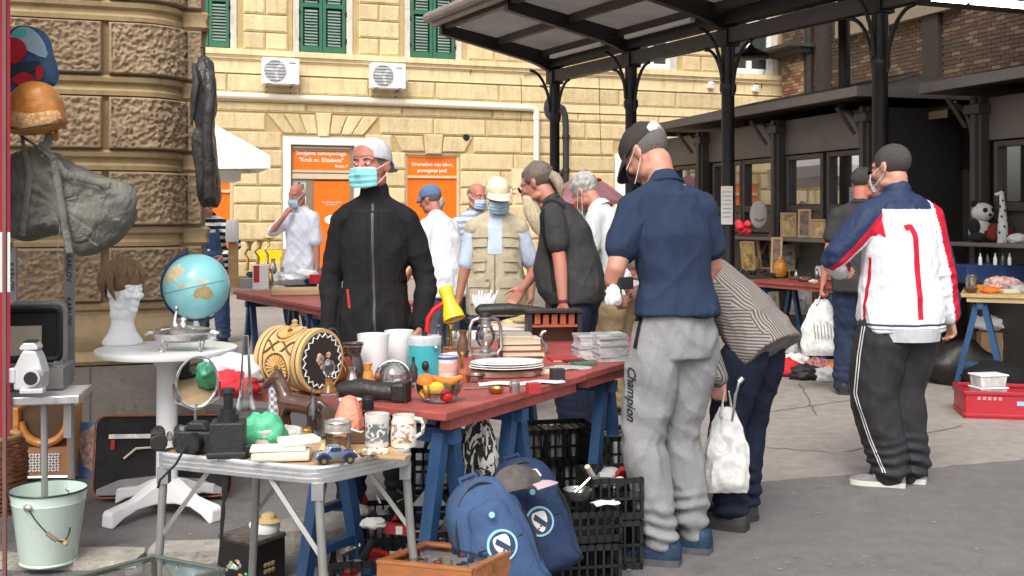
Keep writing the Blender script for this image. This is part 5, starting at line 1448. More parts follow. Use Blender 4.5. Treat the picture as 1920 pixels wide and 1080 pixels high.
p = Person('man from behind in white t-shirt and blue cap, grey trousers', at_px(836, 215), rad(52), 1.70, lean=18, lean0=4, fat=1.12, head=(-10, 14, 0), vox=.010, neckf=8,
           arms={'L': (V((-.20, .26, .92)), V((-.5, -1, 0)))}, skin=SK2)
p.body().face(); p.hairshell(H_SALT, (.0785, .098, .082), (0, -.02, .03), .002); p.cap(K_BLCAP, bill=.05)
p.top(K_WHITE, 't_shirt', 'half', .020, .16, .025, .010, 7); p.neckband(K_WHITE); p.trousers(cloth('slate_cotton', (.10, .11, .14)), 'trousers', .02); p.shoes(K_BLK2)
K_CHK = stripes('blue_white_stripe', (.60, .63, .70), (.26, .34, .52), 17, 'Z')
p = Person('bald man in blue and white striped shirt and mask behind the fishing vest', at_px(884, 200), rad(-150), 1.72, lean=8, head=(-6, 10, 0), vox=.010, skin=SK2)
p.body().face(); p.hairshell(H_SALT, (.0785, .092, .074), (0, -.026, .018), .002); p.mask(K_MASKB); p.top(K_CHK, 'shirt', 'half', .018, .12, .015, .008); p.collar(K_CHK); p.trousers(K_JEAN2); p.shoes(K_BLK2)
p = Person('dark haired man in yellow shirt bending beside the white t-shirt', at_px(862, 176), rad(-120), 1.70, lean=24, lean0=6, head=(0, 30, 0), vox=.012, skin=SK3)
p.body().face(); p.hairshell(H_DARK, (.0785, .096, .086), (0, -.02, .03), .002); p.top(cloth('yellow_shirt', (.66, .50, .14)), 'shirt', 'half'); p.trousers(K_JEAN); p.shoes(K_BLK2)
p = Person('white haired person in pale clothes far behind the blue cap', at_px(822, 150), rad(160), 1.66, head=(0, 18, 0), vox=.012)
p.body().face(); p.hairshell(H_WHITE, (.092, .108, .096), (0, -.018, .034), .012); p.top(K_WHITE, 'shirt', 'long'); p.trousers(K_KHAKI); p.shoes(K_BLK2)
p = Person('balding man in white short sleeved shirt and mask with his hand at his chin', at_px(566, 170), rad(152), 1.77, lean=3, fat=1.05, head=(8, 14, 0), vox=.009,
           arms={'R': (V((.06, .22, 1.44)), V((1, -.1, -1))), 'L': (V((-.26, .06, .86)), V((-.6, -1, 0)))}, skin=SK2)
p.body(curl=60, hands={'R': {'fdir': (-.5, -.2, .8), 'pn': (-.3, -1, 0)}}).face((.3, .27, .25)); p.hairshell(H_WHITE, (.0785, .088, .070), (0, -.030, .012), .004); p.mask(K_MASKB, down=-.012)
p.top(cloth('white_blue_shirt', (.68, .71, .80), fold=.35), 'shirt', 'half', .020, .14, .018, .010, 7); p.collar(K_WHITE, .05, open_=.9); p.trousers(K_JEAN); p.shoes(K_BLK2)
K_BW = stripes('black_white_stripe', (.015, .015, .016), (.66, .65, .62), 13, 'Z')
K_DEN = cloth('bib_denim', (.045, .08, .17), .9, .5, 300, .25)
p = Person('white haired man in denim bib overalls and black and white striped top looking down', at_px(398, 165), rad(182), 1.72, lean=30, lean0=8, head=(0, 32, 0), neckf=10, vox=.009, fat=1.08,
           arms={'R': (V((.22, .36, .96)), V((1, -.6, 0))), 'L': (V((-.20, .36, .98)), V((-1, -.6, 0)))}, skin=SK2)
p.body().face((.5, .48, .45)); p.hairshell(H_WHITE, (.088, .104, .090), (0, -.022, .038), .008)
tp = p.top(K_BW, 'striped_top', 'long', .016, .08, .010, .008, 8); p.collar(K_BW, .04)
def bibfn(u, v): return V(((u-.5)*(.22+.10*(1-v)), .5, .98+.36*v))
b = MB(); b.shell(bibfn, 10, 10, 0); me = b.mesh('bib', K_DEN); decal(me, tp, V((0, -1, -.3)), .010); bib = link('bib', me, p.t)
b = MB(); b.shell(lambda u, v: V(((u-.5)*.15, .5, 1.11+.14*v)), 6, 6, 0); me = b.mesh('bib_pocket', K_DEN); decal(me, tp, V((0, -1, -.3)), .017); link('bib_pocket', me, bib)
b = MB(); b.box((0, .5, 1.17), (.022, .002, .022)); me = b.mesh('badge', M_WFRAME); decal(me, tp, V((0, -1, -.3)), .022); link('badge', me, bib)
for sg in (-1, 1): strip_on(tp, [V((sg*.10, .6, 1.33)), V((sg*.105, .6, 1.42)), V((sg*.10, .6, 1.50))], .035, V((0, -1, -.5)), K_DEN, 'strap', p.t, .012, 10)
p.trousers(K_DEN, 'overalls', .022, .02, waist=.12); p.shoes(K_BLK2)
# ================================================ TABLES
M_REDP = mat('red_table_paint', (.33, .07, .058), .5, var=.28, vs=9, bump=.3, bs=30, dirt=.4)
M_BLUEP = mat('blue_steel_paint', (.025, .075, .175), .45, var=.15, vs=8, dirt=.25)
M_ALU = mat('brushed_aluminium', (.70, .70, .70), .32, metal=.85, var=.08, vs=12); M_ALUD = mat('aluminium_groove', (.30, .30, .30), .5, metal=.5)
M_GTUBE = mat('grey_steel_tube', (.33, .325, .31), .42, metal=.5, var=.12)
M_PLY = mat('pale_wood', (.46, .31, .17), .55, var=.2, vs=4, stretch=(1, 9, 1))
M_BPL = mat('black_plastic', (.016, .016, .017), .45, var=.2, vs=14); M_CHR = mat('chrome', (.75, .75, .76), .12, metal=1, var=.03); M_SILV = mat('worn_silver', (.55, .54, .52), .28, metal=.9, var=.2, vs=12)
M_WPL = mat('white_plastic', (.80, .80, .80), .35, var=.03); M_CER = mat('white_ceramic', (.80, .79, .77), .15, var=.03, coat=.4); M_GLS = glass('clear_glass'); M_GLSR = glass('cut_glass', (.86, .88, .88), .12)
M_WOOD = mat('orange_brown_wood', (.34, .125, .045), .4, var=.25, vs=4, stretch=(1, 8, 8)); M_WOOD2 = mat('dark_brown_wood', (.10, .05, .028), .5, var=.25, vs=5, stretch=(1, 8, 8)); M_TANW = mat('tan_wood', (.42, .27, .13), .5, var=.2, vs=6, stretch=(1, 6, 6))
M_GREY = mat('grey_plastic', (.30, .30, .30), .5, var=.1); M_PAPER = mat('paper_white2', (.74, .73, .70), .75, var=.06, vs=10); M_CREAMP = mat('cream_plastic', (.74, .68, .54), .35, var=.05); M_GOLD = mat('brass', (.62, .42, .13), .25, metal=.95, var=.15)
M_LEATH = mat('black_leather', (.022, .020, .019), .42, var=.3, vs=14, bump=.4, bs=60)
TZ = .78
def trestle(t, x, y0, y1, h, sp=.19, m=None):
 b = MB(); m = m or M_BLUEP
 b.box((x, (y0+y1)/2, h-.03), (.05, y1-y0, .05)); tr = b.build('trestle_bar', m, t, smooth=False)
 for y in (y0+.05, y1-.05):
  for sg in (-1, 1):
   q = MB(); top = V((x+sg*.028, y, h-.02)); bot = V((x+sg*sp, y, 0)); d = (bot-top); mid = (top+bot)/2
   q.box(mid, (.045, .045, d.length), V((0, 0, 1)).rotation_difference(-d).to_matrix()); q.build('trestle_leg', m, tr, smooth=False)
  q = MB(); q.box((x, y+.001, .22), (sp*1.5, .03, .03)); q.build('trestle_rail', m, tr, smooth=False)
def table(name, label, P0, ang, L, Wd, z, trest, boards, m=None):
 t = thing(name, label, 'table', (P0.x, P0.y, 0), ang)
 for i, (x0, x1, dz) in enumerate(boards):
  b = MB(); b.box(((x0+x1)/2, Wd/2, z-.014+dz), (x1-x0, Wd, .028)); tb = b.build('table_top', m or M_REDP, t, smooth=False, bevel=.004)
  q = MB(); q.box(((x0+x1)/2, .035, z-.048+dz), (x1-x0-.1, .04, .036)); q.build('batten', m or M_REDP, tb, smooth=False)
 for i, x in enumerate(trest): trestle(t, x, .03, Wd*(.60 if i == 0 else .95), z-.07)
 return t
A_RT = math.atan2(.868, .499); C_RT = T(836, 775, TZ)
table('trestle_table', 'red trestle table on blue legs crowded with bric-a-brac in the foreground', C_RT, A_RT, 2.4, 1.05, TZ, (.12, .60, 1.42, 2.2), [(0, 1.05, 0), (1.052, 2.4, .003)])
CZ = .70
FL, FRc, BR_ = T(282, 846, CZ), T(604, 877, CZ), T(785, 838, CZ); BL_ = FL+BR_-FRc
ctp = (FL+BR_)/2
t = thing('camping_table', 'small folding camping table with ribbed aluminium rim at the front left', 'table', (ctp.x, ctp.y, 0)); CT = t
def rounded(poly, r, n=6):
 out = []
 for i, p in enumerate(poly):
  a, c = poly[i-1], poly[(i+1) % len(poly)]; u, v = (a-p).normalized(), (c-p).normalized()
  for j in range(n+1):
   k = j/n; q0 = p+u*r*(1-k)**1; q1 = p+v*r*k; out.append((p+u*r*(1-k)*(1-k)+v*r*k*k))
 return out
cp = [V((p.x-ctp.x, p.y-ctp.y)) for p in (FL, FRc, BR_, BL_)]
top = rounded(cp, .07)
b = MB(); b.prism([(p.x, p.y) for p in rounded([p*.975 for p in cp], .06)], .012, Matrix.Translation((0, 0, CZ-.014))); b.build('table_top', M_PLY, t, smooth=False)
b = MB(); n = len(top); prof = [(.0, .001), (.003, -.006), (-.001, -.0085), (.003, -.011), (.003, -.020), (-.001, -.0225), (.003, -.025), (.003, -.034), (-.001, -.0365), (.003, -.039), (.002, -.050), (-.012, -.050)]
prof = [(-.012, .001)]+prof
vs = []
for o, z in prof:
 for i, p in enumerate(top):
  d = p.normalized(); vs.append((p.x+d.x*o, p.y+d.y*o, CZ+z))
fs = [(j*n+i, (j*n+n+i), j*n+n+(i+1) % n, j*n+(i+1) % n) for j in range(len(prof)-1) for i in range(n)]
b.add(vs, [f[::-1] for f in fs]); b.build('rim', M_ALU, t, ang=20)
b = MB(); b.prism([(p.x*.97, p.y*.97) for p in top], .004, Matrix.Translation((0, 0, CZ-.045))); b.build('underside', M_GTUBE, t, smooth=False)
legs = [(FL, T(300, 876, CZ-.04), (-.05, .02)), (FRc, T(608, 905, CZ-.04), (.05, -.03)), (BR_, T(755, 872, CZ-.04), (.06, .04)), (BL_, None, (-.04, .05))]
for i, c in enumerate(cp):
 q = c*.90; o = legs[i][2]
 b = MB(); b.tube([(q.x, q.y, CZ-.05), (q.x+o[0]*.3, q.y+o[1]*.3, .4), (q.x+o[0], q.y+o[1], 0)], .0135, 10); lg = b.build('leg', M_GTUBE, t)
 nb = cp[(i+1) % 4 if i % 2 == 0 else i-1]; e = c*.90+(nb-c)*.27
 b = MB(); b.box(((e.x+q.x+o[0]*.4)/2, (e.y+q.y+o[1]*.4)/2, (CZ-.05+.42)/2), (.014, .010, (V((e.x, e.y, CZ-.05))-V((q.x+o[0]*.4, q.y+o[1]*.4, .42))).length), V((0, 0, 1)).rotation_difference(V((e.x, e.y, CZ-.05))-V((q.x+o[0]*.4, q.y+o[1]*.4, .42))).to_matrix()); b.build('brace', M_GTUBE, lg, smooth=False)
 b = MB(); b.box((q.x, q.y, CZ-.075), (.035, .035, .05)); b.build('bracket', M_ALUD, lg, smooth=False)
for px, py in ((318, 862), (460, 876), (548, 886), (690, 862)):
 pass
def put(name, label, cat, px, py, z=TZ, rz=0, group=None):
 p = T(px, py, z); return thing(name, label, cat, p, rad(rz), group)
def S_(py, z): return (py-YH)/(CH-z)
def one(name, label, cat, px, py, z, mb, m, rz=0, group=None, bevel=0, smooth=True, part=None, ang=40):
 t = put(name, label, cat, px, py, z, rz, group); mb.build(part or 'body', m, t, bevel=bevel, smooth=smooth, ang=ang); return t
# ================================================ WHITE ROUND TABLE AND WHAT STANDS ON IT
RS, RZT = 385., .80
rt = W(313, YH, RS); rt.z = 0
t = thing('pedestal_table', 'white plastic round pedestal table carrying the globe and the wig stand', 'table', rt, rad(12))
b = MB(); b.lathe([(.31, RZT-.035), (.33, RZT-.03), (.337, RZT-.014), (.334, RZT-.002), (.325, RZT)], 48); b.build('table_top', M_WPL, t)
b = MB(); b.lathe([(.052, .09), (.050, .5), (.048, .70), (.075, .74), (.14, RZT-.03)], 20); b.build('column', M_WPL, t)
for k in range(4):
 a = rad(45+90*k); b = MB(); n = 6; d = V((math.cos(a), math.sin(a), 0)); sd_ = V((-d.y, d.x, 0))
 rows = [(.03, .055, .05, .17), (.10, .042, .06, .145), (.2, .034, .055, .10), (.28, .036, .03, .085), (.335, .040, 0, .075), (.35, .036, 0, .06)]
 vs = [];
 for r_, w_, z0, z1 in rows: vs += [d*r_-sd_*w_+V((0, 0, z0)), d*r_+sd_*w_+V((0, 0, z0)), d*r_+sd_*w_*.8+V((0, 0, z1)), d*r_-sd_*w_*.8+V((0, 0, z1))]
 fs = [(j*4+i, j*4+(i+1) % 4, j*4+4+(i+1) % 4, j*4+4+i) for j in range(5) for i in range(4)]+[(3, 2, 1, 0), (20, 21, 22, 23)]
 b.add(vs, fs); b.build('foot', M_WPL, t, smooth=False, bevel=.008)
M_FOAM = mat('white_foam', (.80, .80, .81), .8, var=.02, bump=.15, bs=150)
hp = T(233, 646, RZT); t = thing('wig_stand', 'white foam head with short brown wig on the round white table', 'wig stand', hp, rad(-120))
class _H: pass
h = _H(); h.HM = Matrix.Translation((0, .0, .275)) @ Matrix.Scale(.98, 4); h.p3 = V((0, -.01, .14)); h.dirs = [V((0, 0, 1))]*5; h.k = 1
b = MB(); Person.headpieces(h, b, .9, .9)
b.lathe([(.095, 0), (.10, .012), (.09, .03), (.068, .06), (.055, .10), (.052, .15), (.056, .2)], 20, (0, -.012, 0))
finish(remesh(b, .0055, 4), 'foam_head', M_FOAM, t)
M_WIG = hair_mat('brown_wig_hair', (.20, .115, .055), (70, 70, 7))
b = MB(); b.M = h.HM
def strand(a, ph0, L, r, out=0.0, z0=.045, tw=0):
 pts = []
 for i in range(6):
  u = i/5; ph = ph0-u*L; aa = a+tw*u
  rx, ry, rz_ = .090+out+.012*math.sin(u*3), .106+out+.010*math.sin(u*3), .100+out
  pts.append(V((rx*math.cos(aa)*math.cos(ph), -.015+ry*math.sin(aa)*math.cos(ph), z0+rz_*math.sin(ph)-.02*u*u)))
 b.tube(pts, [r*.8, r, r, r*.9, r*.7, r*.2], 5, True, 1.8)
b.ell((0, -.012, .052), (.096, .110, .088), n=24, k=14)
for i in range(230):
 a = R.uniform(0, 2*math.pi); fr_ = math.sin(a) > .35
 strand(a, R.uniform(.5, 1.5) if not fr_ else R.uniform(.85, 1.5), R.uniform(.9, 1.3) if not fr_ else R.uniform(.45, .75), R.uniform(.005, .009), R.uniform(.002, .014), tw=R.uniform(-.5, .2))
for i in range(60):
 a = rad(R.uniform(200, 340)); strand(a, R.uniform(.1, .4), R.uniform(.8, 1.15), R.uniform(.004, .007), R.uniform(-.004, .006), tw=R.uniform(-.2, .2))
b.build('wig', M_WIG, t)
gp = T(362, 641, RZT)+V((0, .06, 0)); gp.z = RZT
s_g = F_PX/gp.y; GR = 61/s_g; gz = CH-(537-YH)/s_g-RZT
t = thing('globe', 'pale turquoise terrestrial globe showing Australia on the round white table', 'globe', gp)
k = NT('globe_print'); co = k.coord(rnd=False)
n1 = k.noise(co, 7, 5, .6); sea = k.ramp(k.noise(co, 3, 3, .5), [(.3, (.16, .58, .64)), (.7, (.36, .76, .80))])
k.l(sea, k.b.inputs['Base Color']); k.b.inputs['Roughness'].default_value = .28; k.b.inputs['Coat Weight'].default_value = .4
b = MB(); b.ell((0, 0, 0), GR, n=48, k=28); ball = b.build('globe_ball', k.m, t, (0, 0, gz)); ball.rotation_euler = (0, rad(-20), 0)
M_LAND = mat('globe_land', (.50, .36, .17), .35, var=.25, vs=16, coat=.3); M_LAND2 = mat('globe_pale_land', (.72, .62, .38), .35, var=.3, vs=14, coat=.3); M_LINE = mat('globe_line', (.08, .20, .26), .5)
def on_globe(x, y, rr=1.002):
 d2 = x*x+y*y; d2 = min(d2, .98); return V((x, -math.sqrt(1-d2), y))*GR*rr
def land(pts, m, nm='land'):
 """filled outline pressed on the ball; outline in the disc seen from the camera"""
 cx = sum(p[0] for p in pts)/len(pts); cy = sum(p[1] for p in pts)/len(pts); n = len(pts)
 dense = []
 for i in range(n):
  a, c = pts[i], pts[(i+1) % n]
  for q in (0, .33, .66): dense.append((a[0]+(c[0]-a[0])*q+R.uniform(-.012, .012), a[1]+(c[1]-a[1])*q+R.uniform(-.012, .012)))
 N = len(dense); vs = []
 for f_ in (1, .66, .33): vs += [on_globe(cx+(x-cx)*f_, cy+(y-cy)*f_, 1.004) for x, y in dense]
 vs.append(on_globe(cx, cy, 1.004)); fs = []
 for j in range(2):
  for i in range(N): a, c = j*N+i, j*N+(i+1) % N; fs.append((a, c, c+N, a+N))
 for i in range(N): fs.append((2*N+i, 2*N+(i+1) % N, 3*N))
 q = MB(); q.add(vs, fs); q.build(nm, m, t, (0, 0, gz))
land([(.18, -.14), (.30, .02), (.42, .05), (.50, .12), (.60, .02), (.68, -.10), (.70, -.24), (.60, -.34), (.46, -.33), (.36, -.27), (.24, -.30), (.17, -.22)], M_LAND)
land([(-.92, .10), (-.80, .38), (-.55, .62), (-.30, .72), (-.12, .55), (-.18, .40), (-.30, .36), (-.36, .20), (-.48, .28), (-.56, .10), (-.66, .30), (-.78, .12)], M_LAND2)
land([(.25, .22), (.40, .30), (.55, .22), (.60, .16), (.45, .18), (.33, .16)], M_LAND2); land([(-.30, .05), (-.22, .16), (-.12, .20), (-.08, .10), (-.2, .0)], M_LAND2); land([(-.02, .10), (.06, .16), (.10, .06), (.02, .0)], M_LAND2); land([(-.42, .10), (-.30, -.04), (-.26, -.06), (-.36, .10)], M_LAND2)
land([(.10, .30), (.14, .38), (.18, .30), (.14, .24)], M_LAND2)
b = MB(); b.tube([on_globe(x, .0+.22*x, 1.006) for x in np.linspace(-.93, .93, 30)], .0012, 4); b.build('equator_line', M_LINE, t, (0, 0, gz))
b = MB(); mm = Matrix.Rotation(rad(-20), 3, 'Y')
b.tube([mm @ V((math.sin(a)*GR*1.07*-1, 0, -math.cos(a)*GR*1.07)) for a in np.linspace(-.25, 3.3, 26)], .008, 6); o = b.build('meridian_arm', mat('navy_plastic', (.03, .05, .14), .35), t, (0, 0, gz)); o.rotation_euler = (0, 0, 0)
b = MB(); b.lathe([(.10, 0), (.10, .012), (.07, .022), (.02, .03), (.014, gz-GR*1.05)], 24); b.build('base', M_WPL, t)
dp = T(343, 658, RZT); t = thing('silver_dish', 'oval silver chafing dish with curled handles on the round white table', 'dish', dp, rad(6))
b = MB(); b.M = Matrix.Scale(.62, 4, (0, 1, 0)); b.lathe([(.09, .045), (.125, .055), (.135, .08), (.14, .085), (.13, .09), (.13, .105), (.12, .108), (.06, .118), (.02, .122), (.012, .14), (.02, .148), (.012, .16), (.003, .163)], 36); b.build('bowl', M_SILV, t)
for k in range(4):
 a = rad(45+90*k); b = MB(); x, y = .115*math.cos(a), .07*math.sin(a); b.tube([(x, y, .06), (x*1.1, y*1.1, .035), (x*1.04, y*1.04, .012), (x*1.16, y*1.16, 0)], [.006, .005, .005, .009], 6); b.build('foot', M_SILV, t)
for sg in (-1, 1):
 b = MB(); b.tube([(sg*.13, -.02, .09), (sg*.165, -.02, .085), (sg*.175, 0, .075), (sg*.165, .02, .085), (sg*.13, .02, .09)], .006, 6); b.build('handle', M_SILV, t)
b = MB(); b.box((-.02, 0, .111), (.16, .10, .004)); b.build('mirror_lid', M_CHR, t, smooth=False)
b = MB(); b.tube([(-.035, -.01, .115), (-.035, -.01, .15), (-.03, 0, .185)], [.012, .007, .006], 8); b.ell((-.03, 0, .2), (.009, .009, .016)); b.build('cork_handle', M_CHR, t)
# ================================================ GREEN BUCKET, SUITCASE, BASKET, CABINET
M_ENAM = mat('mint_enamel', (.52, .63, .55), .3, var=.05, vs=3, coat=.3); M_RIM = mat('dark_green_rim', (.012, .035, .028), .35)
bp = G(91, 1066); t = thing('enamel_bucket', 'pale mint green enamel bucket with dark rim on the kerb slab', 'bucket', bp+V((0, 0, .03)), rad(-20))
b = MB(); b.lathe([(.109, 0), (.113, .006), (.109, .012), (.112, .02), (.141, .245), (.144, .25), (.142, .256), (.151, .295), (.147, .296), (.137, .25), (.106, .012), (.02, .01)], 48); b.build('pail', M_ENAM, t)
b = MB(); b.tube([(.152*math.cos(a), .152*math.sin(a), .297) for a in np.linspace(0, 2*math.pi, 49)], .0042, 6, False); b.build('rim', M_RIM, t)
for sg in (-1, 1):
 b = MB(); b.ell((sg*.148*.2, -sg*.148*.98, .255), (.02, .012, .016)); b.build('handle_lug', M_SILV, t)
b = MB(); h0 = V((.0296, -.147, .255)); h1 = V((-.0296, .147, .255))
pts = [h0.lerp(h1, i/14)+(V((.165, -.10, -.12)))*1.05*math.sin(math.pi*i/14)**.8 for i in range(15)]
b.tube(pts, .003, 6); b.build('handle', M_IRON, t); b = MB(); b.tube(pts[3:6], .009, 8); b.build('handle_grip', mat('worn_grip', (.22, .15, .10), .6), t)
b = MB(); b.tube([pts[7]-V((.01, 0, .0)), pts[7]+V((.012, 0, -.014))], [.012, .008], 8); b.build('grip_end', M_TANW, t)
def rbox(w_, h_, r, n=6):
 out = []
 for cx, cy, a0 in ((w_/2-r, h_/2-r, 0), (-w_/2+r, h_/2-r, 90), (-w_/2+r, -h_/2+r, 180), (w_/2-r, -h_/2+r, 270)):
  for i in range(n+1): a = rad(a0+90*i/n); out.append((cx+r*math.cos(a), cy+r*math.sin(a)))
 return out
XZ = Matrix.Rotation(rad(90), 4, 'X')         # polygon (x,y) -> (x,z), extruded towards -y
sp_ = G(298, 938); t = thing('suitcase', 'black soft suitcase with orange piping lying on its edge behind the round table foot', 'suitcase', sp_+V((0, .12, 0)), rad(4))
t.rotation_euler = (rad(-10), 0, rad(4))
b = MB(); b.prism(rbox(.66, .40, .05), .15, Matrix.Translation((0, 0, .20)) @ XZ); b.build('shell', mat('black_nylon', (.014, .012, .012), .7, bump=.4, bs=200, var=.2), t, bevel=.012)
M_ORP = mat('orange_piping', (.40, .10, .03), .5)
for y in (-.155, -.004):
 b = MB(); pl = rbox(.665, .405, .05); b.tube([(x, y, z+.20) for x, z in pl+[pl[0]]], .0045, 6, False); b.build('piping', M_ORP, t)
b = MB(); b.prism([(x, z) for x, z in [(-.31, 0), (.31, 0), (.31, .03), (.2, .075), (0, .095), (-.2, .075), (-.31, .03)]], .012, Matrix.Translation((0, -.149, .01)) @ XZ); b.build('grey_pocket', mat('grey_nylon', (.30, .28, .28), .75, bump=.4, bs=200), t, smooth=False)
b = MB(); b.box((-.14, -.158, .30), (.24, .012, .022)); b.build('luggage_bar', M_SILV, t, smooth=False); b = MB(); b.box((-.24, -.157, .26), (.02, .006, .05)); b.build('red_tab', mat('red_tab', (.5, .03, .02), .6), t, smooth=False)
b = MB(); b.tube([(-.18, -.162, .19), (-.12, -.17, .24), (-.02, -.165, .245)], .006, 6); b.build('strap', M_CREAMP, t)
cp_ = G(82, 905); t = thing('radio_cabinet', 'old orange wooden radio cabinet with white grille under the left stall table', 'radio', cp_, rad(6))
w_, h_ = .30, .40
M_ORW = mat('orange_varnish', (.55, .22, .045), .35, var=.25, vs=5, stretch=(1, 1, 6), coat=.3)
for x in (-.14, .14):
 b = MB(); b.box((x, .08, .21), (.03, .2, .40)); b.build('side_panel', M_ORW, t, smooth=False, bevel=.006)
b = MB(); b.box((0, .1, .2), (.25, .14, .38)); b.build('back_box', M_WOOD2, t, smooth=False)
b = MB(); b.prism(rbox(.25, .16, .006), .012, Matrix.Translation((0, .02, .11)) @ XZ); b.build('lower_panel', mat('brown_panel', (.33, .17, .085), .5, var=.15), t, smooth=False)
b = MB(); b.tube([(.12*math.cos(a), .01, .33+.12*math.sin(a)) for a in np.linspace(math.pi, 2*math.pi, 20)], .022, 8); b.build('speaker_ring', M_ORW, t)
for i in range(11):
 for j in range(7):
  pass
b = MB()
for i in range(10):
 for j in range(7): b.box((-.074+.0165*i, .004, .065+.0145*j), (.012, .006, .008), rot('Y', 30 if (i+j) % 2 else -30))
o = b.build('grille', M_WPL, t, smooth=False); o['kind'] = 'stuff'
b = MB(); b.tube([(-.13, .0, .03), (.13, .0, .03)], .006, 6); b.build('chrome_strip', M_CHR, t)
cp_ = G(158, 900); t = thing('cloth_picture', 'blue board with a pink and grey flower cloth leaning at the plinth', 'picture', cp_+V((0, .06, 0)), rad(4)); t.rotation_euler = (rad(-8), 0, rad(4))
b = MB(); b.box((0, 0, .15), (.16, .015, .30)); b.build('board', mat('blue_board', (.09, .20, .42), .7, var=.1), t, smooth=False)
b = MB(); b.prism([(.07*math.cos(a)*(1+.12*math.sin(3*a)), .125*math.sin(a)*(1+.1*math.cos(5*a))) for a in np.linspace(0, 6.1, 22)], .012, Matrix.Translation((.02, -.008, .16)) @ XZ); b.build('flower_cloth', mat('pink_flower_cloth', (.42, .28, .24), .9, var=.7, vs=38), t)
bp = G(-8, 962); t = thing('wicker_basket', 'brown wicker basket cut by the left edge of the photo', 'basket', bp)
M_WICK = mat('wicker', (.22, .085, .035), .6, var=.4, vs=30)
b = MB(); n = 60
for i in range(15):
 z = .01+.024*i; r_ = .085+.055*math.sin(i/15*2.6); b.tube([(r_*math.cos(a)+.003*math.cos(14*a+i*math.pi), r_*math.sin(a)+.003*math.sin(14*a+i*math.pi), z) for a in np.linspace(0, 2*math.pi, 40)], .011, 5, False)
b.build('weave', M_WICK, t)
b = MB(); b.tube([(.11*math.cos(a), .11*math.sin(a), .37) for a in np.linspace(0, 2*math.pi, 30)], .014, 7, False); b.build('rim', mat('tan_cane', (.42, .25, .12), .5), t)
# ================================================ LEFT STALL: TABLE, PROJECTOR CASE, POSTS, BAGS
LZ = .70; LSs = 440.
lt = T(70, 744, LZ); 
t = thing('folding_table', 'grey folding table with aluminium edge under the projector case at left', 'table', (lt.x, lt.y, 0), rad(12))
b = MB(); b.box((-.17, .15, LZ-.012), (.66, .32, .022)); b.build('table_top', mat('grey_laminate', (.45, .45, .45), .4, var=.1), t, smooth=False)
b = MB(); b.box((-.17, -.012, LZ-.014), (.67, .012, .034)); b.box((.161, .15, LZ-.014), (.010, .32, .034)); b.build('edge_trim', M_ALU, t, smooth=False, bevel=.004)
for x, y in ((.02, .03), (.09, .24), (-.46, .03), (-.44, .26)):
 b = MB(); b.tube([(x, y, LZ-.03), (x+.005, y, 0)], .014, 8); b.build('leg', M_GTUBE, t)
b = MB(); b.box((.11, .05, LZ-.10), (.03, .03, .16)); b.build('hinge', M_GTUBE, t, smooth=False)
pc = T(40, 733, LZ); sc_p = S_(733, LZ)
t = thing('projector_case', 'open grey projector case with black lid on the left stall table', 'case', pc, rad(12))
M_CASE = mat('grey_case', (.20, .195, .19), .5, var=.1)
b = MB(); b.box((-.115, .13, .004), (.57, .27, .008)); 
for x0, y0, x1, y1 in ((-.40, -.02, .17, -.012), (-.40, .242, .17, .25), (.162, -.012, .17, .242), (-.40, -.012, -.392, .242)): b.box(((x0+x1)/2, (y0+y1)/2, .05), (x1-x0, y1-y0, .088))
b.build('tray', M_CASE, t, smooth=False)
b = MB(); b.box((-.115, .28, .20), (.48, .02, .25)); lid = b.build('lid_back', M_BPL, t, smooth=False, bevel=.01)
b = MB(); fr_ = rbox(.53, .27, .035); b.tube([(x*.93-.115, .25, z+.215) for x, z in fr_+[fr_[0]]], .013, 8, False); b.build('lid_rim', M_CASE, lid)
b = MB(); fr_ = rbox(.49, .23, .03); b.tube([(x*.93-.115, .255, z+.215) for x, z in fr_+[fr_[0]]], .02, 8, False); b.build('lid_padding', M_BPL, lid)
b = MB(); b.box((-.15, .267, .17), (.36, .004, .16)); b.build('lid_card', mat('beige_card', (.42, .37, .30), .7, var=.1), lid, smooth=False)
b = MB(); b.box((-.10, .25, .355), (.03, .02, .012)); b.build('lid_clasp', M_WPL, lid, smooth=False)
b = MB(); b.ell((-.19, .02, .095), (.035, .03, .012)); b.build('green_pouch', mat('green_pouch', (.10, .42, .16), .6), t)
b = MB()
for i in range(16): b.box((R.uniform(.06, .17), R.uniform(.02, .16), .08+R.uniform(0, .02)), (.035, .012, .014), rot('Z', R.uniform(0, 180)))
o = b.build('small_parts', mat('lens_caps', (.32, .32, .32), .3, metal=.4, var=.8, vs=30), t, smooth=False); o['kind'] = 'stuff'
pp = T(48, 738, LZ+.03)
t = thing('film_projector', 'silver film projector with round black lens in the open case', 'projector', pp+V((.0, .02, 0)), rad(8))
M_PJ = mat('silver_paint', (.58, .58, .59), .35, metal=.3, var=.06)
b = MB(); b.prism([(-.055, 0), (.055, 0), (.058, .07), (.045, .12), (.03, .155), (-.02, .16), (-.04, .12), (-.058, .08)], .10, Matrix.Translation((0, .10, .01)) @ XZ); b.build('housing', M_PJ, t, smooth=False, bevel=.008)
b = MB(); b.prism([(-.035, 0), (.035, 0), (.035, .012), (.02, .028), (-.02, .028), (-.035, .012)], .08, Matrix.Translation((0, .09, .17)) @ XZ); b.build('top_cover', M_PJ, t, smooth=False, bevel=.004)
b = MB(); b.box((0, .05, .2025), (.045, .06, .006)); b.build('black_vent', M_BPL, t, smooth=False)
b = MB(); b.cyl((.025, .0, .065), (.025, -.05, .065), .036, .034, 24); b.build('lens_barrel', M_PJ, t); b = MB(); b.cyl((.025, -.0505, .065), (.025, -.055, .065), .026, n=24); b.build('lens', mat('lens_glass', (.03, .025, .025), .08), t)
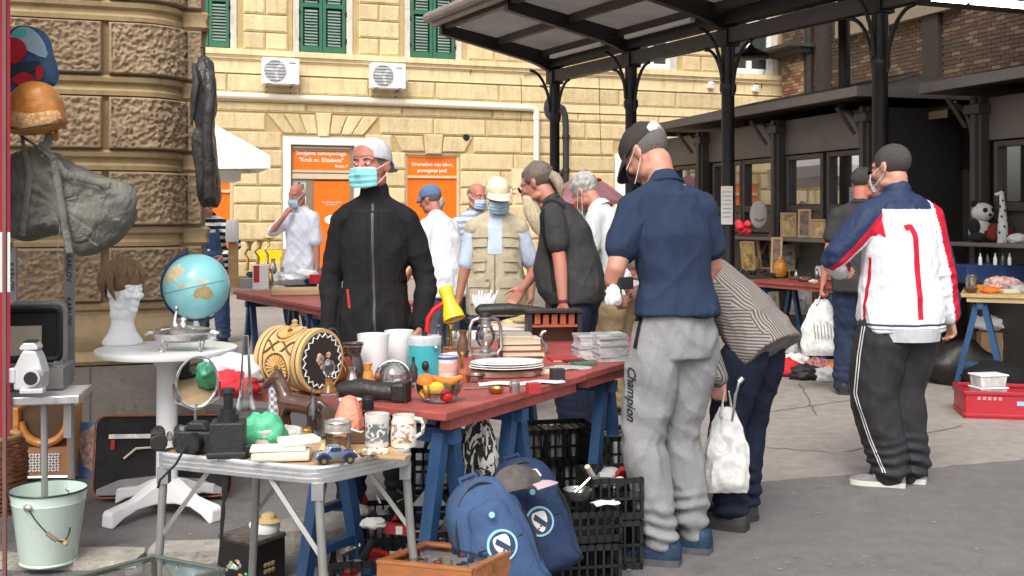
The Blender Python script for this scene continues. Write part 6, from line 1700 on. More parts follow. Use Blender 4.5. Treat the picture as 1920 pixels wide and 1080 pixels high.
b = MB(); b.box((-.06, .03, .07), (.025, .07, .06)); b.build('side_box', M_PJ, t, smooth=False, bevel=.005); b = MB(); b.box((.025, -.02, .012), (.09, .05, .02)); b.build('front_plate', M_PJ, t, smooth=False, bevel=.004)
M_POST = mat('brown_post', (.16, .075, .065), .5, var=.1)
sp0 = W(9, YH, 470); sp0.z = 0
st = thing('market_stall', 'brown stall post at the left edge with a red and white awning cloth', 'stall', sp0)
b = MB(); b.box((0, 0, 1.6), (.014, .014, 3.2)); b.build('post', M_POST, st, smooth=False)
k = NT('red_white_cloth'); co = k.coord(rnd=False); sx = k.n('SeparateXYZ', {0: co}).outputs[2]
k.l(k.ramp(k.n('Math', {0: sx, 1: .5}, operation='MULTIPLY').outputs[0], [(0, (.36, .014, .03)), (.56, (.36, .014, .03)), (.565, (.75, .73, .72)), (.68, (.75, .73, .72)), (.685, (.36, .014, .03))], 'CONSTANT'), k.b.inputs['Base Color']); k.b.inputs['Roughness'].default_value = .8
b = MB(); b.shell(lambda u, v: V((-.50+.495*u, .03+.03*math.sin(u*14), .55+2.3*v)), 24, 8, .004); b.build('side_cloth', k.m, st)
b = MB(); b.add([(-2.6, -.3, 2.75), (.25, -.3, 2.75), (.25, 1.55, 3.05), (-2.6, 1.55, 3.05), (-2.6, -.3, 2.78), (.25, -.3, 2.78), (.25, 1.55, 3.08), (-2.6, 1.55, 3.08)], [(3, 2, 1, 0), (4, 5, 6, 7), (0, 1, 5, 4), (1, 2, 6, 5), (2, 3, 7, 6), (3, 0, 4, 7)]); b.build('awning', mat('shading_awning', (.30, .02, .03), .8), st, smooth=False)  # awning roof above the view, added to shade the corner building
M_WEB = mat('grey_webbing', (.25, .245, .24), .75, var=.15, vs=10, bump=.3, bs=200)
for i, (px, z0, z1) in enumerate(((22, .86, 1.30), (130, .70, 1.32))):
 p = W(px, YH, 405); t = thing('webbing_strap', ['grey printed strap hanging under the duffel bag, nearer the stall post', 'grey printed strap hanging below the duffel bag, beside the projector lid'][i], 'strap', (p.x, p.y, 0))
 b = MB(); b.box((0, 0, (z0+z1)/2), (.048, .012, z1-z0)); b.build('strap', M_WEB, t, smooth=False)
 for zz in (z0+.30, z0+.50): text_mesh('KAPUT' if 0 else 'KARLOV', .034, M_BPL, t, Matrix.Translation((0, -.008, zz)) @ Matrix.Rotation(rad(90), 4, 'X') @ Matrix.Rotation(rad(-90), 4, 'Z'))
def softbag(prof, d, nz=.008, fr=12, n=28, sd_=0, gather=(), k_=12):
 """padded cushion from an outline [(x,z)]: fat in the middle, thin at the rim"""
 b = MB(); c = V((sum(p[0] for p in prof)/len(prof), 0, sum(p[1] for p in prof)/len(prof))); m = len(prof); vs = []; rings = [1, .985, .95, .9, .82, .72, .6, .48, .36, .24, .12]
 for sg in (-1, 1):
  for f_ in rings:
   for x, z in prof:
    q = c+(V((x, 0, z))-c)*f_; y = sg*d*(1-f_**5)**.6; e_ = V((q.x+sd_, sg, q.z)); o = (fbm(e_, fr)*.8+(1-abs(noise.noise(V((e_.x*fr*1.3+e_.z*fr*.6, sg, e_.z*fr*.55+3))))*3)*.8+(1-abs(noise.noise(V((e_.x*fr*.7-e_.z*fr*1.1, sg, e_.z*fr*.6+8))))*3)*.6)*nz*(1.0 if f_ < 1 else .15)
    for gx, gz in gather: dx, dz = q.x-gx, q.z-gz; rr_ = math.hypot(dx, dz); o += (abs(math.sin(math.atan2(dz, dx)*k_*.5+noise.noise(e_*9)*2.2))-.5)*nz*1.7*min(1, rr_*9)*max(0, 1-rr_*2.6)*(1 if f_ < 1 else .2)
    vs.append((q.x+o*.5, y+o*sg, q.z+o*.3))
 k = len(rings); fs = []
 for s_ in (0, 1):
  for r_ in range(k-1):
   for i in range(m):
    a = s_*k*m+r_*m+i; c2 = s_*k*m+r_*m+(i+1) % m; f = (a, c2, c2+m, a+m); fs.append(f if s_ else f[::-1])
  f = tuple(range(s_*k*m+(k-1)*m, s_*k*m+k*m)); fs.append(f if s_ else f[::-1])
 for i in range(m): fs.append((i, (i+1) % m, k*m+(i+1) % m, k*m+i))
 b.add(vs, [f[::-1] for f in fs]); return b
def dense(poly, n=3):
 out = []
 for i in range(len(poly)):
  a, p, q, c = (V((*poly[(i+j) % len(poly)], 0)) for j in (-1, 0, 1, 2))
  for j in range(n):
   t_ = j/n; v = .5*((2*p)+(q-a)*t_+(2*a-5*p+4*q-c)*t_**2+(3*p-a-3*q+c)*t_**3); out.append((v.x, v.y))
 return out
def pxpoly(pts, px, py, s): return [((x-px)/s, (py-y)/s) for x, y in pts]
s_ = 430.; p = W(60, 172, s_); t = thing('child_rucksack', 'blue child rucksack with turquoise disc and red patches hanging high at the left', 'rucksack', p)
pl = dense(pxpoly([(12, 172), (104, 160), (98, 100), (88, 66), (60, 50), (28, 52), (14, 80)], 60, 172, s_)); b = softbag(pl, .05, .003); b.build('bag', mat('blue_nylon', (.035, .085, .17), .55, var=.3, vs=5), t)
M_TQ = mat('turquoise_print', (.10, .62, .62), .4); M_RDP = mat('red_print', (.50, .025, .04), .45, var=.2, vs=9); M_DBL = mat('dark_blue_print', (.025, .04, .075), .5, var=.2)
M_LBL = mat('pale_blue_print', (.36, .55, .66), .5, var=.2, vs=9)
for pts, m, y in (([(30, 78), (50, 92), (96, 112), (90, 80), (66, 56), (40, 58)], M_LBL, -.053), ([(40, 62), (30, 74), (46, 76), (60, 70), (58, 58)], M_TQ, -.056), ([(14, 82), (36, 74), (56, 84), (60, 104), (40, 124), (20, 108)], M_RDP, -.058), ([(34, 150), (60, 138), (78, 160), (50, 164)], M_RDP, -.056), ([(78, 150), (80, 128), (92, 130), (88, 152)], M_RDP, -.058), ([(16, 122), (46, 122), (84, 118), (76, 136), (40, 142), (18, 152)], M_DBL, -.054)):
 q = MB(); q.prism(dense(pxpoly(pts, 60, 172, s_)), .004, Matrix.Translation((0, y, 0)) @ XZ); q.build('printed_patch', m, t, smooth=False)
s_ = 440.; p = W(75, 258, s_)-V((0, .06, 0)); t = thing('leather_rucksack', 'small tan leather rucksack with woven front band hanging at the left', 'rucksack', p)
M_TAN2 = mat('tan_leather', (.50, .20, .045), .42, var=.35, vs=9, bump=.3, bs=50)
pl = dense(pxpoly([(18, 246), (75, 256), (130, 240), (128, 210), (118, 178), (95, 158), (62, 157), (38, 175), (28, 205)], 75, 258, s_)); b = softbag(pl, .07, .006); b.build('bag', M_TAN2, t)
pl = dense(pxpoly([(18, 244), (70, 250), (131, 236), (130, 212), (80, 218), (26, 212)], 75, 258, s_)); b = softbag(pl, .03, .003); o = b.build('front_pocket', mat('woven_leather', (.52, .30, .13), .5, var=.5, vs=60, bump=.8, bs=90), t, (0, -.065, 0))
b = MB(); b.tube([(-.125, -.085, .04), (0, -.10, .022), (.125, -.085, .045)], .006, 6); b.build('zip', M_WOOD2, o, (0, .03, 0)); b = MB(); b.tube([(-.10, -.06, .10), (0, -.085, .085), (.11, -.06, .095)], .004, 6); b.build('seam', M_WOOD2, t)
s_ = 425.; p = W(135, 440, s_)-V((0, .08, 0)); t = thing('duffel_bag', 'large grey green canvas duffel bag with hanging straps at the left', 'bag', p)
M_DUF = cloth('grey_canvas', (.175, .172, .148), .85, .5, 160, .3, .9)
pl = dense(pxpoly([(12, 420), (10, 350), (28, 300), (80, 282), (130, 300), (190, 330), (250, 345), (268, 372), (255, 420), (215, 465), (160, 478), (130, 440), (60, 452)], 135, 440, s_), 6); b = softbag(pl, .11, .014, 6, sd_=4, gather=pxpoly([(150, 395), (60, 310), (262, 365)], 135, 440, s_), k_=15); b.build('bag', M_DUF, t)
for pts, w_ in (([(80, 440), (95, 330), (82, 262), (140, 300), (170, 470)], .05), ([(112, 275), (160, 330), (240, 350)], .055), ([(60, 452), (50, 505), (60, 520)], .035), ([(30, 300), (18, 262)], .05), ([(120, 300), (132, 255)], .06)):
 q = MB(); P_ = [V((x, -.13-.006*i, z)) for i, (x, z) in enumerate(pxpoly(pts, 135, 440, s_))]
 q.tube(P_, .007, 8, True, w_*44, V((0, 1, 0))); q.build('strap', M_DUF, t)
b = MB(); b.tube([(x, -.14, z) for x, z in pxpoly([(140, 400), (150, 420), (146, 470), (152, 500)], 135, 440, s_)], .0016, 5); b.build('cord', M_WEB, t)
b = MB(); b.cyl((.02, -.15, .42), (.02, -.13, .43), .014, n=10); b.build('ring', M_GOLD, t)
s_ = 285.; p = W(383, 380, s_); t = thing('leather_jacket', 'black leather jacket hanging at the corner of the stone building', 'jacket', p, 0)
pl = dense(pxpoly([(376, 384), (370, 330), (362, 268), (372, 235), (360, 190), (368, 130), (378, 104), (394, 114), (402, 165), (398, 215), (400, 260), (405, 330), (410, 384), (396, 388)], 383, 380, s_), 6); b = softbag(pl, .13, .009, 9, sd_=9); b.build('jacket_body', mat('jacket_leather', (.045, .042, .040), .36, var=.4, vs=10, bump=.25, bs=30, fold=.6), t)
M_LT2 = mat('jacket_leather', (.045, .042, .040), .36, var=.4, vs=10, bump=.25, bs=30, fold=.6)
b = MB(); b.prism(dense([(-.02, .85), (.02, .80), (.03, .55), (.0, .50), (-.03, .6)], 3), .02, Matrix.Translation((0, -.12, 0)) @ XZ); b.build('dark_opening', M_BPL, t, smooth=False)
b = MB(); b.tube([(-.035, -.13, .90), (-.01, -.15, .78), (-.03, -.15, .62), (-.045, -.14, .5)], [.014, .024, .02, .008], 8); b.build('lapel', M_LT2, t)
b = MB(); b.capsule([(.035, -.05, .90), (.062, -.10, .70), (.05, -.12, .45), (.062, -.11, .2), (.06, -.1, .04)], [.04, .045, .038, .036, .032], 14); b.v = [tuple(V(q)+V((fbm(q, 16), fbm(V(q)+V((3, 0, 0)), 16), 0))*.014) for q in b.v]; b.build('sleeve', M_LT2, t)
b = MB(); b.tube([(0, 0, .96), (0, 0, 1.02), (-.04, .06, 1.03)], .006, 6); b.build('hook', M_IRON, t)
# ================================================ GOODS ON THE CAMPING TABLE
def lathe1(name, label, cat, px, py, z, parts, rz=0, group=None):
 t = put(name, label, cat, px, py, z, rz, group)
 for nm, prof, m, *n in parts: b = MB(); b.lathe(prof, n[0] if n else 28); b.build(nm, m, t)
 return t
M_BLKM = mat('black_camera', (.020, .020, .021), .5, var=.25, vs=30, bump=.3, bs=120)
def binoc(label, px, py, z, rz, sc=1.0, tall=False):
 t = put('binoculars' if not tall else 'film_camera', label, 'camera' if tall else 'binoculars', px, py, z, rz); t.scale = (sc,)*3
 if tall:
  b = MB(); b.box((0, 0, .05), (.095, .08, .10)); b.box((0, 0, .01), (.11, .09, .02)); b.build('body', M_BLKM, t, smooth=False, bevel=.006)
  b = MB(); b.lathe([(.03, .10), (.03, .118), (.022, .12), (.022, .135), (.013, .137), (.014, .175), (.02, .178), (.018, .19)], 18); b.build('knob', M_BPL, t)
  b = MB(); b.box((.062, -.02, .02), (.03, .03, .03)); b.build('plug', M_BPL, t, smooth=False, bevel=.003)
 else:
  for sg in (-1, 1):
   b = MB(); b.M = Matrix.Translation((sg*.033, 0, .03)); b.cyl((0, -.05, 0), (0, .01, 0), .027, .024, 16); b.box((sg*.002, .012, .004), (.045, .05, .048)); b.build('barrel', M_BLKM, t, bevel=.004)
   b = MB(); b.M = Matrix.Translation((sg*.033, 0, .03)); b.cyl((0, .035, .012), (0, .075, .014), .017, .020, 14); b.build('eyepiece', M_BPL, t)
   b = MB(); b.M = Matrix.Translation((sg*.033, 0, .03)); b.cyl((0, -.0505, 0), (0, -.052, 0), .022, n=16); b.build('lens', MATS['lens_glass'], t)
  b = MB(); b.cyl((0, -.02, .04), (0, .05, .04), .008, n=10); b.box((0, .0, .035), (.05, .03, .012)); b.build('hinge', M_SILV, t)
 return t
binoc('black binoculars at the left corner of the camping table', 318, 842, CZ, 18, 1.0)
t = put('film_camera', 'black still camera with prism hump beside the binoculars on the camping table', 'camera', 372, 848, CZ, -8)
b = MB(); b.box((0, 0, .035), (.135, .05, .07)); b.prism([(-.04, .07), (.04, .07), (.025, .098), (-.025, .098)], .045, Matrix.Translation((0, .022, 0)) @ XZ); b.build('body', M_BLKM, t, smooth=False, bevel=.007)
b = MB(); b.cyl((0, -.025, .036), (0, -.062, .036), .031, .029, 20); b.build('lens_barrel', M_BPL, t); b = MB(); b.cyl((0, -.0625, .036), (0, -.064, .036), .024, n=20); b.build('lens', MATS['lens_glass'], t)
b = MB(); b.cyl((.048, 0, .07), (.048, 0, .082), .011, n=12); b.build('dial', M_SILV, t); b = MB(); b.cyl((-.05, 0, .07), (-.05, 0, .08), .013, n=12); b.build('dial', M_SILV, t)
binoc('black box camera with a tall knob standing on the camping table', 428, 855, CZ, 8, 1.1, True)
b = MB()
for pts in (([(348, 838), (330, 870), (300, 900), (296, 915)]), ([(405, 850), (418, 880), (420, 960), (410, 1060)]), ([(440, 868), (424, 885), (415, 980), (414, 1075)]), ([(470, 848), (450, 866), (428, 880), (422, 940)])):
 P_ = [W(x, y, 612) for x, y in pts]; Q = []
 for a, c in zip(P_, P_[1:]): Q += [a.lerp(c, i/5) for i in range(5)]
 b.tube(Q+[P_[-1]], .0042, 6)
o = b.build('hanging_cables', M_BPL); tag(o, 'black cables and straps hanging over the front rim of the camping table', 'cables')
s_ = 560.; p = T(366, 838, CZ); p = W(366, 838, 545); t = thing('makeup_mirror', 'round tilting make-up mirror on a chrome stem behind the binoculars', 'mirror', (p.x, p.y, CZ), rad(28)); t.rotation_euler.x = rad(9)
cz_ = CH-(714-YH)/545-CZ; r_ = .066
b = MB(); b.lathe([(.055, 0), (.055, .006), (.02, .012), (.006, .02), (.005, cz_-r_*1.1)], 24); b.build('stem', M_CHR, t)
b = MB(); b.tube([(r_*1.05*math.cos(a), 0, cz_+r_*1.35*math.sin(a)) for a in np.linspace(0, 2*math.pi, 40)], .005, 7, False); b.build('mirror_rim', M_CHR, t)
b = MB(); b.M = Matrix.Translation((0, 0, cz_)) @ Matrix.Scale(1.28, 4, (0, 0, 1)); b.cyl((0, .004, 0), (0, -.002, 0), r_, n=36); b.build('mirror', mat('mirror_glass', (.75, .76, .78), .03, metal=1, var=0), t)
b = MB(); b.tube([(-r_*1.2, 0, cz_), (-r_*1.15, 0, cz_-.06), (0, 0, cz_-r_*1.5), (r_*1.15, 0, cz_-.06), (r_*1.2, 0, cz_)], .004, 6); b.build('yoke', M_CHR, t)
p = T(430, 742, TZ); t = thing('red_jacket', 'crumpled red and white jacket heaped at the left end of the red table', 'jacket', p)
def heap(parent, name, r, m, sd_, amp=.35, fr=2.2, loc=None, n=30, k=16):
 b = MB(); b.ell((0, 0, r[2]*.8), r, n=n, k=k, fx=lambda d: 1+noise.noise(d*fr+V((sd_, 0, 0)))*amp+(1-abs(noise.noise(d*fr*2.1+V((0, sd_, 0))))*2)*amp*.35)
 b.v = [(x, y, max(z, 0.0)) for x, y, z in b.v]; return b.build(name, m, parent, loc, ang=180)
heap(t, 'red_cloth', (.10, .08, .055), M_RED, 2.2, loc=(.0, .02, 0)); heap(t, 'white_cloth', (.11, .08, .06), K_WHITE, 7.2, loc=(.02, .06, .035))
t = put('obelisk_vase', 'tall fluted clear glass obelisk vase beside the carved keg', 'vase', 461, 768, TZ-.02, 20)
b = MB(); b.lathe([(.030, 0), (.030, .02), (.022, .05), (.012, .22), (.009, .26)], 12, fx=lambda a, z: 1+.07*math.cos(6*a)); b.build('glass_body', M_GLSR, t, ang=20)
t = put('glass_vase', 'clear checked glass vase behind the green bag on the camping table', 'vase', 516, 800, CZ, 0)
k = NT('checked_glass'); co = k.coord(rnd=False); ch = k.n('TexChecker', {'Vector': co, 'Scale': 75.0, 'Color1': (.75, .76, .78, 1), 'Color2': (.25, .25, .27, 1)}).outputs[0]; k.l(ch, k.b.inputs['Base Color']); k.b.inputs['Roughness'].default_value = .1; k.b.inputs['Alpha'].default_value = .75
b = MB(); b.lathe([(.03, 0), (.028, .02), (.022, .10), (.026, .14), (.024, .14), (.02, .1)], 20); b.build('glass_body', k.m, t)
t = put('green_bag', 'crumpled mint green plastic bag lying on the camping table', 'plastic bag', 492, 836, CZ, 0)
M_GBAG = mat('mint_plastic', (.10, .50, .27), .35, var=.3, vs=10, bump=.5, bs=25); heap(t, 'bag', (.068, .052, .056), M_GBAG, 4.1, .3, 2.6)
t = put('clear_bag', 'knotted clear plastic bag beside the green bag on the camping table', 'plastic bag', 540, 828, CZ, 0)
heap(t, 'bag', (.052, .04, .028), haze_plastic('clear_film', (.80, .80, .80), .45), 9.3, .3, 3)
M_CR1 = mat('cream_box', (.66, .60, .48), .4, var=.06)
t = put('plastic_case', 'stack of two cream plastic cases, the upper lid askew, on the camping table', 'case', 528, 862, CZ, 6)
b = MB(); b.box((0, 0, .016), (.175, .085, .028)); b.build('lower_case', M_CR1, t, smooth=False, bevel=.008)
b = MB(); b.box((-.01, .004, .036), (.165, .085, .010), rot('Z', 3)); b.build('lower_lid', mat('pale_cream', (.74, .71, .63), .4), t, smooth=False, bevel=.003)
b = MB(); b.box((.05, .03, .052), (.12, .075, .022), rot('Z', 22)); b.build('upper_case', mat('pale_cream', (.74, .71, .63)), t, smooth=False, bevel=.007)
b = MB(); b.box((.0, 0, .004), (.14, .06, .008)); b.build('feet', M_WOOD2, t, smooth=False)
t = put('small_tin', 'small cream round-topped tin behind the plastic cases', 'tin', 496, 838, CZ); b = MB(); b.lathe([(.035, 0), (.035, .045), (.037, .047), (.037, .055), (.03, .058)], 24); b.build('tin', M_CR1, t)
M_HORSE = mat('glazed_brown', (.075, .028, .014), .16, var=.35, vs=14, coat=.6)
t = put('horse_figurine', 'glossy dark brown pottery horse figurine on the camping table', 'figurine', 562, 806, CZ, 160)
b = MB()
b.capsule([(-.05, 0, .085), (0, 0, .09), (.05, 0, .095)], [.036, .033, .037], 12); b.capsule([(.05, 0, .10), (.075, 0, .145), (.09, 0, .175)], [.032, .024, .02], 10); b.capsule([(.085, 0, .18), (.12, 0, .16), (.142, 0, .142)], [.021, .016, .011], 10)
for x, y in ((.055, .018), (.055, -.018), (-.055, .018), (-.055, -.018)): b.capsule([(x, y, .08), (x+.006, y, .042), (x, y, .008)], [.018, .011, .012], 8)
b.capsule([(-.08, 0, .10), (-.105, 0, .08), (-.105, 0, .03)], [.013, .014, .007], 8)
for y in (.01, -.01): b.capsule([(.082, y, .195), (.08, y*1.2, .212)], [.007, .003], 6)
b.capsule([(.045, 0, .135), (.07, 0, .175), (.085, 0, .2)], [.010, .012, .008], 8)
finish(remesh(b, .005, 4), 'horse', M_HORSE, t)
M_WHIS = mat('amber_glass', (.50, .24, .05), .08, trans=.75, var=.1)
t = put('decanter', 'square glass decanter with amber top and faceted stopper on the camping table', 'decanter', 617, 818, CZ, 12)
b = MB(); b.box((0, 0, .075), (.062, .062, .15)); b.build('glass_body', M_GLSR, t, smooth=False, bevel=.008)
b = MB(); b.box((0, 0, .05), (.05, .05, .09)); b.build('contents', mat('pale_amber', (.55, .42, .28), .1, trans=.6), t, smooth=False)
b = MB(); b.lathe([(.028, .15), (.020, .165), (.0125, .175), (.0125, .20), (.016, .202)], 12); b.build('neck', M_WHIS, t); b = MB(); b.lathe([(.011, .202), (.020, .215), (.021, .24), (.012, .255)], 8); b.build('stopper', M_GLSR, t, ang=10)
t = put('salt_lamp', 'pink orange rough salt crystal lamp behind the small jar', 'lamp', 655, 822, CZ+.005)
b = MB(); b.lathe([(.05, 0), (.052, .03), (.048, .07), (.036, .11), (.022, .135), (.006, .142)], 16, fx=lambda a, z: 1+.16*fbm(V((math.cos(a), math.sin(a), z*10)), 1.7)); b.build('crystal', mat('salt_crystal', (.80, .26, .17), .45, var=.25, vs=18, bump=.6, bs=60), t, ang=25)
t = put('clip_jar', 'small glass jar of shells with a wire clip lid on the camping table', 'jar', 634, 846, CZ, 10)
b = MB(); b.lathe([(.038, 0), (.04, .01), (.04, .055), (.034, .062)], 24); b.build('glass_body', M_GLS, t); b = MB(); b.lathe([(.034, .004), (.036, .04), (.0, .045)], 16); b.build('contents', mat('tan_shells', (.45, .31, .16), .6, var=.6, vs=60), t)
b = MB(); b.lathe([(.040, .064), (.042, .068), (.042, .09), (.038, .094)], 24); b.build('lid', mat('grey_pebble_lid', (.34, .32, .31), .4, var=.5, vs=50), t)
for z in (.064, .094):
 b = MB(); b.tube([(.0425*math.cos(a), .0425*math.sin(a), z) for a in np.linspace(0, 2*math.pi, 25)], .003, 6, False); b.build('wire_clip', M_SILV, t)
b = MB(); b.tube([(.04, -.01, .07), (.07, -.015, .06), (.078, -.012, .062)], .003, 6); b.build('clip_lever', M_SILV, t)
def mug(label, px, py, rz, m, prof, hd):
 t = put('beer_mug', label, 'mug', px, py, CZ, rz); b = MB(); b.lathe(prof, 32, caps=False); b.lathe([(prof[0][0], 0.001), (.001, .001)], 32, caps=False); b.build('mug', m, t)
 b = MB(); b.tube([(.036, 0, .09), (.058, 0, .088), (.066, 0, .07), (.062, 0, .045), (.040, 0, .03)], .006, 8); b.build('handle', m, t); return t
def fig_mat(name, base, ink, thr=.5, colr=None):
 k = NT(name); co = k.coord(); n1 = k.noise(co, 42, 4, .6, 1.5); z = k.n('SeparateXYZ', {0: k.coord(rnd=False)}).outputs[2]
 band = k.ramp(z, [(.014, (0, 0, 0)), (.018, (1, 1, 1)), (.075, (1, 1, 1)), (.080, (0, 0, 0))]); f = k.ramp(n1, [(thr-.02, (0, 0, 0)), (thr+.04, (1, 1, 1))]); m = k.mix(1.0, band, f, 'MULTIPLY')
 inkc = ink if colr is None else k.ramp(k.noise(co, 18, 2), [(.4, ink), (.6, colr)])
 k.l(k.mix(m, base, inkc), k.b.inputs['Base Color']); k.b.inputs['Roughness'].default_value = .3; k.b.inputs['Coat Weight'].default_value = .2
 k.l(k.bump(m, .4, .004), k.b.inputs['Normal']); return k.m
mug('grey stoneware beer mug with blue grey relief scene, left of the two mugs', 707, 836, 60, fig_mat('grey_mug', (.60, .58, .55), (.12, .14, .15)), [(.038, 0), (.040, .006), (.0385, .014), (.0385, .08), (.040, .09), (.040, .104), (.036, .104), (.034, .02)], 1)
mug('cream beer mug with red and yellow crest, right of the two mugs', 757, 836, -12, fig_mat('cream_mug', (.72, .68, .58), (.30, .18, .12), .53, (.42, .08, .04)), [(.040, 0), (.042, .006), (.042, .03), (.040, .078), (.035, .092), (.036, .100), (.033, .100), (.038, .03)], 1)
t = put('wooden_board', 'small flat wooden board under the beer mugs', 'board', 728, 858, CZ, -14); b = MB(); b.box((0, 0, .006), (.13, .06, .010)); b.build('board', M_TANW, t, smooth=False, bevel=.002)
t = put('shell_cluster', 'heap of small cream shells at the foot of the grey mug', 'shells', 705, 850, CZ+.012)
b = MB()
for i in range(26): b.ell((R.uniform(-.035, .035), R.uniform(-.012, .012), R.uniform(.002, .012)), (.008, .006, .005), n=7, k=5)
b.build('shells', mat('cream_shell', (.70, .62, .46), .4, var=.3, vs=40), t)['kind'] = 'stuff'
t = put('scallop_shell', 'pink ribbed scallop shell behind the toy car', 'shell', 634, 860, CZ, 0)
b = MB(); b.shell(lambda u, v: V(((.038*v)*math.cos(math.pi*u)*(1+.05*math.cos(u*50)), -.006*math.sin(math.pi*v)-.002*math.cos(u*50)*v, .004+.036*v*math.sin(math.pi*u)*(1+.05*math.cos(u*50)))), 40, 7, .002); b.build('shell', mat('pink_shell', (.62, .24, .20), .4, var=.3, vs=30), t)
t = put('yellow_shell', 'yellow conch shell left of the toy car', 'shell', 606, 862, CZ, 30); b = MB(); b.lathe([(.002, 0), (.014, .012), (.018, .02), (.012, .03), (.009, .038), (.002, .05)], 14, fx=lambda a, z: 1+.15*math.sin(3*a+z*200)); b.build('shell', mat('yellow_shell', (.60, .42, .16), .4, var=.4, vs=30), t)
t = put('toy_car', 'small silver blue vintage toy car at the front of the camping table', 'toy car', 630, 868, CZ, 18)
M_TOY = mat('silver_blue_paint', (.22, .28, .33), .15, metal=.6, var=.6, vs=18); M_TOYB = mat('dark_blue_gloss', (.02, .03, .10), .1, coat=.6, var=.4)
b = MB(); b.prism([(-.062, .014), (.060, .014), (.064, .022), (.052, .030), (.024, .034), (.014, .052), (-.022, .054), (-.034, .036), (-.058, .032), (-.066, .022)], .044, Matrix.Translation((0, .022, 0)) @ XZ); b.build('body', M_TOY, t, smooth=False, bevel=.005)
b = MB(); b.box((-.004, 0, .044), (.030, .046, .012)); b.build('window', M_TOYB, t, smooth=False)
for x in (-.04, .038):
 for y in (-.024, .024):
  b = MB(); b.cyl((x, y-.005, .013), (x, y+.005, .013), .0135, n=16); wv = b.build('wheel', M_BPL, t); b = MB(); b.cyl((x, y-.0055, .013), (x, y+.0055, .013), .007, n=12); b.build('hub', M_GOLD, wv)
  b = MB(); b.tube([(x+.019*math.cos(a), y, .013+.019*math.sin(a)) for a in np.linspace(.2, 2.9, 9)], .006, 6, True, .6); b.build('mudguard', M_TOYB, t)
b = MB(); b.ell((.058, -.012, .028), .006, n=8, k=5); b.build('headlight', M_GOLD, t); b = MB(); b.ell((.058, .012, .028), .006, n=8, k=5); b.build('headlight', M_GOLD, t)
# ================================================ GOODS ON THE RED TABLE
M_CARV = mat('pale_carved_wood', (.60, .39, .17), .45, var=.15, vs=8); M_CARVD = mat('carved_dark_wood', (.13, .065, .03), .6); M_BLKW = mat('black_painted_wood', (.030, .022, .018), .5)  # dark wood tone for the keg's grooves, arcs and bosses
kz = TZ; kp = T(560, 738, TZ); t = thing('carved_keg', 'carved pale wooden keg lying on its side with rosettes and black painted end', 'keg', kp, rad(-34))
Rk, Lk = .118, .115
b = MB(); b.M = Matrix.Translation((0, 0, Rk+.012)) @ Matrix.Rotation(rad(90), 4, 'Y')
b.lathe([(.10, -Lk), (.117, -Lk), (.119, -Lk+.012), (.114, -Lk+.016), (.114, -Lk+.026), (.119, -Lk+.030), (.118, -Lk+.040), (.112, -Lk+.045), (.113, Lk-.045), (.118, Lk-.040), (.119, Lk-.030), (.114, Lk-.026), (.114, Lk-.016), (.119, Lk-.012), (.117, Lk), (.10, Lk)], 48); b.build('barrel', M_CARV, t)
for x in (-Lk+.021, Lk-.021, -Lk+.044, Lk-.044):
 b = MB(); b.tube([(x, .1147*math.cos(a), Rk+.012+.1147*math.sin(a)) for a in np.linspace(0, 2*math.pi, 49)], .0022, 5, False); b.build('dark_groove', M_CARVD, t)
def onbar(x, a, rr): return V((x, rr*math.cos(a), Rk+.012+rr*math.sin(a)))
def rosette(a0, r_, half=False):
 n = 20
 q = MB(); q.tube([onbar(r_*math.cos(t_), a0+r_*math.sin(t_)/Rk, Rk-.003) for t_ in np.linspace(0, 2*math.pi, 41)], .005, 6, False); q.build('rosette_ring', M_CARV, t)
 q = MB(); q.tube([onbar(r_*.86*math.cos(t_), a0+r_*.86*math.sin(t_)/Rk, Rk-.004) for t_ in np.linspace(0, 2*math.pi, 41)], .003, 5, False); q.build('rosette_groove', M_CARVD, t)
 q = MB()
 for i in range(n):
  t_ = 2*math.pi*i/n; q.tube([onbar(f_*r_*math.cos(t_), a0+f_*r_*math.sin(t_)/Rk, Rk-.003) for f_ in (.20, .5, .80)], [.002, .0042, .006], 6)
 q.build('petals', mat('orange_carved_wood', (.62, .36, .12), .45), t)
 q = MB(); q.ell(onbar(0, a0, Rk-.002), .009, n=10, k=6); q.build('rosette_boss', M_CARVD, t)
rosette(rad(192), .062); rosette(rad(112), .058); rosette(rad(272), .06)
for sg in (-1, 1):
 q = MB(); q.tube([onbar(-.07+.14*i/16, rad(152)+sg*rad(12)*math.cos(math.pi*(i/16-.5)*2)*1.0, Rk-.003) for i in range(17)], .004, 6); q.build('carved_arc', M_CARVD, t)
q = MB(); q.cyl((Lk+.0005, 0, Rk+.012), (Lk+.003, 0, Rk+.012), .104, n=40); q.build('end_panel', M_BLKW, t)
q = MB(); zz = [(Lk+.005, (.092+(.008 if i % 2 else -.006))*math.cos(math.pi*i/20), Rk+.012+(.092+(.008 if i % 2 else -.006))*math.sin(math.pi*i/20)) for i in range(41)]; q.tube(zz, .0028, 5); q.build('zigzag_paint', M_PAPER, t)
q = MB()
for i in range(9): a = 2.4*i; q.ell((Lk+.004, .035*math.cos(a)*((i % 3)/2), Rk+.02+.03*math.sin(a)*((i % 3)/2)), (.003, .014, .012), n=8, k=5)
q.build('painted_flowers', mat('painted_flower', (.50, .34, .25), .5, var=.8, vs=60), t)
q = MB(); q.lathe([(.016, 2*Rk+.008), (.017, 2*Rk+.018), (.01, 2*Rk+.022), (.012, 2*Rk+.034), (.004, 2*Rk+.04)], 14, (-.02, 0, 0)); q.build('bung', M_TANW, t)
q = MB(); q.box((-.07, .0, .012), (.02, .16, .024)); q.box((.07, .0, .012), (.02, .16, .024)); q.build('cradle', M_WOOD2, t, smooth=False)
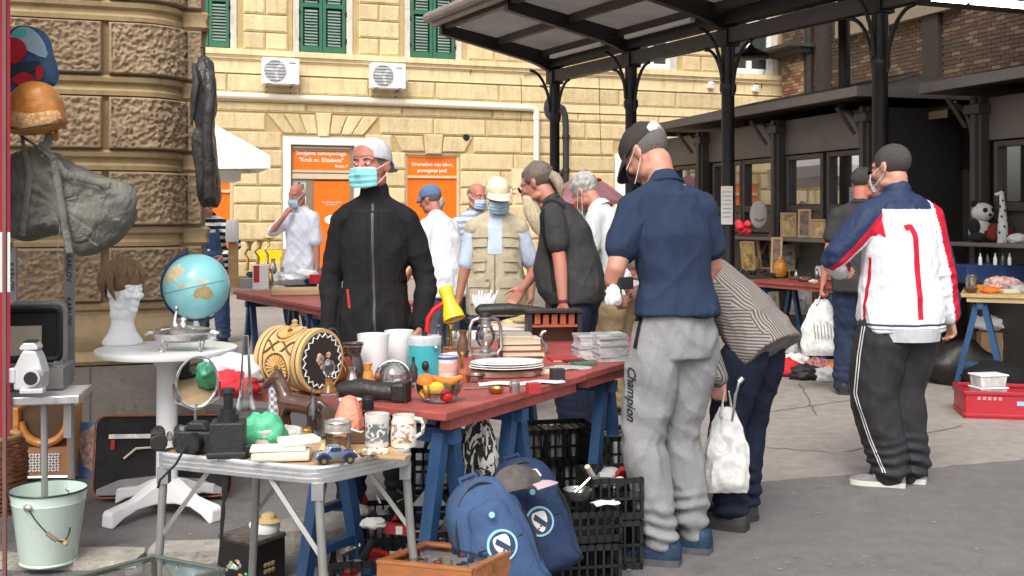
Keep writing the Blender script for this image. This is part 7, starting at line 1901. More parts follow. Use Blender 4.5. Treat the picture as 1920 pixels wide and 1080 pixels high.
t = put('mantel_clock', 'small reddish brown wooden mantel clock beside the keg', 'clock', 640, 724, TZ, -20)
M_RBW = mat('red_brown_wood', (.20, .055, .03), .35, var=.25, vs=6, coat=.3)
b = MB(); b.prism([(-.055, 0), (.055, 0), (.055, .02), (.048, .075)]+[(.048*math.cos(a), .08+.04*math.sin(a)) for a in np.linspace(.1, 3.04, 14)]+[(-.048, .075), (-.055, .02)], .06, Matrix.Translation((0, .03, 0)) @ XZ); b.build('case', M_RBW, t, smooth=False, bevel=.004)
b = MB(); b.lathe([(.015, .12), (.02, .128), (.008, .136), (.012, .146), (.004, .152)], 14); b.build('finial', M_RBW, t)
b = MB(); b.tube([(.034*math.cos(a), -.032, .06+.034*math.sin(a)) for a in np.linspace(0, 2*math.pi, 30)], .004, 6, False); b.build('dial_ring', M_GOLD, t); b = MB(); b.cyl((0, -.030, .06), (0, -.033, .06), .033, n=24); b.build('dial', mat('brown_dial', (.26, .11, .06), .4, var=.4, vs=30), t)
t = lathe1('painted_vase', 'black square shouldered vase with red flowers behind the clock', 'vase', 662, 722, TZ, [('vase', [(.030, 0), (.042, .02), (.046, .06), (.036, .10), (.030, .12), (.038, .15), (.043, .165), (.040, .165), (.026, .12)], mat('dark_vase', (.045, .03, .027), .15, var=.9, vs=22, coat=.5), 32), ('rim_line', [(.0385, .150), (.0402, .153), (.0415, .157)], M_SILV, 32)])
t = put('headphones', 'black padded headphones hooked over the clock', 'headphones', 622, 668, TZ+.02, 10)
b = MB(); b.tube([(.034*math.cos(a), 0, .075+.05*math.sin(a)) for a in np.linspace(-.2, 3.34, 16)], .007, 7); b.build('headband', M_BPL, t)
for sg in (-1, 1):
 b = MB(); b.ell((sg*.034, 0, .05), (.016, .03, .034), n=14, k=8); b.build('ear_pad', M_LEATH, t)
t = lathe1('white_jug', 'large white enamel jug on the red table, left of the ice bucket', 'jug', 700, 712, TZ, [('jug', [(.052, 0), (.055, .01), (.062, .15), (.066, .185), (.062, .185), (.050, .02)], M_CER, 32)])
b = MB(); b.tube([(-.06, 0, .15), (-.10, 0, .14), (-.10, 0, .06), (-.058, 0, .05)], .007, 8); b.build('handle', M_CER, t)
t = lathe1('white_jug', 'smaller white jug half hidden behind the large jug and the ice bucket', 'jug', 748, 700, TZ, [('jug', [(.042, 0), (.050, .01), (.058, .12), (.062, .18), (.058, .18), (.04, .02)], M_CER, 32)])
t = put('cake_dome', 'steel edged clear plastic dome dish with a bowl inside on the red table', 'dish', 738, 725, TZ, 0)
b = MB(); b.lathe([(.075, .0), (.08, .01), (.078, .014)], 32); b.build('base', M_SILV, t)
b = MB(); b.lathe([(.064, .012), (.06, .05), (.045, .08), (.02, .095), (.003, .098)], 32); b.build('dome', M_GLSR, t)
b = MB(); b.tube([(.068*math.cos(a), -.01, .035+.068*math.sin(a)) for a in np.linspace(-.25, 3.4, 24)], .005, 7); b.build('arched_handle', M_CHR, t)
b = MB(); b.lathe([(.025, .014), (.035, .03), (.038, .055)], 10, (.015, -.03, 0)); b.build('cut_glass_bowl', M_GLSR, t, ang=10)
t = put('white_box', 'flat white printed box under the cake dome', 'box', 735, 738, TZ, -14); b = MB(); b.box((0, 0, .013), (.11, .07, .026)); b.build('box', M_PAPER, t, smooth=False, bevel=.002)
b = MB(); b.box((-.02, -.0355, .014), (.05, .002, .008)); b.build('print', M_GREY, t, smooth=False)
t = put('leather_case', 'long black leather instrument case lying across the red table', 'case', 705, 752, TZ, -12)
b = MB(); b.capsule([(-.13, 0, .035), (-.06, 0, .040), (.02, 0, .036), (.06, 0, .036)], [.026, .040, .034, .034], 16); b.v = [tuple(V(q)+V((0, 0, fbm(q, 14)*.008))) for q in b.v]; b.build('case', M_LEATH, t)
b = MB(); b.box((.088, 0, .036), (.055, .068, .070)); b.build('end_cap', M_LEATH, t, smooth=False, bevel=.012); b = MB(); b.box((.118, 0, .036), (.006, .07, .072)); b.build('cap_edge', M_BPL, t, smooth=False)
b = MB(); b.ell((.0, .02, .085), (.014, .012, .016)); b.build('red_tassel', M_RBW, t)
t = put('fruit_bowl', 'cut glass bowl of artificial fruit on the front corner of the red table', 'bowl', 822, 753, TZ, 0)
b = MB(); b.lathe([(.040, 0), (.045, .004), (.060, .012), (.078, .04), (.086, .068), (.082, .068), (.074, .04), (.055, .016)], 40, fx=lambda a, z: 1+.025*math.cos(14*a)*(1 if z > .01 else 0), caps=False); b.lathe([(.045, .003), (.001, .003)], 20, caps=False); b.build('glass_bowl', M_GLSR, t, ang=15)
M_FO = mat('orange_fruit', (.80, .17, .02), .4, bump=.4, bs=140); M_FY = mat('yellow_fruit', (.80, .52, .05), .4, var=.15, bump=.3, bs=120); M_FG = mat('green_leaf', (.06, .16, .05), .5, var=.4); M_FR2 = mat('red_fruit', (.5, .02, .02), .3)
for nm, c, r_, m in (('orange', (-.045, -.01, .072), .030, M_FO), ('lemon', (-.005, -.03, .045), .030, M_FY), ('lemon', (-.04, -.035, .04), .024, M_FY), ('apple', (.03, -.045, .03), .024, M_FR2), ('lemon', (.03, .0, .05), .028, M_FY)):
 b = MB(); b.ell(c, (r_*1.05, r_, r_), n=18, k=12); b.build(nm, m, t)
for off in (0, .014):
 b = MB(); b.capsule([(-.02, .01-off, .082+off*.3), (.02, .0-off, .074), (.05, -.01-off, .074), (.078, -.015-off, .088)], [.009, .015, .015, .008], 10); b.build('banana', mat('yellow_banana', (.85, .60, .04), .4, var=.1) if off == 0 else M_FO, t)
b = MB()
for i in range(7): a = R.uniform(0, 6.28); b.tube([(.05, -.03, .06), (.05+.03*math.cos(a), -.035, .06+.022*math.sin(a))], [.004, .010], 5, True, .2)
b.build('leaves', M_FG, t)
t = put('cutlery', 'two dark spoons lying on the red table beside the fruit bowl', 'cutlery', 905, 730, TZ, 8)
for y in (0, .02):
 b = MB(); b.tube([(-.07, y, .004), (.03, y*1.4, .005)], .003, 6); b.M = Matrix.Translation((.052, y*1.5, .005)) @ Matrix.Scale(.25, 4, (0, 0, 1)); b.ell((0, 0, 0), (.026, .014, .014)); b.build('spoon', mat('tarnished_metal', (.14, .10, .085), .35, metal=.7), t)
t = put('ice_bucket', 'turquoise plastic ice bucket with clear rim on the red table', 'ice bucket', 796, 706, TZ, 20)
b = MB(); b.lathe([(.058, 0), (.066, .005), (.068, .14), (.063, .145)], 36); b.build('bucket', mat('teal_plastic', (.05, .38, .42), .25, var=.06, coat=.3), t)
b = MB(); b.lathe([(.069, .132), (.070, .136), (.071, .165), (.067, .168)], 36); b.build('clear_rim', haze_plastic('clear_plastic', (.78, .80, .82), .6, .1), t); b = MB(); b.lathe([(.012, .166), (.012, .18), (.016, .182), (.004, .188)], 14); b.build('knob', M_BPL, t)
b = MB(); b.ell((.03, -.068, .125), .010); b.build('rivet', M_SILV, t)
b = MB(); b.ell((-.02, -.085, .055), (.015, .016, .021)); b.build('black_tap', M_BPL, t)
t = lathe1('enamel_cup', 'white enamel cup with blue band on the red table', 'cup', 838, 706, TZ, [('cup', [(.040, 0), (.043, .004), (.045, .085), (.047, .09), (.044, .09), (.04, .01)], M_CER, 32), ('blue_band', [(.0456, .074), (.0462, .084)], mat('blue_enamel', (.05, .10, .30), .3), 32), ('pink_print', [(.0437, .02), (.0449, .06)], mat('pink_print', (.70, .42, .36), .4, var=.3, vs=40), 32)])
t = put('desk_lamp', 'yellow desk lamp with red bent arm on the red table', 'lamp', 800, 668, TZ, 0); t.location.y += .1
M_YEL = mat('yellow_lacquer', (.86, .58, .015), .3, var=.04, coat=.4); M_REDL = mat('red_lacquer', (.58, .02, .02), .3, var=.05, coat=.4)
b = MB(); b.lathe([(.06, 0), (.06, .012), (.02, .022)], 24); b.build('base', M_REDL, t)
b = MB(); b.tube([(0, 0, .02), (-.005, 0, .12), (.0, 0, .17), (.03, 0, .215), (.075, 0, .243), (.10, 0, .25)], .0135, 10); b.build('arm', M_REDL, t)
b = MB(); b.M = Matrix.Translation((.088, 0, .29)) @ Matrix.Rotation(rad(-18), 4, 'Y') @ Matrix.Rotation(rad(-18), 4, 'X'); b.lathe([(.055, -.135), (.052, -.128), (.048, -.10), (.034, -.06), (.030, -.02), (.033, .0), (.036, .02), (.030, .03), (.004, .034)], 32, caps=False); b.build('shade', M_YEL, t)
b = MB(); b.M = Matrix.Translation((.088, 0, .29)) @ Matrix.Rotation(rad(-18), 4, 'Y') @ Matrix.Rotation(rad(-18), 4, 'X'); b.lathe([(.05, -.124), (.001, -.12)], 24, caps=False); b.build('shade_inside', mat('lamp_inside', (.55, .45, .30), .5), t)
t = put('hurricane_lantern', 'silver hurricane lantern with glass globe in the middle of the red table', 'lantern', 910, 674, TZ, 15)
b = MB(); b.lathe([(.060, 0), (.064, .006), (.064, .028), (.05, .04), (.022, .045), (.024, .06), (.030, .063)], 28); b.build('tank', M_SILV, t)
b = MB(); b.lathe([(.029, .063), (.046, .095), (.044, .12), (.030, .15)], 28, caps=False); b.build('glass_globe', M_GLSR, t)
b = MB(); b.lathe([(.034, .150), (.036, .156), (.026, .160), (.026, .185), (.036, .188), (.036, .195), (.014, .202)], 24); b.build('chimney', M_SILV, t); b = MB(); b.lathe([(.028, .2), (.026, .212), (.01, .216)], 20); b.build('cap', M_BPL, t)
for sg in (-1, 1):
 b = MB(); b.tube([(sg*.058, 0, .03), (sg*.076, 0, .05), (sg*.072, 0, .15), (sg*.06, 0, .18), (sg*.034, 0, .19)], .008, 8); b.build('side_tube', M_SILV, t)
for z in (.09, .125):
 b = MB(); b.tube([(.047*math.cos(a), .047*math.sin(a), z) for a in np.linspace(0, 2*math.pi, 25)], .002, 5, False); b.build('guard_wire', M_SILV, t)
t = put('plate_stack', 'stack of white oval plates on a folded brown cloth on the red table', 'plates', 950, 704, TZ, 10)
b = MB(); b.M = Matrix.Scale(.62, 4, (0, 1, 0)); b.lathe([(.13, 0), (.15, .004), (.152, .018), (.14, .026)], 30, fx=lambda a, z: 1+.06*math.sin(5*a)+.03*math.sin(11*a)); b.build('folded_cloth', mat('brown_paper_cloth', (.30, .17, .12), .8, var=.4, vs=20), t)
for i, r_ in enumerate((.158, .155, .152)):
 b = MB(); b.M = Matrix.Scale(.74, 4, (0, 1, 0)); z = .028+.009*i; b.lathe([(.09, z), (.10, z+.002), (r_, z+.012), (r_-.003, z+.014), (.105, z+.006), (.002, z+.005)], 40); b.build('plate', M_CER, t)
def sheet(label, px, py, w_, d_, rz, m=None, name='paper_sheet', th=.003, cat='paper', z=TZ, gr=None):
 t = put(name, label, cat, px, py, z, rz, gr); b = MB(); b.shell(lambda u, v: V(((u-.5)*w_, (v-.5)*d_, .004+.006*math.sin(u*4+v*3)**2)), 8, 6, th); b.build('sheet', m or M_PAPER, t); return t
sheet('white paper sheet on the near edge of the red table beneath the plates', 945, 722, .20, .07, 6); sheet('bluish paper sheet on the near board edge of the red table', 1020, 719, .16, .06, 10, mat('blue_paper', (.55, .60, .66), .6))
k = NT('newsprint'); co = k.coord(); mp = k.n('Mapping', {'Vector': co, 'Scale': (60, 160, 1)}).outputs[0]; k.l(k.ramp(k.noise(mp, 1.6, 3, .7), [(.45, (.30, .30, .29)), (.62, (.66, .64, .60))]), k.b.inputs['Base Color'])
sheet('folded newspaper on the right half of the red table', 1065, 692, .17, .12, 25, k.m, 'newspaper')
sheet('white magazine lying flat between cup and lantern', 858, 668, .14, .10, 15, None, 'magazine', .012); sheet('pale leaflet at the back right of the red table', 1110, 668, .15, .09, 30, None, 'leaflet')
M_PG = mat('book_pages', (.62, .50, .36), .8, var=.12, vs=30, stretch=(1, 1, 20))
def book(label, px, py, w_, d_, h_, rz, cover, z=TZ, gr=None, dz=0):
 t = put('book', label, 'book', px, py, z, rz, gr); t.location.z += dz; b = MB(); b.box((0, 0, h_/2), (w_-.004, d_-.006, h_-.005)); b.build('pages', M_PG, t, smooth=False)
 b = MB(); b.box((0, .001, .002), (w_, d_, .004)); b.box((0, .001, h_-.002), (w_, d_, .004)); b.box((-w_/2+.002, .001, h_/2), (.004, d_, h_-.008)); b.build('cover', cover, t, smooth=False); return t
BC = {n: mat('cover_'+n, c, .5, var=.1) for n, c in dict(rust=(.35, .10, .05), brown=(.13, .07, .045), grey=(.35, .34, .33), cream=(.62, .55, .42), red=(.42, .03, .03), dark=(.03, .028, .028), green=(.05, .14, .08), blue=(.05, .10, .25)).items()}
book('thick rust coloured book at the bottom of the stack behind the plates', 978, 668, .20, .13, .030, 8, BC['rust']); book('thick orange brown book in the middle of the stack behind the plates', 974, 668, .19, .13, .030, 5, BC['brown'], dz=.031); book('tan covered book on top of the rust coloured ones', 972, 668, .19, .13, .028, 9, BC['cream'], dz=.062); book('thin grey book topping the stack behind the lantern', 960, 668, .18, .12, .018, 4, BC['grey'], dz=.091)
book('long dark book lying in front of the book stack', 978, 676, .20, .05, .016, 6, BC['dark']); book('red covered book right of the book stack', 1060, 676, .15, .12, .014, 12, BC['red']); book('black pocket book near the newspaper', 1078, 680, .10, .07, .012, 18, BC['dark'])
p = T(1042, 648, TZ); t = thing('wooden_chest', 'dark open fronted wooden chest at the back of the red table', 'chest', p+V((0, .1, 0)), rad(8))
for x in (-.13, .13):
 b = MB(); b.box((x, .06, .085), (.022, .12, .17)); b.build('side_panel', BC['dark'], t, smooth=False)
b = MB(); b.box((0, .06, .165), (.30, .14, .012)); b.build('top', BC['dark'], t, smooth=False); b = MB(); b.box((0, .10, .08), (.24, .01, .16)); b.build('back_panel', BC['brown'], t, smooth=False); b = MB(); b.box((0, .05, .09), (.24, .1, .012)); b.build('shelf', BC['rust'], t, smooth=False)
b = MB()
for i in range(5): b.box((-.09+.045*i, .05, .125), (.03, .08, .055), rot('X', R.uniform(-6, 6)))
b.build('small_books', BC['rust'], t, smooth=False)
t = put('swan_figurine', 'small silver curved swan neck figurine between books and chest', 'figurine', 1018, 664, TZ, 0)
b = MB(); b.tube([(0, 0, 0), (.012, 0, .02), (.015, 0, .04), (-.004, 0, .06), (-.012, 0, .085), (.0, 0, .105), (.015, 0, .11)], [.016, .014, .012, .010, .009, .009, .005], 8); b.build('figurine', M_SILV, t)
p = T(960, 640, TZ)+V((0, .12, 0))
t = thing('umbrella_bundle', 'black folded umbrella lying over tan gloves on the book pile', 'umbrella', (p.x, p.y, TZ+.125), rad(3))
b = MB(); b.capsule([(-.17, 0, .03), (-.02, 0, .035), (.16, .02, .022), (.2, .02, .02)], [.030, .028, .022, .012], 12); b.v = [tuple(V(q)+V((0, 0, fbm(q, 18)*.010))) for q in b.v]; b.build('folded_canopy', M_LEATH, t)
t = thing('gloves', 'heap of tan leather gloves and yellowed papers under the black umbrella', 'gloves', (p.x+.04, p.y, TZ+.085), rad(0))
for i in range(6): heap(t, 'glove', (.085, .03, .018), [M_KH for M_KH in (mat('tan_glove', (.42, .30, .15), .6, var=.25, vs=9), mat('yellow_paper', (.62, .50, .25), .7, var=.15))][i % 2], i*3.3, .4, 2.4, (-.05+.04*i, R.uniform(-.03, .03), .012*i-.02), 16, 9)
t = thing('book_pile', 'pile of yellowed papers and folded maps carrying the gloves', 'papers', (p.x, p.y, TZ), 0)
for i in range(5): b = MB(); b.box((R.uniform(-.02, .02), .02, .009+.017*i), (.27, .16, .016), rot('Z', R.uniform(-5, 5))); b.build('folded_paper', [M_PAPER, BC['cream'], M_TANW][i % 3], t, smooth=False)
t = thing('black_gloves', 'crumpled black gloves at the back edge of the red table beside the lantern', 'gloves', T(890, 628, TZ)+V((0, 0, .05)), 0); heap(t, 'glove', (.05, .035, .03), M_LEATH, 3.9, .4); heap(t, 'glove', (.045, .03, .02), M_LEATH, 8.9, .4, loc=(.05, .01, .0))
t = thing('white_gloves', 'bunch of white wire hangers and gloves in front of the fishing vest', 'gloves', W(908, 578, 330), 0)
for i in range(9): b = MB(); x = -.06+.014*i; b.capsule([(x*.5, 0, -.02), (x*1.0, 0, .04), (x*1.25+.01, .0, .085+R.uniform(-.015, .02))], [.010, .009, .006], 6); b.build('finger', K_WHITE, t)
t = put('tool_box', 'pale grey tray of tins behind the lantern', 'tray', 870, 650, TZ, 12); b = MB(); b.box((0, 0, .02), (.16, .12, .04)); b.build('tray', BC['grey'], t, smooth=False, bevel=.004)
for i in range(4): b = MB(); b.lathe([(.018, .04), (.018, .075), (.014, .08)], 14, (-.055+.036*i, 0, 0)); b.build('tin', [M_SILV, M_CR1, M_TANW, M_CER][i], t)
CDW = ['bottom', 'second', 'third', 'fourth', 'fifth', 'sixth', 'seventh', 'eighth', 'ninth', 'tenth', 'eleventh', 'twelfth']
def cdstack(label_fn, px, py, n, rz):
 base = T(px, py, TZ)
 for i in range(n):
  t = thing('cd_case', label_fn(i), 'cd case', base+V((R.uniform(-.006, .006), R.uniform(-.006, .006), .0105*i)), rad(rz+R.uniform(-5, 5)), 'cd cases stacked on the red table')
  b = MB(); b.box((0, 0, .005), (.141, .124, .0098)); b.build('case', haze_plastic('cd_plastic', (.62, .62, .63), .8, .12), t, smooth=False)
  b = MB(); b.box((0, 0, .005), (.132, .118, .006)); b.build('booklet', [BC['cream'], BC['dark'], M_PAPER, BC['rust'], BC['blue'], BC['grey']][(i*5+n) % 6], t, smooth=False)
cdstack(lambda i: '%s cd case from below in the taller right hand stack on the red table' % CDW[i], 1143, 676, 12, 14)
cdstack(lambda i: '%s cd case from below in the lower left hand stack on the red table' % CDW[i], 1108, 672, 11, 10)
# ================================================ UNDER THE RED TABLE: CRATES, BACKPACKS, CASES
CR = {}
def crate_parts(w_, d_, h_, m):
 """open lattice crate: bottom, four grid walls, rim"""
 key = (w_, d_, h_, m.name)
 if key in CR: return CR[key]
 out = []
 b = MB(); b.box((0, 0, .006), (w_, d_, .012)); out.append(('bottom', b.mesh('bottom', m, False)))
 for ax in (0, 1):
  for sg in (-1, 1):
   b = MB(); L = w_ if ax == 0 else d_; o = sg*(d_ if ax == 0 else w_)/2; th = .010; L2 = L if ax == 0 else L-.02
   def bar(c, z, l_, hh):
    if ax == 0: b.box((c, o-sg*th/2, z), (l_, th, hh))
    else: b.box((o-sg*th/2, c, z), (th, l_, hh))
   bar(0, h_-.012, L2, .022); bar(0, .02, L2, .016); bar(0, h_*.5, L2, .010)
   n = max(4, int(L2/.034))
   for i in range(n+1): bar(-L2/2+.006+(L2-.012)*i/n, h_/2, .013 if i in (0, n) else .009, h_-.002)
   out.append(('lattice_wall', b.mesh('lattice_wall', m, False)))
 CR[key] = out; return out
M_CRB = mat('black_crate', (.013, .013, .014), .5, var=.2, vs=10)
def crate(label, pos, rz=0, w_=.36, d_=.26, h_=.16, m=None, gr='black crates under and around the red table', name='crate'):
 t = thing(name, label, 'crate', pos, rad(rz), gr)
 for nm, me in crate_parts(w_, d_, h_, m or M_CRB): link(nm, me, t)
 return t
def fill(label, name, cat, pos, rz, kind, n, w_=.30, d_=.2, z=.03, seed=0):
 t = thing(name, label, cat, V(pos)+V((0, 0, z)), rad(rz)); rr = random.Random(seed)
 cols = [M_PAPER, BC['dark'], BC['grey'], M_SILV, BC['cream'], BC['red'], M_BPL, BC['blue'], M_GREY]
 for i in range(n):
  b = MB()
  if kind == 'cd': b.box((-w_/2+w_*(i+.5)/n, rr.uniform(-.004, .004), .062), (w_/n*.85, .14, .124), rot('Y', rr.uniform(-7, 7))); b.build('disc_case', cols[(i*7+seed) % 5], t, smooth=False)
  else:
   r_ = rr.uniform(.02, .05); c = (rr.uniform(-w_/2, w_/2), rr.uniform(-d_/2, d_/2), rr.uniform(.04, .11))
   k_ = rr.random(); mm = Matrix.Rotation(rr.uniform(0, 3), 4, 'X') @ Matrix.Rotation(rr.uniform(0, 3), 4, 'Z')
   if k_ < .5: b.box(c, (r_*2.2, r_*1.2, r_*.5), mm)
   elif k_ < .8: b.tube([V(c), V(c)+(mm @ V((r_*2, 0, 0)))], [r_*.4, r_*.3], 8)
   else: b.ell(c, (r_, r_*.8, r_*.6), n=9, k=6)
   b.build('piece', cols[(i*5+seed) % 9], t, smooth=False)
 return t
def GP(px, s): p = W(px, YH, s); return V((p.x, p.y, 0))
for i in range(3):
 p = GP(1045, 398)+V((R.uniform(-.01, .01), 0, .15*i)); crate(['bottom crate of the left disc stack under the red table', 'middle crate of the left disc stack under the red table', 'top crate of discs on the left stack under the red table'][i], p, 14); fill(['row of discs in the lowest crate of the left stack', 'row of discs in the middle crate of the left stack', 'row of pale disc cases on the topmost left crate'][i], 'disc_row', 'discs', p, 14, 'cd', 16, .32, seed=i+1, z=.02)
 p = GP(1170, 410)+V((0, 0, .15*i)); crate(['bottom crate of the right disc stack behind the grey joggers', 'middle crate of the right disc stack behind the grey joggers', 'top crate of discs on the right stack behind the grey joggers'][i], p, 14); fill(['discs in the lowest crate behind the grey joggers', 'discs in the middle crate behind the grey joggers', 'white disc cases in the topmost crate behind the grey joggers'][i], 'disc_row', 'discs', p, 14, 'cd', 15, .32, seed=i+5, z=.02)
q = GP(1092, 470); q2 = GP(1138, 462)
crate('lower front crate at the left foot of the grey joggers', q, 10, .24, .30, .17); crate('upper front crate holding the steel bowl beside the backpacks', q+V((0, .02, .172)), 12, .24, .30, .12)
crate('crate close to the blue trainers, bottom one', q2+V((.02, .14, 0)), 8, .22, .28, .2); crate('crate with a white card standing above the one by the blue trainers', q2+V((.02, .15, .202)), 10, .22, .28, .17)
fill('mixed small goods in the crate with the white card', 'small_goods', 'goods', q2+V((.02, .15, .21)), 10, 'mix', 12, .18, .2, seed=3)
sheet('white card leaning out of the crate near the grey joggers', 1135, 946, .10, .06, 20, None, 'card', .003, 'card', .34)
t = thing('steel_bowl', 'steel mixing bowl with ladle on the crate beside the backpacks', 'bowl', q+V((-.02, -.02, .31)), 0)
b = MB(); b.lathe([(.028, 0), (.045, .012), (.056, .045), (.058, .046), (.054, .043), (.04, .012)], 28); b.build('bowl', M_SILV, t); b = MB(); b.tube([(-.01, 0, .035), (.02, .0, .06), (.05, .01, .088)], [.012, .007, .005], 8); b.build('ladle', M_CHR, t)
L1 = GP(690, 505); L2_ = GP(812, 485); L3 = GP(815, 462)
crate('low crate of odds and ends behind the right leg of the camping table', L1, 6, .27, .28, .20); fill('jumble of tins and cutlery in the low crate behind the camping table leg', 'small_goods', 'goods', L1, 6, 'mix', 26, .22, .22, .05, 11)
crate('crate of papers right of the low crate of odds and ends', L2_+V((0, .05, 0)), 4, .24, .26, .24); fill('papers and boxes in the crate beside the camouflage trousers', 'small_goods', 'goods', L2_+V((0, .05, .08)), 4, 'mix', 16, .2, .2, .05, 12)
crate('back crate standing under the middle of the red table', GP(735, 440), 8, .36, .26, .20); fill('blue and grey bits in the back crate under the red table', 'small_goods', 'goods', GP(735, 440)+V((0, 0, .06)), 8, 'mix', 18, .3, .2, .05, 13)
for i in range(2): crate(['crate under the film reel crate in the middle rear', 'raised crate holding tilted discs under the front edge of the red table'][i], GP(822, 452)+V((0, .12, .22*i)), 5, .30, .26, .21)
t = thing('disc_rack', 'tilted black disc rack with silver spines under the front edge of the red table', 'disc rack', W(826, 832, 452), rad(-10)); t.rotation_euler = (rad(10), rad(28), rad(-8))
b = MB(); b.box((0, .06, 0), (.115, .13, .10)); b.build('rack', M_BPL, t, smooth=False)
for i in range(6): b = MB(); b.box((-.035+.017*i, -.008, .0), (.010, .008, .085)); b.build('disc_case', [M_PAPER, M_SILV, BC['grey']][i % 3], t, smooth=False)
t = thing('white_card', 'grey white folded card standing in the crate below the camouflage trousers', 'card', W(805, 948, 478), rad(4)); b = MB(); b.prism([(-.07, 0), (.07, 0), (.0, .085)], .004, XZ); b.build('card', mat('grey_card', (.50, .50, .50), .6), t, smooth=False)
t = thing('red_packet', 'red and white packet lying on the low crate of odds and ends', 'packet', W(745, 992, 500), rad(-6)); b = MB(); b.box((0, 0, 0), (.10, .03, .035), rot('Y', 6)); b.build('packet', BC['red'], t, smooth=False); b = MB(); b.box((.01, -.016, 0), (.025, .002, .03)); b.build('label', M_PAPER, t, smooth=False)
t = thing('white_packet', 'crumpled white printed packet left of the red packet', 'packet', W(700, 990, 503)); heap(t, 'packet', (.045, .03, .02), M_PAPER, 5.5, .3)
k = NT('zebra_cloth'); co = k.coord(rnd=False); mp = k.n('Mapping', {'Vector': co, 'Scale': (1, 1, .35)}).outputs[0]; k.l(k.ramp(k.noise(mp, 30, 2, .5, 2.5), [(.46, (.018, .016, .015)), (.50, (.018, .016, .015)), (.53, (.60, .57, .52))]), k.b.inputs['Base Color']); k.b.inputs['Roughness'].default_value = .85
p = W(897, 885, 505); t = thing('zebra_trousers', 'black and white patterned trousers hanging from the red table edge', 'trousers', p)
for x0, x1, z0, w_ in ((-.03, .0, .19, .045), (.03, .0, .19, .05)):
 b = MB(); b.capsule([(x0*1.6, 0, -.12 if x0 < 0 else -.03), (x0*1.2, -.02, .05), (x0*.6, -.02, .15), (x1*.3, 0, .235)], [w_*.75, w_, w_*.8, .020], 14); b.v = [tuple(V(q)+V((fbm(V(q)*1.0, 22), fbm(V(q)+V((4, 0, 0)), 22), 0))*.016) for q in b.v]; b.build('trouser_leg', k.m, t)
heap(t, 'white_knot', (.028, .02, .028), K_WHITE, 3.2, .3, loc=(.0, -.01, .215))
M_BPK = cloth('blue_rucksack_cloth', (.050, .090, .185), .8, .4, 240, .15, .35); M_BPKD = cloth('dark_blue_rucksack_cloth', (.024, .042, .095), .8, .4, 240, .15, .35)
def backpack(label, px, s, rz, tilt, m, m2, crest):
 p = GP(px, s)+V((0, 0, .16)); t = thing('backpack', label, 'backpack', p, 0); t.scale = (.94,)*3;  t.rotation_euler = Euler((rad(-14), rad(tilt), rad(rz)), 'XYZ')
 pl = dense([(-.135, .0), (.135, .0), (.15, .06), (.145, .26), (.12, .38), (.05, .44), (-.05, .44), (-.12, .38), (-.145, .26), (-.15, .06)], 3); b = softbag(pl, .085, .006, 9, sd_=px); b.build('main_body', m, t)
 pl = dense([(-.11, .015), (.11, .015), (.118, .06), (.105, .22), (.06, .30), (-.06, .30), (-.105, .22), (-.118, .06)], 3); b = softbag(pl, .05, .004, 9, sd_=px+3); fp = b.build('front_pocket', m, t, (0, -.072, .0))
 pl = dense([(-.075, .20), (.075, .20), (.08, .25), (.06, .33), (-.06, .33), (-.08, .25)], 3); b = softbag(pl, .03, .003, 9, sd_=px+7); b.build('upper_pocket', m2, t, (0, -.085, .02))
 for y, r_ in ((-.02, 1.01), (-.058, .95)):
  q = MB(); q.tube([(r_*.15*math.cos(a)*(1-.12*max(0, math.sin(a))), y, .20+.24*r_*math.sin(a)) for a in np.linspace(-.6, 3.74, 30)], .0045, 6); q.build('zip', M_BPL, t)
 q = MB(); q.tube([(-.085, -.118, .215), (0, -.124, .205), (.085, -.118, .215)], .004, 6); q.build('pocket_seam', M_BPL, fp, (0, .072, 0))
 q = MB(); q.tube([(-.03, .03, .43), (-.03, .03, .455), (.03, .03, .455), (.03, .03, .43)], .009, 8); q.build('grab_handle', m2, t)
 for sg in (-1, 1): q = MB(); q.tube([(sg*.07, .07, .40), (sg*.10, .13, .30), (sg*.10, .12, .12), (sg*.12, .06, .03)], .02, 8, True, .4); q.build('shoulder_strap', M_BPL, t)
 y = -.126
 q = MB(); q.cyl((0, y+.01, .205), (0, y-.004, .205), .055, n=36); cr = q.build('crest_ring', mat('pale_blue_ring', (.30, .58, .66), .6), fp, (0, .072, 0))
 q = MB(); q.cyl((0, y+.008, .205), (0, y-.006, .205), .047, n=36); q.build('crest_disc', mat('navy_disc', (.025, .045, .10), .6), cr)
 q = MB(); q.prism(dense([(-.026, .03), (0, .036), (.026, .03), (.027, -.005), (.0, -.040), (-.027, -.005)], 3), .004, Matrix.Translation((0, y-.005, .205)) @ XZ); sh = q.build('crest_shield', M_PAPER, cr, smooth=False)
 q = MB(); q.prism([(-.024, .014), (-.012, .030), (.024, -.012), (.013, -.026)], .002, Matrix.Translation((0, y-.0095, .205)) @ XZ); q.build('crest_band', mat('navy_disc', (.025, .045, .10)), sh, smooth=False)
 for i in range(3): q = MB(); q.cyl((-.012+.010*i, y-.009, .182+.006*i), (-.012+.010*i, y-.0105, .182+.006*i), .004, n=8); q.build('crest_dot', mat('navy_disc', (.025, .045, .10)), sh)
 q = MB(); q.cyl((0, -.134, .315), (0, -.138, .315), .011, n=14); q.build('small_badge', mat('pale_blue_ring', (.3, .58, .66)), t)
 return t
backpack('lighter blue backpack with round club crest leaning in front of the crates', 962, 562, 20, -17, M_BPK, M_BPK, 1)
backpack('darker navy backpack with club crest behind the lighter one, under the cap', 1022, 525, 18, -12, M_BPKD, M_BPKD, 1)
p = W(968, 912, 545); t = thing('baseball_cap', 'brown and pink baseball cap resting on top of the backpacks', 'cap', p+V((0, -.03, 0)), rad(-70)); t.rotation_euler = (rad(10), rad(-12), rad(-75))
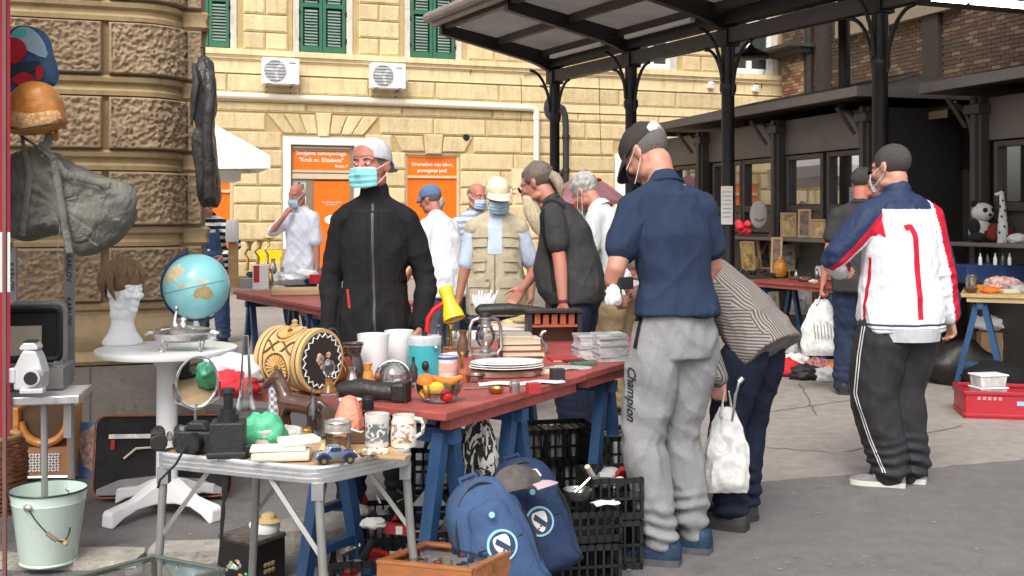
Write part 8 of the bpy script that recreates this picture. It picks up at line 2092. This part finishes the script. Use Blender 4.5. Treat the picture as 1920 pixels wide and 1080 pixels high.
b = MB(); b.grid(lambda u, v: V((.078*math.cos(2*math.pi*u)*math.cos(v*1.54), .09*math.sin(2*math.pi*u)*math.cos(v*1.54), .08*math.sin(v*1.54))), 30, 10, True); b.build('crown', mat('brown_cap_cloth', (.10, .085, .08), .85, var=.5, vs=10), t)
b = MB(); b.shell(lambda u, v: V((math.sin((u-.5)*2.2)*(.076+.01*v), math.cos((u-.5)*2.2)*(.088+.06*v*math.cos((u-.5)*2.2)), .004-.02*v*v)), 14, 5, .005); b.build('brim', mat('pink_cap_brim', (.48, .36, .37), .8), t); b = MB(); b.box((0, .083, .035), (.045, .006, .028), rot('X', 25)); b.build('front_print', M_PAPER, t, smooth=False)
A_, B_, C_ = T(706, 1056, .34), T(884, 1073, .34), T(796, 1019, .34); D_ = B_+(C_-A_); ctr = (B_+C_)/2
crate('crate under the glazed wooden display case', (ctr.x, ctr.y, 0), math.degrees(math.atan2((B_-A_).y, (B_-A_).x)), .3, .24, .215)
t = thing('display_case', 'orange brown wooden display case with glass lid full of small trinkets', 'display case', (ctr.x, ctr.y, 0))
def rim_box(t, cs, z0, z1, wd, m, nm):
 for i in range(4):
  a, c = cs[i], cs[(i+1) % 4]; d = (c-a).normalized(); n_ = V((-d.y, d.x, 0)); mid = (a+c)/2+n_*wd/2
  b = MB(); b.box((mid.x, mid.y, (z0+z1)/2), ((c-a).length-(wd*1.98 if i % 2 else 0), wd, z1-z0), Matrix.Rotation(math.atan2(d.y, d.x), 4, 'Z')); b.build(nm, m, t, smooth=False, bevel=.002)
cs = [V((q.x-ctr.x, q.y-ctr.y, 0)) for q in (A_, B_, D_, C_)]
rim_box(t, cs, .217, .338, .013, M_WOOD, 'side'); rim_box(t, [q*1.012 for q in cs], .3385, .350, .024, M_WOOD, 'lid_frame')
b = MB(); b.add([(q.x*.94, q.y*.94, .343) for q in cs], [(0, 1, 2, 3)]); b.build('glass_lid', glass('case_glass', (.9, .93, .92), .03), t, smooth=False)
b = MB(); b.add([(q.x*.95, q.y*.95, .322) for q in cs], [(0, 1, 2, 3)]); b.build('lining', mat('beige_felt', (.42, .38, .32), .9), t, smooth=False)
for i in range(34):
 u, v = R.uniform(-.42, .42), R.uniform(-.40, .40); q = (cs[1]-cs[0])*u+(cs[3]-cs[0])*v; b = MB(); r_ = R.uniform(.008, .016)
 if i % 3: b.box((q.x, q.y, .327), (r_*2, r_, .012), Matrix.Rotation(R.uniform(0, 3), 4, 'Z'))
 else: b.ell((q.x, q.y, .328), (r_, r_, .008), n=10, k=6)
 b.build('trinket', [M_GOLD, M_SILV, BC['cream'], BC['red'], BC['dark'], M_TANW][i % 6], t, smooth=False)
d = (cs[2]-cs[1]).normalized(); q = (cs[1]+cs[2])/2*1.01; b = MB(); b.box((q.x, q.y, .325), (.02, .006, .03), Matrix.Rotation(math.atan2(d.y, d.x), 4, 'Z')); b.build('latch', M_GOLD, t, smooth=False)
A_, B_, D_ = T(290, 1040, .39), T(118, 1084, .39), T(424, 1066, .39); C2 = B_+(D_-A_); ctr = (B_+D_)/2
t = thing('glass_showcase', 'low glass showcase with grey green metal frame at the bottom left corner', 'showcase', (ctr.x, ctr.y, 0))
cs = [V((q.x-ctr.x, q.y-ctr.y, 0)) for q in (B_, C2, D_, A_)]
M_GFR = mat('grey_green_metal', (.16, .185, .165), .4, metal=.5, var=.15); rim_box(t, cs, .375, .392, .014, M_GFR, 'frame_bar'); rim_box(t, cs, .0, .03, .014, M_GFR, 'frame_bar')
for q in cs: b = MB(); b.box((q.x*.96, q.y*.96, .2), (.014, .014, .35)); b.build('frame_post', M_GFR, t, smooth=False)
b = MB(); b.add([(q.x*.97, q.y*.97, .388) for q in cs], [(0, 1, 2, 3)]); b.build('glass_top', MATS['case_glass'], t, smooth=False)
b = MB(); b.add([(q.x*.95, q.y*.95, .27) for q in cs], [(0, 1, 2, 3)]); b.build('shelf', mat('grey_felt', (.22, .2, .18), .9), t, smooth=False)
for i in range(16): u, v = R.uniform(-.4, .4), R.uniform(-.4, .4); q = (cs[1]-cs[0])*u+(cs[3]-cs[0])*v; b = MB(); b.ell((q.x, q.y, .28), (R.uniform(.015, .03), R.uniform(.012, .02), .01), n=10, k=6); b.build('trinket', [M_CER, M_GOLD, M_TANW, BC['cream']][i % 4], t)
p = GP(470, 478); t = thing('lacquer_box', 'black lacquer casket with painted flowers under the camping table', 'box', p+V((-.0, .03, 0)), rad(-32))
M_LAC = mat('black_lacquer', (.016, .013, .012), .25, var=.3, vs=9, coat=.3); b = MB(); b.box((0, 0, .085), (.20, .16, .17)); b.build('box', M_LAC, t, smooth=False, bevel=.004); b = MB(); b.box((0, 0, .180), (.205, .165, .018)); b.build('lid', mat('worn_lacquer', (.10, .085, .07), .5, var=.8, vs=22), t, smooth=False, bevel=.003)
for i in range(22): a = R.uniform(0, 6.3); r_ = R.uniform(.0, .06); q = MB(); q.ell((-.01+r_*1.1*math.cos(a), -.081, .07+r_*.5*math.sin(a)), (R.uniform(.006, .015), .0015, R.uniform(.005, .010)), n=8, k=5); q.build('painted_flower', [M_PAPER, MATS['mint_plastic'], M_TANW, M_GREY][i % 4], t)
for i in range(6): q = MB(); q.ell((.101, -.03+.02*(i % 3), .06+.025*(i//3)), (.0015, .012, .010), n=8, k=5); q.build('painted_flower', M_TANW, t)
t = thing('straw_hat_ornament', 'white pottery ornament with straw hat lid on the black casket', 'ornament', p+V((.05, .05, .189)), 0); b = MB(); b.lathe([(.05, 0), (.056, .02), (.05, .04), (.02, .05)], 20); b.build('pot', M_CER, t); b = MB(); b.lathe([(.05, .042), (.052, .045), (.03, .055), (.028, .07), (.015, .078)], 20, (.012, -.01, 0)); b.build('straw_hat', mat('straw', (.55, .40, .18), .7), t); b = MB(); b.ell((-.045, -.02, .03), (.02, .014, .018)); b.build('white_head', M_CER, t)
def carrier(label, person, nm, h_, w_, m, handle_z=None):
 E, Wt = person.arm[nm][1], person.arm[nm][2]; mw = Matrix.Translation(person.t.location) @ person.t.rotation_euler.to_matrix().to_4x4(); hnd = mw @ (Wt+(Wt-E).normalized()*.07*person.k)
 t = thing('carrier_bag', label, 'carrier bag', hnd); vs = []
 def fn(u, v):
  a = 2*math.pi*u; z = -.06-h_*v; ww = w_/2*(.25+.75*min(1, v*1.9)**.8)*(1-.10*max(0, v-.85)/.15); dd = .055*min(1, v*1.5+.12)*(1-.5*max(0, v-.9)/.1); o = fbm(V((math.cos(a), math.sin(a), v*2)), 2.6)*.014
  return V(((ww+o)*math.copysign(abs(math.cos(a))**.7, math.cos(a)), (dd+o)*math.sin(a), z))
 b = MB(); b.grid(fn, 40, 22, True); b.f.append(tuple(range(21*40, 22*40))); b.m.append(0); b.build('bag', m, t)
 for sg in (-1, 1): q = MB(); q.tube([(sg*.01, 0, .01), (sg*.02, .012*sg, -.04), (sg*w_*.14, .02*sg, -.10)], [.008, .012, .02], 8, True, .4); q.build('handle', m, t)
 return t
M_BAGW = haze_plastic('white_film', (.72, .71, .69), .88, .4)
t = carrier('white carrier bag held by the bending man in the striped shirt', BEND, 'L', .38, .20, M_BAGW)
q = MB(); q.tube([(.02, -.02, -.12), (.035, -.03, .0), (.05, -.03, .055)], .007, 8); q.tube([(.05, -.03, .055), (.066, -.03, .075)], .013, 8); um = q.build('tool', M_CHR, None, t.location); tag(um, 'metal handled tool sticking out of the white carrier bag', 'tool')
t = carrier('pale carrier bag with grey print held by the man in dark t-shirt', DARKT, 'L', .46, .34, M_BAGW)
for i in range(7): q = MB(); x = -.08+.027*i; q.tube([(x, -.058, -.24-.02*(i % 2)), (x+.012, -.062, -.38)], .008, 5, True, .3); q.build('printed_stroke', M_GREY, t)
b = MB(); hd = TMAN.t; t = thing('paper_bag', 'crumpled white tissue held by the tall man in navy', 'paper', W(1150, 545, 452)); heap(t, 'tissue', (.03, .025, .045), K_WHITE, 6.2, .35, loc=(0, 0, -.06)); b = MB(); b.box((.05, .02, .03), (.07, .03, .05), rot('Z', 30)); b.build('black_gadget', M_BPL, t, smooth=False, bevel=.004)
# ================================================ BACKGROUND TABLES
def ttable(label, pa, pb, Wd, z, tr, m=None):
 """pa, pb: px of the ends of the near edge on plane z"""
 a, c = T(*pa, z), T(*pb, z); d = c-a; L = d.length
 return table('trestle_table', label, a, math.atan2(d.y, d.x), L, Wd, z, [L*f for f in tr], [(0, L, 0)], m)
SMALL = {'bottle': ([(.03, 0), (.032, .01), (.03, .12), (.012, .15), (.011, .19), (.013, .2)], 1), 'jar': ([(.04, 0), (.045, .01), (.045, .08), (.035, .09), (.035, .10)], 1), 'bowl': ([(.03, 0), (.05, .01), (.075, .05), (.07, .05), (.04, .012)], 1), 'vase': ([(.03, 0), (.045, .05), (.03, .12), (.02, .15), (.03, .18)], 1), 'candlestick': ([(.04, 0), (.04, .01), (.012, .02), (.010, .12), (.022, .13), (.02, .15)], 1)}
def goods(kind, label, px, py, z, m, sc=1.0, rz=0):
 if kind in SMALL: b = MB(); b.lathe(SMALL[kind][0], 18); t = one(kind, label, kind, px, py, z, b, m, rz)
 elif kind == 'heap': t = put('goods_heap', label, 'goods', px, py, z, rz); heap(t, 'wrapping', (.12, .07, .05), m, px*.37, .4, 2.6, n=24, k=12)
 elif kind == 'box': b = MB(); b.box((0, 0, .05), (.12, .09, .10)); t = one('box', label, 'box', px, py, z, b, m, rz, bevel=.004, smooth=False)
 elif kind == 'flat': b = MB(); b.box((0, 0, .02), (.26, .16, .04)); t = one('package', label, 'package', px, py, z, b, m, rz, bevel=.008, smooth=False)
 t.scale = (sc,)*3; return t
ttable('far red trestle table with brass and silver goods at the left, behind the globe', (437, 546), (606, 577), .85, .78, (.12, .8)); ttable('second far red table end behind the black jacket', (552, 574), (640, 592), .7, .74, (.3,))
M_FOIL = mat('silver_foil', (.72, .72, .73), .3, metal=.5, var=.3, vs=12); M_BRP = mat('brown_paper', (.45, .31, .16), .7, var=.15)
goods('flat', 'flat brown paper package at the near edge of the far left red table', 553, 553, .78, M_BRP, 1.5, 12); goods('heap', 'heap of silver foil wrapped parcels on the far left red table', 540, 534, .78, M_FOIL, 1.3); goods('heap', 'white plastic wrapped parcel beside the foil heap', 575, 522, .78, M_PAPER, 1.0); goods('box', 'red plastic box right of the foil parcels', 592, 532, .78, M_RED, .9); goods('jar', 'small steel pot between brass instruments and the standing man', 533, 512, .78, M_SILV); goods('vase', 'silver vase on the far left table beside the steel pot', 512, 515, .78, M_SILV)
t = put('tall_tin', 'tall white and red tin on the corner of the far left red table', 'tin', 489, 542, .78, 10); b = MB(); b.box((0, 0, .11), (.14, .12, .22)); b.build('tin', M_PAPER, t, smooth=False, bevel=.006); b = MB(); b.box((-.035, -.062, .14), (.05, .004, .15)); b.build('red_print', BC['red'], t, smooth=False)
t = put('paper_roll_stand', 'wooden kitchen roll stand with white roll on the far left table', 'kitchen roll', 440, 538, .78, 0); b = MB(); b.box((0, 0, .05), (.22, .16, .10)); b.build('base', M_TANW, t, smooth=False); b = MB(); b.box((-.02, .03, .26), (.08, .06, .34)); b.build('upright', M_TANW, t, smooth=False); b = MB(); b.lathe([(.055, .42), (.06, .43), (.06, .60), (.05, .62)], 20, (-.02, -.01, 0)); b.build('white_roll', M_CER, t)
for i, (px, py) in enumerate(((462, 510), (482, 505), (500, 498))):
 t = put('brass_instrument', ['left brass horn standing on the far left table', 'middle brass horn with coiled tubes on the far left table', 'right brass horn, nearest the standing man with the mask'][i], 'horn', px, py, .78, 30*i); b = MB(); b.tube([(0, 0, .02), (.02, 0, .15), (-.02, .02, .22), (.03, -.02, .28), (.02, 0, .36)], [.03, .016, .014, .014, .012], 8); b.build('tubes', M_GOLD, t); b = MB(); b.lathe([(.012, 0), (.02, .06), (.05, .10), (.085, .12)], 20, (.04, 0, .25)); b.build('bell', M_GOLD, t)
for i, (px, s_) in enumerate(((508, 120), (528, 116))):
 p = GP(px, s_); t = thing('chair', ['wooden folding chair with yellow paper by the yellow wall', 'dark folding chair beside the yellow paper chair'][i], 'chair', p, rad(20)); b = MB(); b.box((0, 0, .45), (.4, .4, .03)); b.build('seat', M_TANW, t, smooth=False); b = MB(); b.box((0, .2, .8), (.4, .03, .2)); b.build('backrest', M_YEL if i == 0 else M_TANW, t, smooth=False)
 for x in (-.18, .18):
  for y in (-.18, .19): b = MB(); b.box((x, y, .22 if y < 0 else .4), (.03, .03, .44 if y < 0 else .8)); b.build('leg', M_TANW, t, smooth=False)
ttable('red trestle table in front of the kiosk with pictures and jars', (1396, 524), (1606, 541), .9, .75, (.12, .78)); ttable('tan topped table at the right edge with crockery and cloth', (1800, 551), (1990, 556), .75, .80, (.2,), mat('tan_board', (.48, .34, .16), .6, var=.15))
M_PIN = mat('amber_pottery', (.55, .22, .03), .3, var=.4, vs=30, coat=.3)
t = put('pineapple_jar', 'orange pineapple shaped lidded jar on the right red table', 'jar', 1463, 519, .75); b = MB(); b.lathe([(.05, 0), (.075, .03), (.08, .10), (.065, .16), (.05, .17)], 20, fx=lambda a, z: 1+.05*math.cos(9*a)*math.cos(z*120)); b.build('jar', M_PIN, t); b = MB(); b.lathe([(.05, .17), (.03, .19), (.02, .22), (.004, .24)], 14); b.build('lid', M_PIN, t)
t = put('hand_mirror', 'oval silver tray leaning behind the pineapple jar', 'tray', 1492, 512, .75); b = MB(); b.M = Matrix.Rotation(rad(-62), 4, 'X') @ Matrix.Rotation(rad(25), 4, 'Z'); b.lathe([(.10, 0), (.11, .004), (.112, .012), (.10, .010)], 28); b.v = [(x, y, z+.10) for x, y, z in b.v]; b.build('tray', M_SILV, t)
goods('jar', 'white coffee can on the right red table', 1537, 518, .75, M_CER, 1.2); goods('flat', 'dark leather folder on the right red table', 1500, 524, .75, BC['brown'], .8, 10); goods('heap', 'cream shell heap in front of the white coffee can', 1525, 531, .75, M_CR1, .4)
for i, (px, py) in enumerate(((1388, 513), (1407, 516), (1428, 513), (1445, 520))): binoc(['black binoculars at the left end of the right red table', 'black field glasses second from the left on the right table', 'black opera glasses beside the pineapple jar', 'small black monocular set in front of the pineapple jar'][i], px, py, .75, 30*i, .9)
for i in range(9): goods(['candlestick', 'vase', 'bowl'][i % 3], ['brass', 'silver', 'white', 'brown', 'tin', 'dark', 'cream', 'amber', 'red'][i]+' small '+['candlestick', 'vase', 'bowl'][i % 3]+' among the clutter of the right red table', 1480+13*i, 521+2*(i % 4), .75, [M_GOLD, M_SILV, M_CER, BC['brown'], M_SILV, BC['dark'], M_CR1, M_PIN, BC['red']][i], .55)
def shelf_pt(px): o = .33 if px > 1700 else -.16; return K0+kd*KU(px, o)+kn*o+V((0, 0, 1.186))
def picture(label, px, py, z, w_, h_, rz, m, fr=None, tilt=-12):
 t = put('framed_picture', label, 'picture', px, py, z, rz) if py else thing('framed_picture', label, 'picture', shelf_pt(px)+kn*.04); t.rotation_euler = (rad(tilt), 0, rad(rz)); b = MB(); f_ = .025
 for x in (-w_/2+f_/2, w_/2-f_/2): b.box((x, 0, h_/2), (f_, .025, h_))
 for z_ in (f_/2, h_-f_/2): b.box((0, 0, z_), (w_-2*f_, .024, f_))
 b.build('frame', fr or M_TANW, t, smooth=False); b = MB(); b.box((0, .004, h_/2), (w_-2*f_, .01, h_-2*f_)); b.build('picture', m, t, smooth=False); return t
PM = [mat('painting_%s' % n, c, .5, var=.8, vs=16) for n, c in (('brown', (.18, .10, .06)), ('gold', (.42, .28, .10)), ('grey', (.25, .24, .24)), ('dark', (.06, .05, .05)))]
for i, a in enumerate(((1473, 0, 0, .19, .30, -12, 1), (1502, 0, 0, .15, .34, -20, 0), (1528, 0, 0, .17, .22, -10, 1), (1436, 505, .78, .16, .40, 10, 3), (1455, 512, .78, .13, .42, -22, 0), (1470, 508, .78, .26, .32, -8, 2), (1405, 508, .78, .18, .36, 14, 1), (1442, 588, .3, .26, .34, 8, 2), (1500, 590, .3, .28, .36, -6, 2))):
 picture(['gilt icon with standing figure on the kiosk shelf', 'tall narrow icon on the kiosk shelf', 'small icon, right one of three on the kiosk shelf', 'tall dark panel leaning behind the field glasses', 'narrow brown panel leaning beside the tall dark one', 'grey mirror frame leaning behind the pineapple jar', 'carved gilt frame leaning by the third canopy post', 'grey framed print under the right table, left of two', 'grey framed print under the right table, right of two'][i], *a[:6], PM[a[6]])
t = put('guitar_neck', 'red and dark long instrument neck leaning against the kiosk', 'instrument', 1420, 505, .78, 0); b = MB(); b.tube([(-.05, 0, 0), (.30, .15, .62)], .022, 6); b.build('neck', BC['rust'], t); b = MB(); b.ell((-.05, 0, .06), (.09, .05, .1)); b.build('body', M_TANW, t)
t = put('flower_bunch', 'red artificial flowers beside the post with the notice', 'flowers', 1390, 470, 1.1); 
for i in range(7): b = MB(); b.ell((R.uniform(-.08, .08), R.uniform(-.03, .03), .22+R.uniform(-.05, .06)), .04, n=8, k=5, fx=lambda d: 1+.3*noise.noise(d*4)); b.build('flower', M_RED, t)
t = put('white_mask', 'round white clown face plaque on the kiosk window', 'plaque', 1415, 430, 1.29); t.location = W(1415, 402, 152)+V((.05, .0, .0)); b = MB(); b.ell((0, 0, 0), (.11, .03, .17), n=18); b.build('plaque', mat('pale_plaque', (.48, .47, .45), .6), t); b = MB(); b.tube([(-.06, -.03, -.05), (0, -.036, -.08), (.06, -.03, -.05)], .008, 6); b.build('mouth', BC['rust'], t)
M_PW = mat('white_plush', (.62, .60, .58), .95, var=.08, bump=.8, bs=120); M_PB = mat('black_plush', (.014, .013, .013), .95, bump=.8, bs=120)
p = shelf_pt(1838); t = thing('toy_panda', 'black and white plush panda sitting on the right kiosk shelf', 'plush toy', p, rad(20))
for nm, c, r_, m in (('body', (0, 0, .11), (.12, .10, .12), M_PW), ('head', (.01, -.02, .29), (.11, .10, .095), M_PW), ('arm', (-.12, -.05, .15), (.05, .06, .08), M_PB), ('arm', (.12, -.05, .15), (.05, .06, .08), M_PB), ('leg', (-.13, -.10, .05), (.07, .09, .05), M_PB), ('leg', (.10, -.12, .05), (.06, .08, .05), M_PB), ('ear', (-.08, 0, .375), (.035, .02, .035), M_PB), ('ear', (.10, 0, .37), (.035, .02, .035), M_PB), ('eye_patch', (-.035, -.105, .31), (.028, .015, .024), M_PB), ('eye_patch', (.055, -.105, .31), (.028, .015, .024), M_PB), ('nose', (.01, -.12, .265), (.02, .012, .014), M_PB)): b = MB(); b.ell(c, r_, n=16, k=10); b.build(nm, m, t)
p = shelf_pt(1880); t = thing('giraffe_statue', 'tall slim white giraffe ornament with dark spots beside the panda', 'ornament', p, rad(160)); b = MB(); b.capsule([(0, 0, 0), (0, 0, .18), (0, 0, .34), (.01, 0, .46)], [.05, .045, .026, .022], 12); b.capsule([(.01, 0, .47), (.06, 0, .46)], [.024, .014], 8); b.build('figure', M_PW, t)
for i in range(22): a = 2.4*i; z = .04+.019*i; q = MB(); r_ = np.interp(z, [0, .18, .34, .5], [.05, .046, .027, .022]); q.ell((r_*math.cos(a), r_*math.sin(a), z), (.010, .010, .012), n=7, k=5); q.build('spot', M_PB, t)
for sg in (-1, 1): q = MB(); q.capsule([(-.005, sg*.012, .49), (-.01, sg*.014, .53)], [.006, .008], 6); q.build('horn', M_PB, t)
t = thing('toy_lamb', 'small white plush animal at the right end of the kiosk shelf', 'plush toy', shelf_pt(1908)); heap(t, 'body', (.09, .06, .05), M_PW, 1.3, .2); t = thing('red_cushion', 'dark red cloth cushion between panda and giraffe', 'cushion', shelf_pt(1860)+kn*.08); heap(t, 'cushion', (.12, .08, .10), mat('maroon_cloth', (.18, .02, .015), .9), 4.4, .25)
t = put('blue_crate', 'blue plastic tub at the back of the right tan table', 'tub', 1870, 532, .80, 4); b = MB(); b.box((0, .1, .09), (.62, .30, .18), None, (1.06, 1.06)); b.build('tub', mat('blue_tub', (.03, .07, .20), .5), t, smooth=False, bevel=.01)
for i, px in enumerate((1838, 1852, 1866, 1880, 1893)): goods('bottle', ['first', 'second', 'third', 'fourth', 'fifth'][i]+' clear spirit bottle from the left on the blue tub', px, 497, .985, [M_CER, M_GLSR, M_CER, M_GLSR, M_CER][i], .55)
goods('heap', 'heap of red and white checked cloth on the right tan table', 1880, 546, .80, mat('red_white_check', (.55, .30, .28), .9, var=.9, vs=40), 1.3); goods('box', 'orange pottery box on the right tan table', 1838, 547, .80, M_PIN, .6); goods('heap', 'grey plastic wrapped goods at the right edge of the tan table', 1912, 549, .80, BC['grey'], .8)
# ================================================ GROUND HEAPS ON THE RIGHT
def gput(name, label, cat, px, py, rz=0): return thing(name, label, cat, G(px, py), rad(rz))
t = gput('cardboard_box', 'brown cardboard box with white label under the right tan table', 'box', 1885, 682, -6); b = MB(); b.box((0, .15, .15), (.46, .32, .30)); b.build('box', mat('cardboard', (.34, .21, .11), .8, var=.1), t, smooth=False); b = MB(); b.box((.03, -.012, .18), (.12, .004, .10)); b.build('label', BC['cream'], t, smooth=False)
t = thing('white_sack', 'crumpled white sacks on top of the cardboard box', 'sack', G(1885, 682)+V((0, .15, .30))); heap(t, 'sack', (.26, .16, .09), M_PAPER, 5.1, .35)
for i, (px, py, r_, m) in enumerate(((1800, 720, (.30, .2, .20), M_LEATH), (1868, 738, (.26, .18, .14), K_BLK2), (1845, 722, (.16, .12, .12), mat('dark_green_bag', (.04, .09, .055), .7)))): t = gput('holdall', ['large black holdall on the ground behind the track trousers', 'black cloth bag slumped behind the red crate', 'dark green bag between the two black bags'][i], 'bag', px, py); heap(t, 'bag', r_, m, px*.11, .22, 1.8)
M_RCR = mat('red_crate_plastic', (.42, .022, .035), .4, var=.1, vs=6)
p = G(1905, 792); t = thing('red_crate', 'red plastic crate with plastic tubs at the right edge', 'crate', p+V((.05, .28, 0)), rad(-12)); w_, d_, h_ = .62, .42, .20
b = MB(); b.box((0, 0, .01), (w_, d_, .02))
b.build('bottom', M_RCR, t, smooth=False)
for x, y, sx, sy in ((0, -d_/2, w_, .015), (0, d_/2, w_, .015), (-w_/2, 0, .015, d_-.02), (w_/2, 0, .015, d_-.02)): b = MB(); b.box((x, y, h_/2), (sx, sy, h_)); b.box((x, y, h_-.012), (sx+.02, sy+.02, .024)); b.box((x, y, .03), (sx+.012, sy+.012, .02)); b.build('wall', M_RCR, t, smooth=False, bevel=.003)
for x in (.06, .15, .11): q = MB(); q.box((x, -d_/2-.0095, .12 if x != .11 else .07), (.06, .004, .03)); q.build('sticker', mat('blue_sticker', (.30, .48, .62), .5), t, smooth=False)
for i in range(5): q = MB(); q.box((-.22+.035*i, -d_/2-.0095, .15), (.022, .004, .022)); q.build('raised_letter', mat('pink_wear', (.62, .25, .25), .6), t, smooth=False)
for i in range(2): t2 = thing('plastic_tub', ['lower clear plastic tub in the red crate', 'upper clear plastic tub stacked in the red crate'][i], 'tub', p+V((-.10, .22, .13+.09*i)), rad(10)); b = MB(); b.box((0, 0, .04), (.19, .13, .075), None, (1.12, 1.12)); b.build('tub', haze_plastic('tub_plastic', (.72, .72, .72), .75), t2, smooth=False, bevel=.008); b = MB(); b.box((0, 0, .084), (.225, .16, .012)); b.build('lid', M_WPL, t2, smooth=False, bevel=.004)
cl = [M_RED, M_PAPER, BC['dark'], mat('red_stripe_cloth', (.40, .16, .15), .9, var=.9, vs=40), M_FO, M_PAPER, MATS['dark_green_bag'], M_RED]
for i, (px, py) in enumerate(((1470, 700), (1490, 690), (1512, 712), (1535, 700), (1572, 706), (1560, 716), (1462, 688), (1482, 706))):
 t = gput('cloth_heap', ['red cloth at the left end of the ground heap', 'white plastic sheet on the ground heap', 'black and white cloth in the ground heap', 'red and white striped cloth in the ground heap', 'orange cloth at the boots of the man in dark t-shirt', 'white paper on the ground by the carrier bag', 'dark green cloth behind the red cloth of the ground heap', 'red rag in front of the ground heap'][i], 'cloth', px, py); heap(t, 'cloth', (.13, .09, .07), cl[i], i*2.7+1, .45, 2.4)
t = gput('clear_sack', 'clear plastic sack standing behind the ground heap of cloths', 'sack', 1470, 672); heap(t, 'sack', (.12, .09, .16), haze_plastic('clear_film', (.8, .8, .8), .45), 6.4, .3)
for i, (px, py, w_) in enumerate(((960, 752, .12), (1168, 752, .22))): t = gput('white_board', ['white shoe box lid on the paving under the red table', 'white board behind the left leg of the grey joggers'][i], 'board', px, py); b = MB(); b.box((0, 0, .02 if i == 0 else .35), (w_, .1, .03)); b.build('board', M_PAPER, t, smooth=False)
b = MB()
for i in range(150): p = G(R.uniform(150, 1900), R.uniform(860, 1075)); a = R.uniform(0, 3); r_ = R.uniform(.003, .012); b.add([p+V((r_*math.cos(a+q), r_*.6*math.sin(a+q), .010)) for q in (0, 1.6, 3.1, 4.7)], [(0, 1, 2, 3)])
tag(b.build('litter', mat('pale_litter', (.34, .30, .25), .9, var=.5, vs=30), smooth=False), 'tiny pale leaves and scraps scattered on the asphalt', 'litter', kind='stuff')
# ================================================ MORE SMALL BRIC-A-BRAC ON THE FRONT TABLES
for kd_, lb, px, py, m, sc in (('bowl', 'small cut glass ashtray in front of the plates', 890, 716, M_GLSR, .6), ('candlestick', 'short brass candlestick beside the enamel cup', 866, 700, M_GOLD, .6), ('jar', 'little brown pottery jar behind the fruit bowl', 870, 716, BC['rust'], .5), ('vase', 'small silver vase between clock and leather case', 660, 738, M_SILV, .55), ('bowl', 'white saucer at the front left of the red table', 655, 765, M_CER, .6), ('jar', 'tiny black ink pot near the white saucer', 690, 768, M_BPL, .45), ('vase', 'slim amber vase behind the black leather case', 690, 735, M_PIN, .6), ('candlestick', 'silver candlestick between the white jugs', 722, 702, M_SILV, .9), ('jar', 'cream lidded jar left of the large white jug', 676, 706, M_CR1, .7), ('bottle', 'small dark medicine bottle near the ice bucket', 775, 722, BC['dark'], .55), ('bowl', 'little brass dish beside the spoons', 930, 738, M_GOLD, .45), ('jar', 'small steel tin right of the spoons', 965, 736, M_SILV, .45), ('box', 'little red box right of the bluish paper', 1000, 738, BC['red'], .4), ('box', 'small dark box near the newspaper edge', 1045, 712, BC['dark'], .45), ('flat', 'thin cream pamphlet between the plates and newspaper', 1030, 700, BC['cream'], .4), ('flat', 'dark green booklet beside the disc stacks', 1095, 686, BC['green'], .4), ('box', 'blue box behind the lower disc stack', 1085, 662, BC['blue'], .5), ('candlestick', 'tall brass candlestick at the back of the red table', 845, 655, M_GOLD, .8), ('vase', 'brown vase beside the hurricane lantern', 868, 670, BC['brown'], .7), ('bottle', 'clear bottle behind the turquoise ice bucket', 822, 665, M_GLSR, .7)): goods(kd_, lb, px, py, TZ, m, sc, 20)
for kd_, lb, px, py, m, sc in (('bottle', 'slender clear bottle beside the brown horse on the camping table', 588, 812, M_GLSR, .75), ('jar', 'small brass pot between the horse and the cream cases', 575, 826, M_GOLD, .45), ('bowl', 'tiny glass dish at the front edge of the camping table', 690, 862, M_GLSR, .4), ('box', 'small brown box behind the grey mug', 672, 830, BC['brown'], .4), ('vase', 'small pewter vase behind the cream mug', 770, 826, M_SILV, .5), ('jar', 'small dark jar beside the salt lamp', 690, 826, BC['dark'], .45), ('flat', 'dark wallet beside the black box camera', 462, 850, BC['dark'], .32)): goods(kd_, lb, px, py, CZ, m, sc, 10)
for kd_, lb, px, py, m, sc in (('box', 'grey tin box at the left end of the far left red table', 462, 540, BC['grey'], .9), ('jar', 'dark pot behind the grey tin box', 470, 528, BC['dark'], 1.0), ('bowl', 'silver bowl in front of the steel pot far left', 520, 548, M_SILV, 1.0), ('flat', 'grey plastic packet on the brown paper package', 580, 548, BC['grey'], .7), ('vase', 'brass vase beside the tall white and red tin', 506, 536, M_GOLD, .9)): goods(kd_, lb, px, py, .78, m, sc, 15)
for kd_, lb, px, py, z, m, sc in (('bowl', 'brown wooden bowl at the front of the right tan table', 1820, 549, .8, BC['brown'], .8), ('heap', 'orange and white cloth at the front of the right tan table', 1858, 550, .8, M_FO, .6), ('flat', 'cream tray of cutlery on the right tan table', 1895, 549, .8, BC['cream'], .8), ('jar', 'steel pot by the blue tub on the right tan table', 1822, 540, .8, M_SILV, 1.2), ('heap', 'pile of dark red scarves on the right red table', 1555, 527, .75, BC['rust'], .7), ('heap', 'brown leather purses at the centre of the right red table', 1512, 528, .75, BC['brown'], .6), ('box', 'small black radio behind the coffee can', 1560, 516, .75, BC['dark'], 1.1)): goods(kd_, lb, px, py, z, m, sc, 12)
for i, (px, py) in enumerate(((1775, 690), (1745, 700), (1540, 672))): t = gput('bin_bag', ['black bin bag left of the black holdall', 'small dark bag at the heel side of the track trousers', 'dark bundle under the right red table'][i], 'bag', px, py); heap(t, 'bag', (.16, .12, .13), M_LEATH, 3.3*i+2, .3, 2)
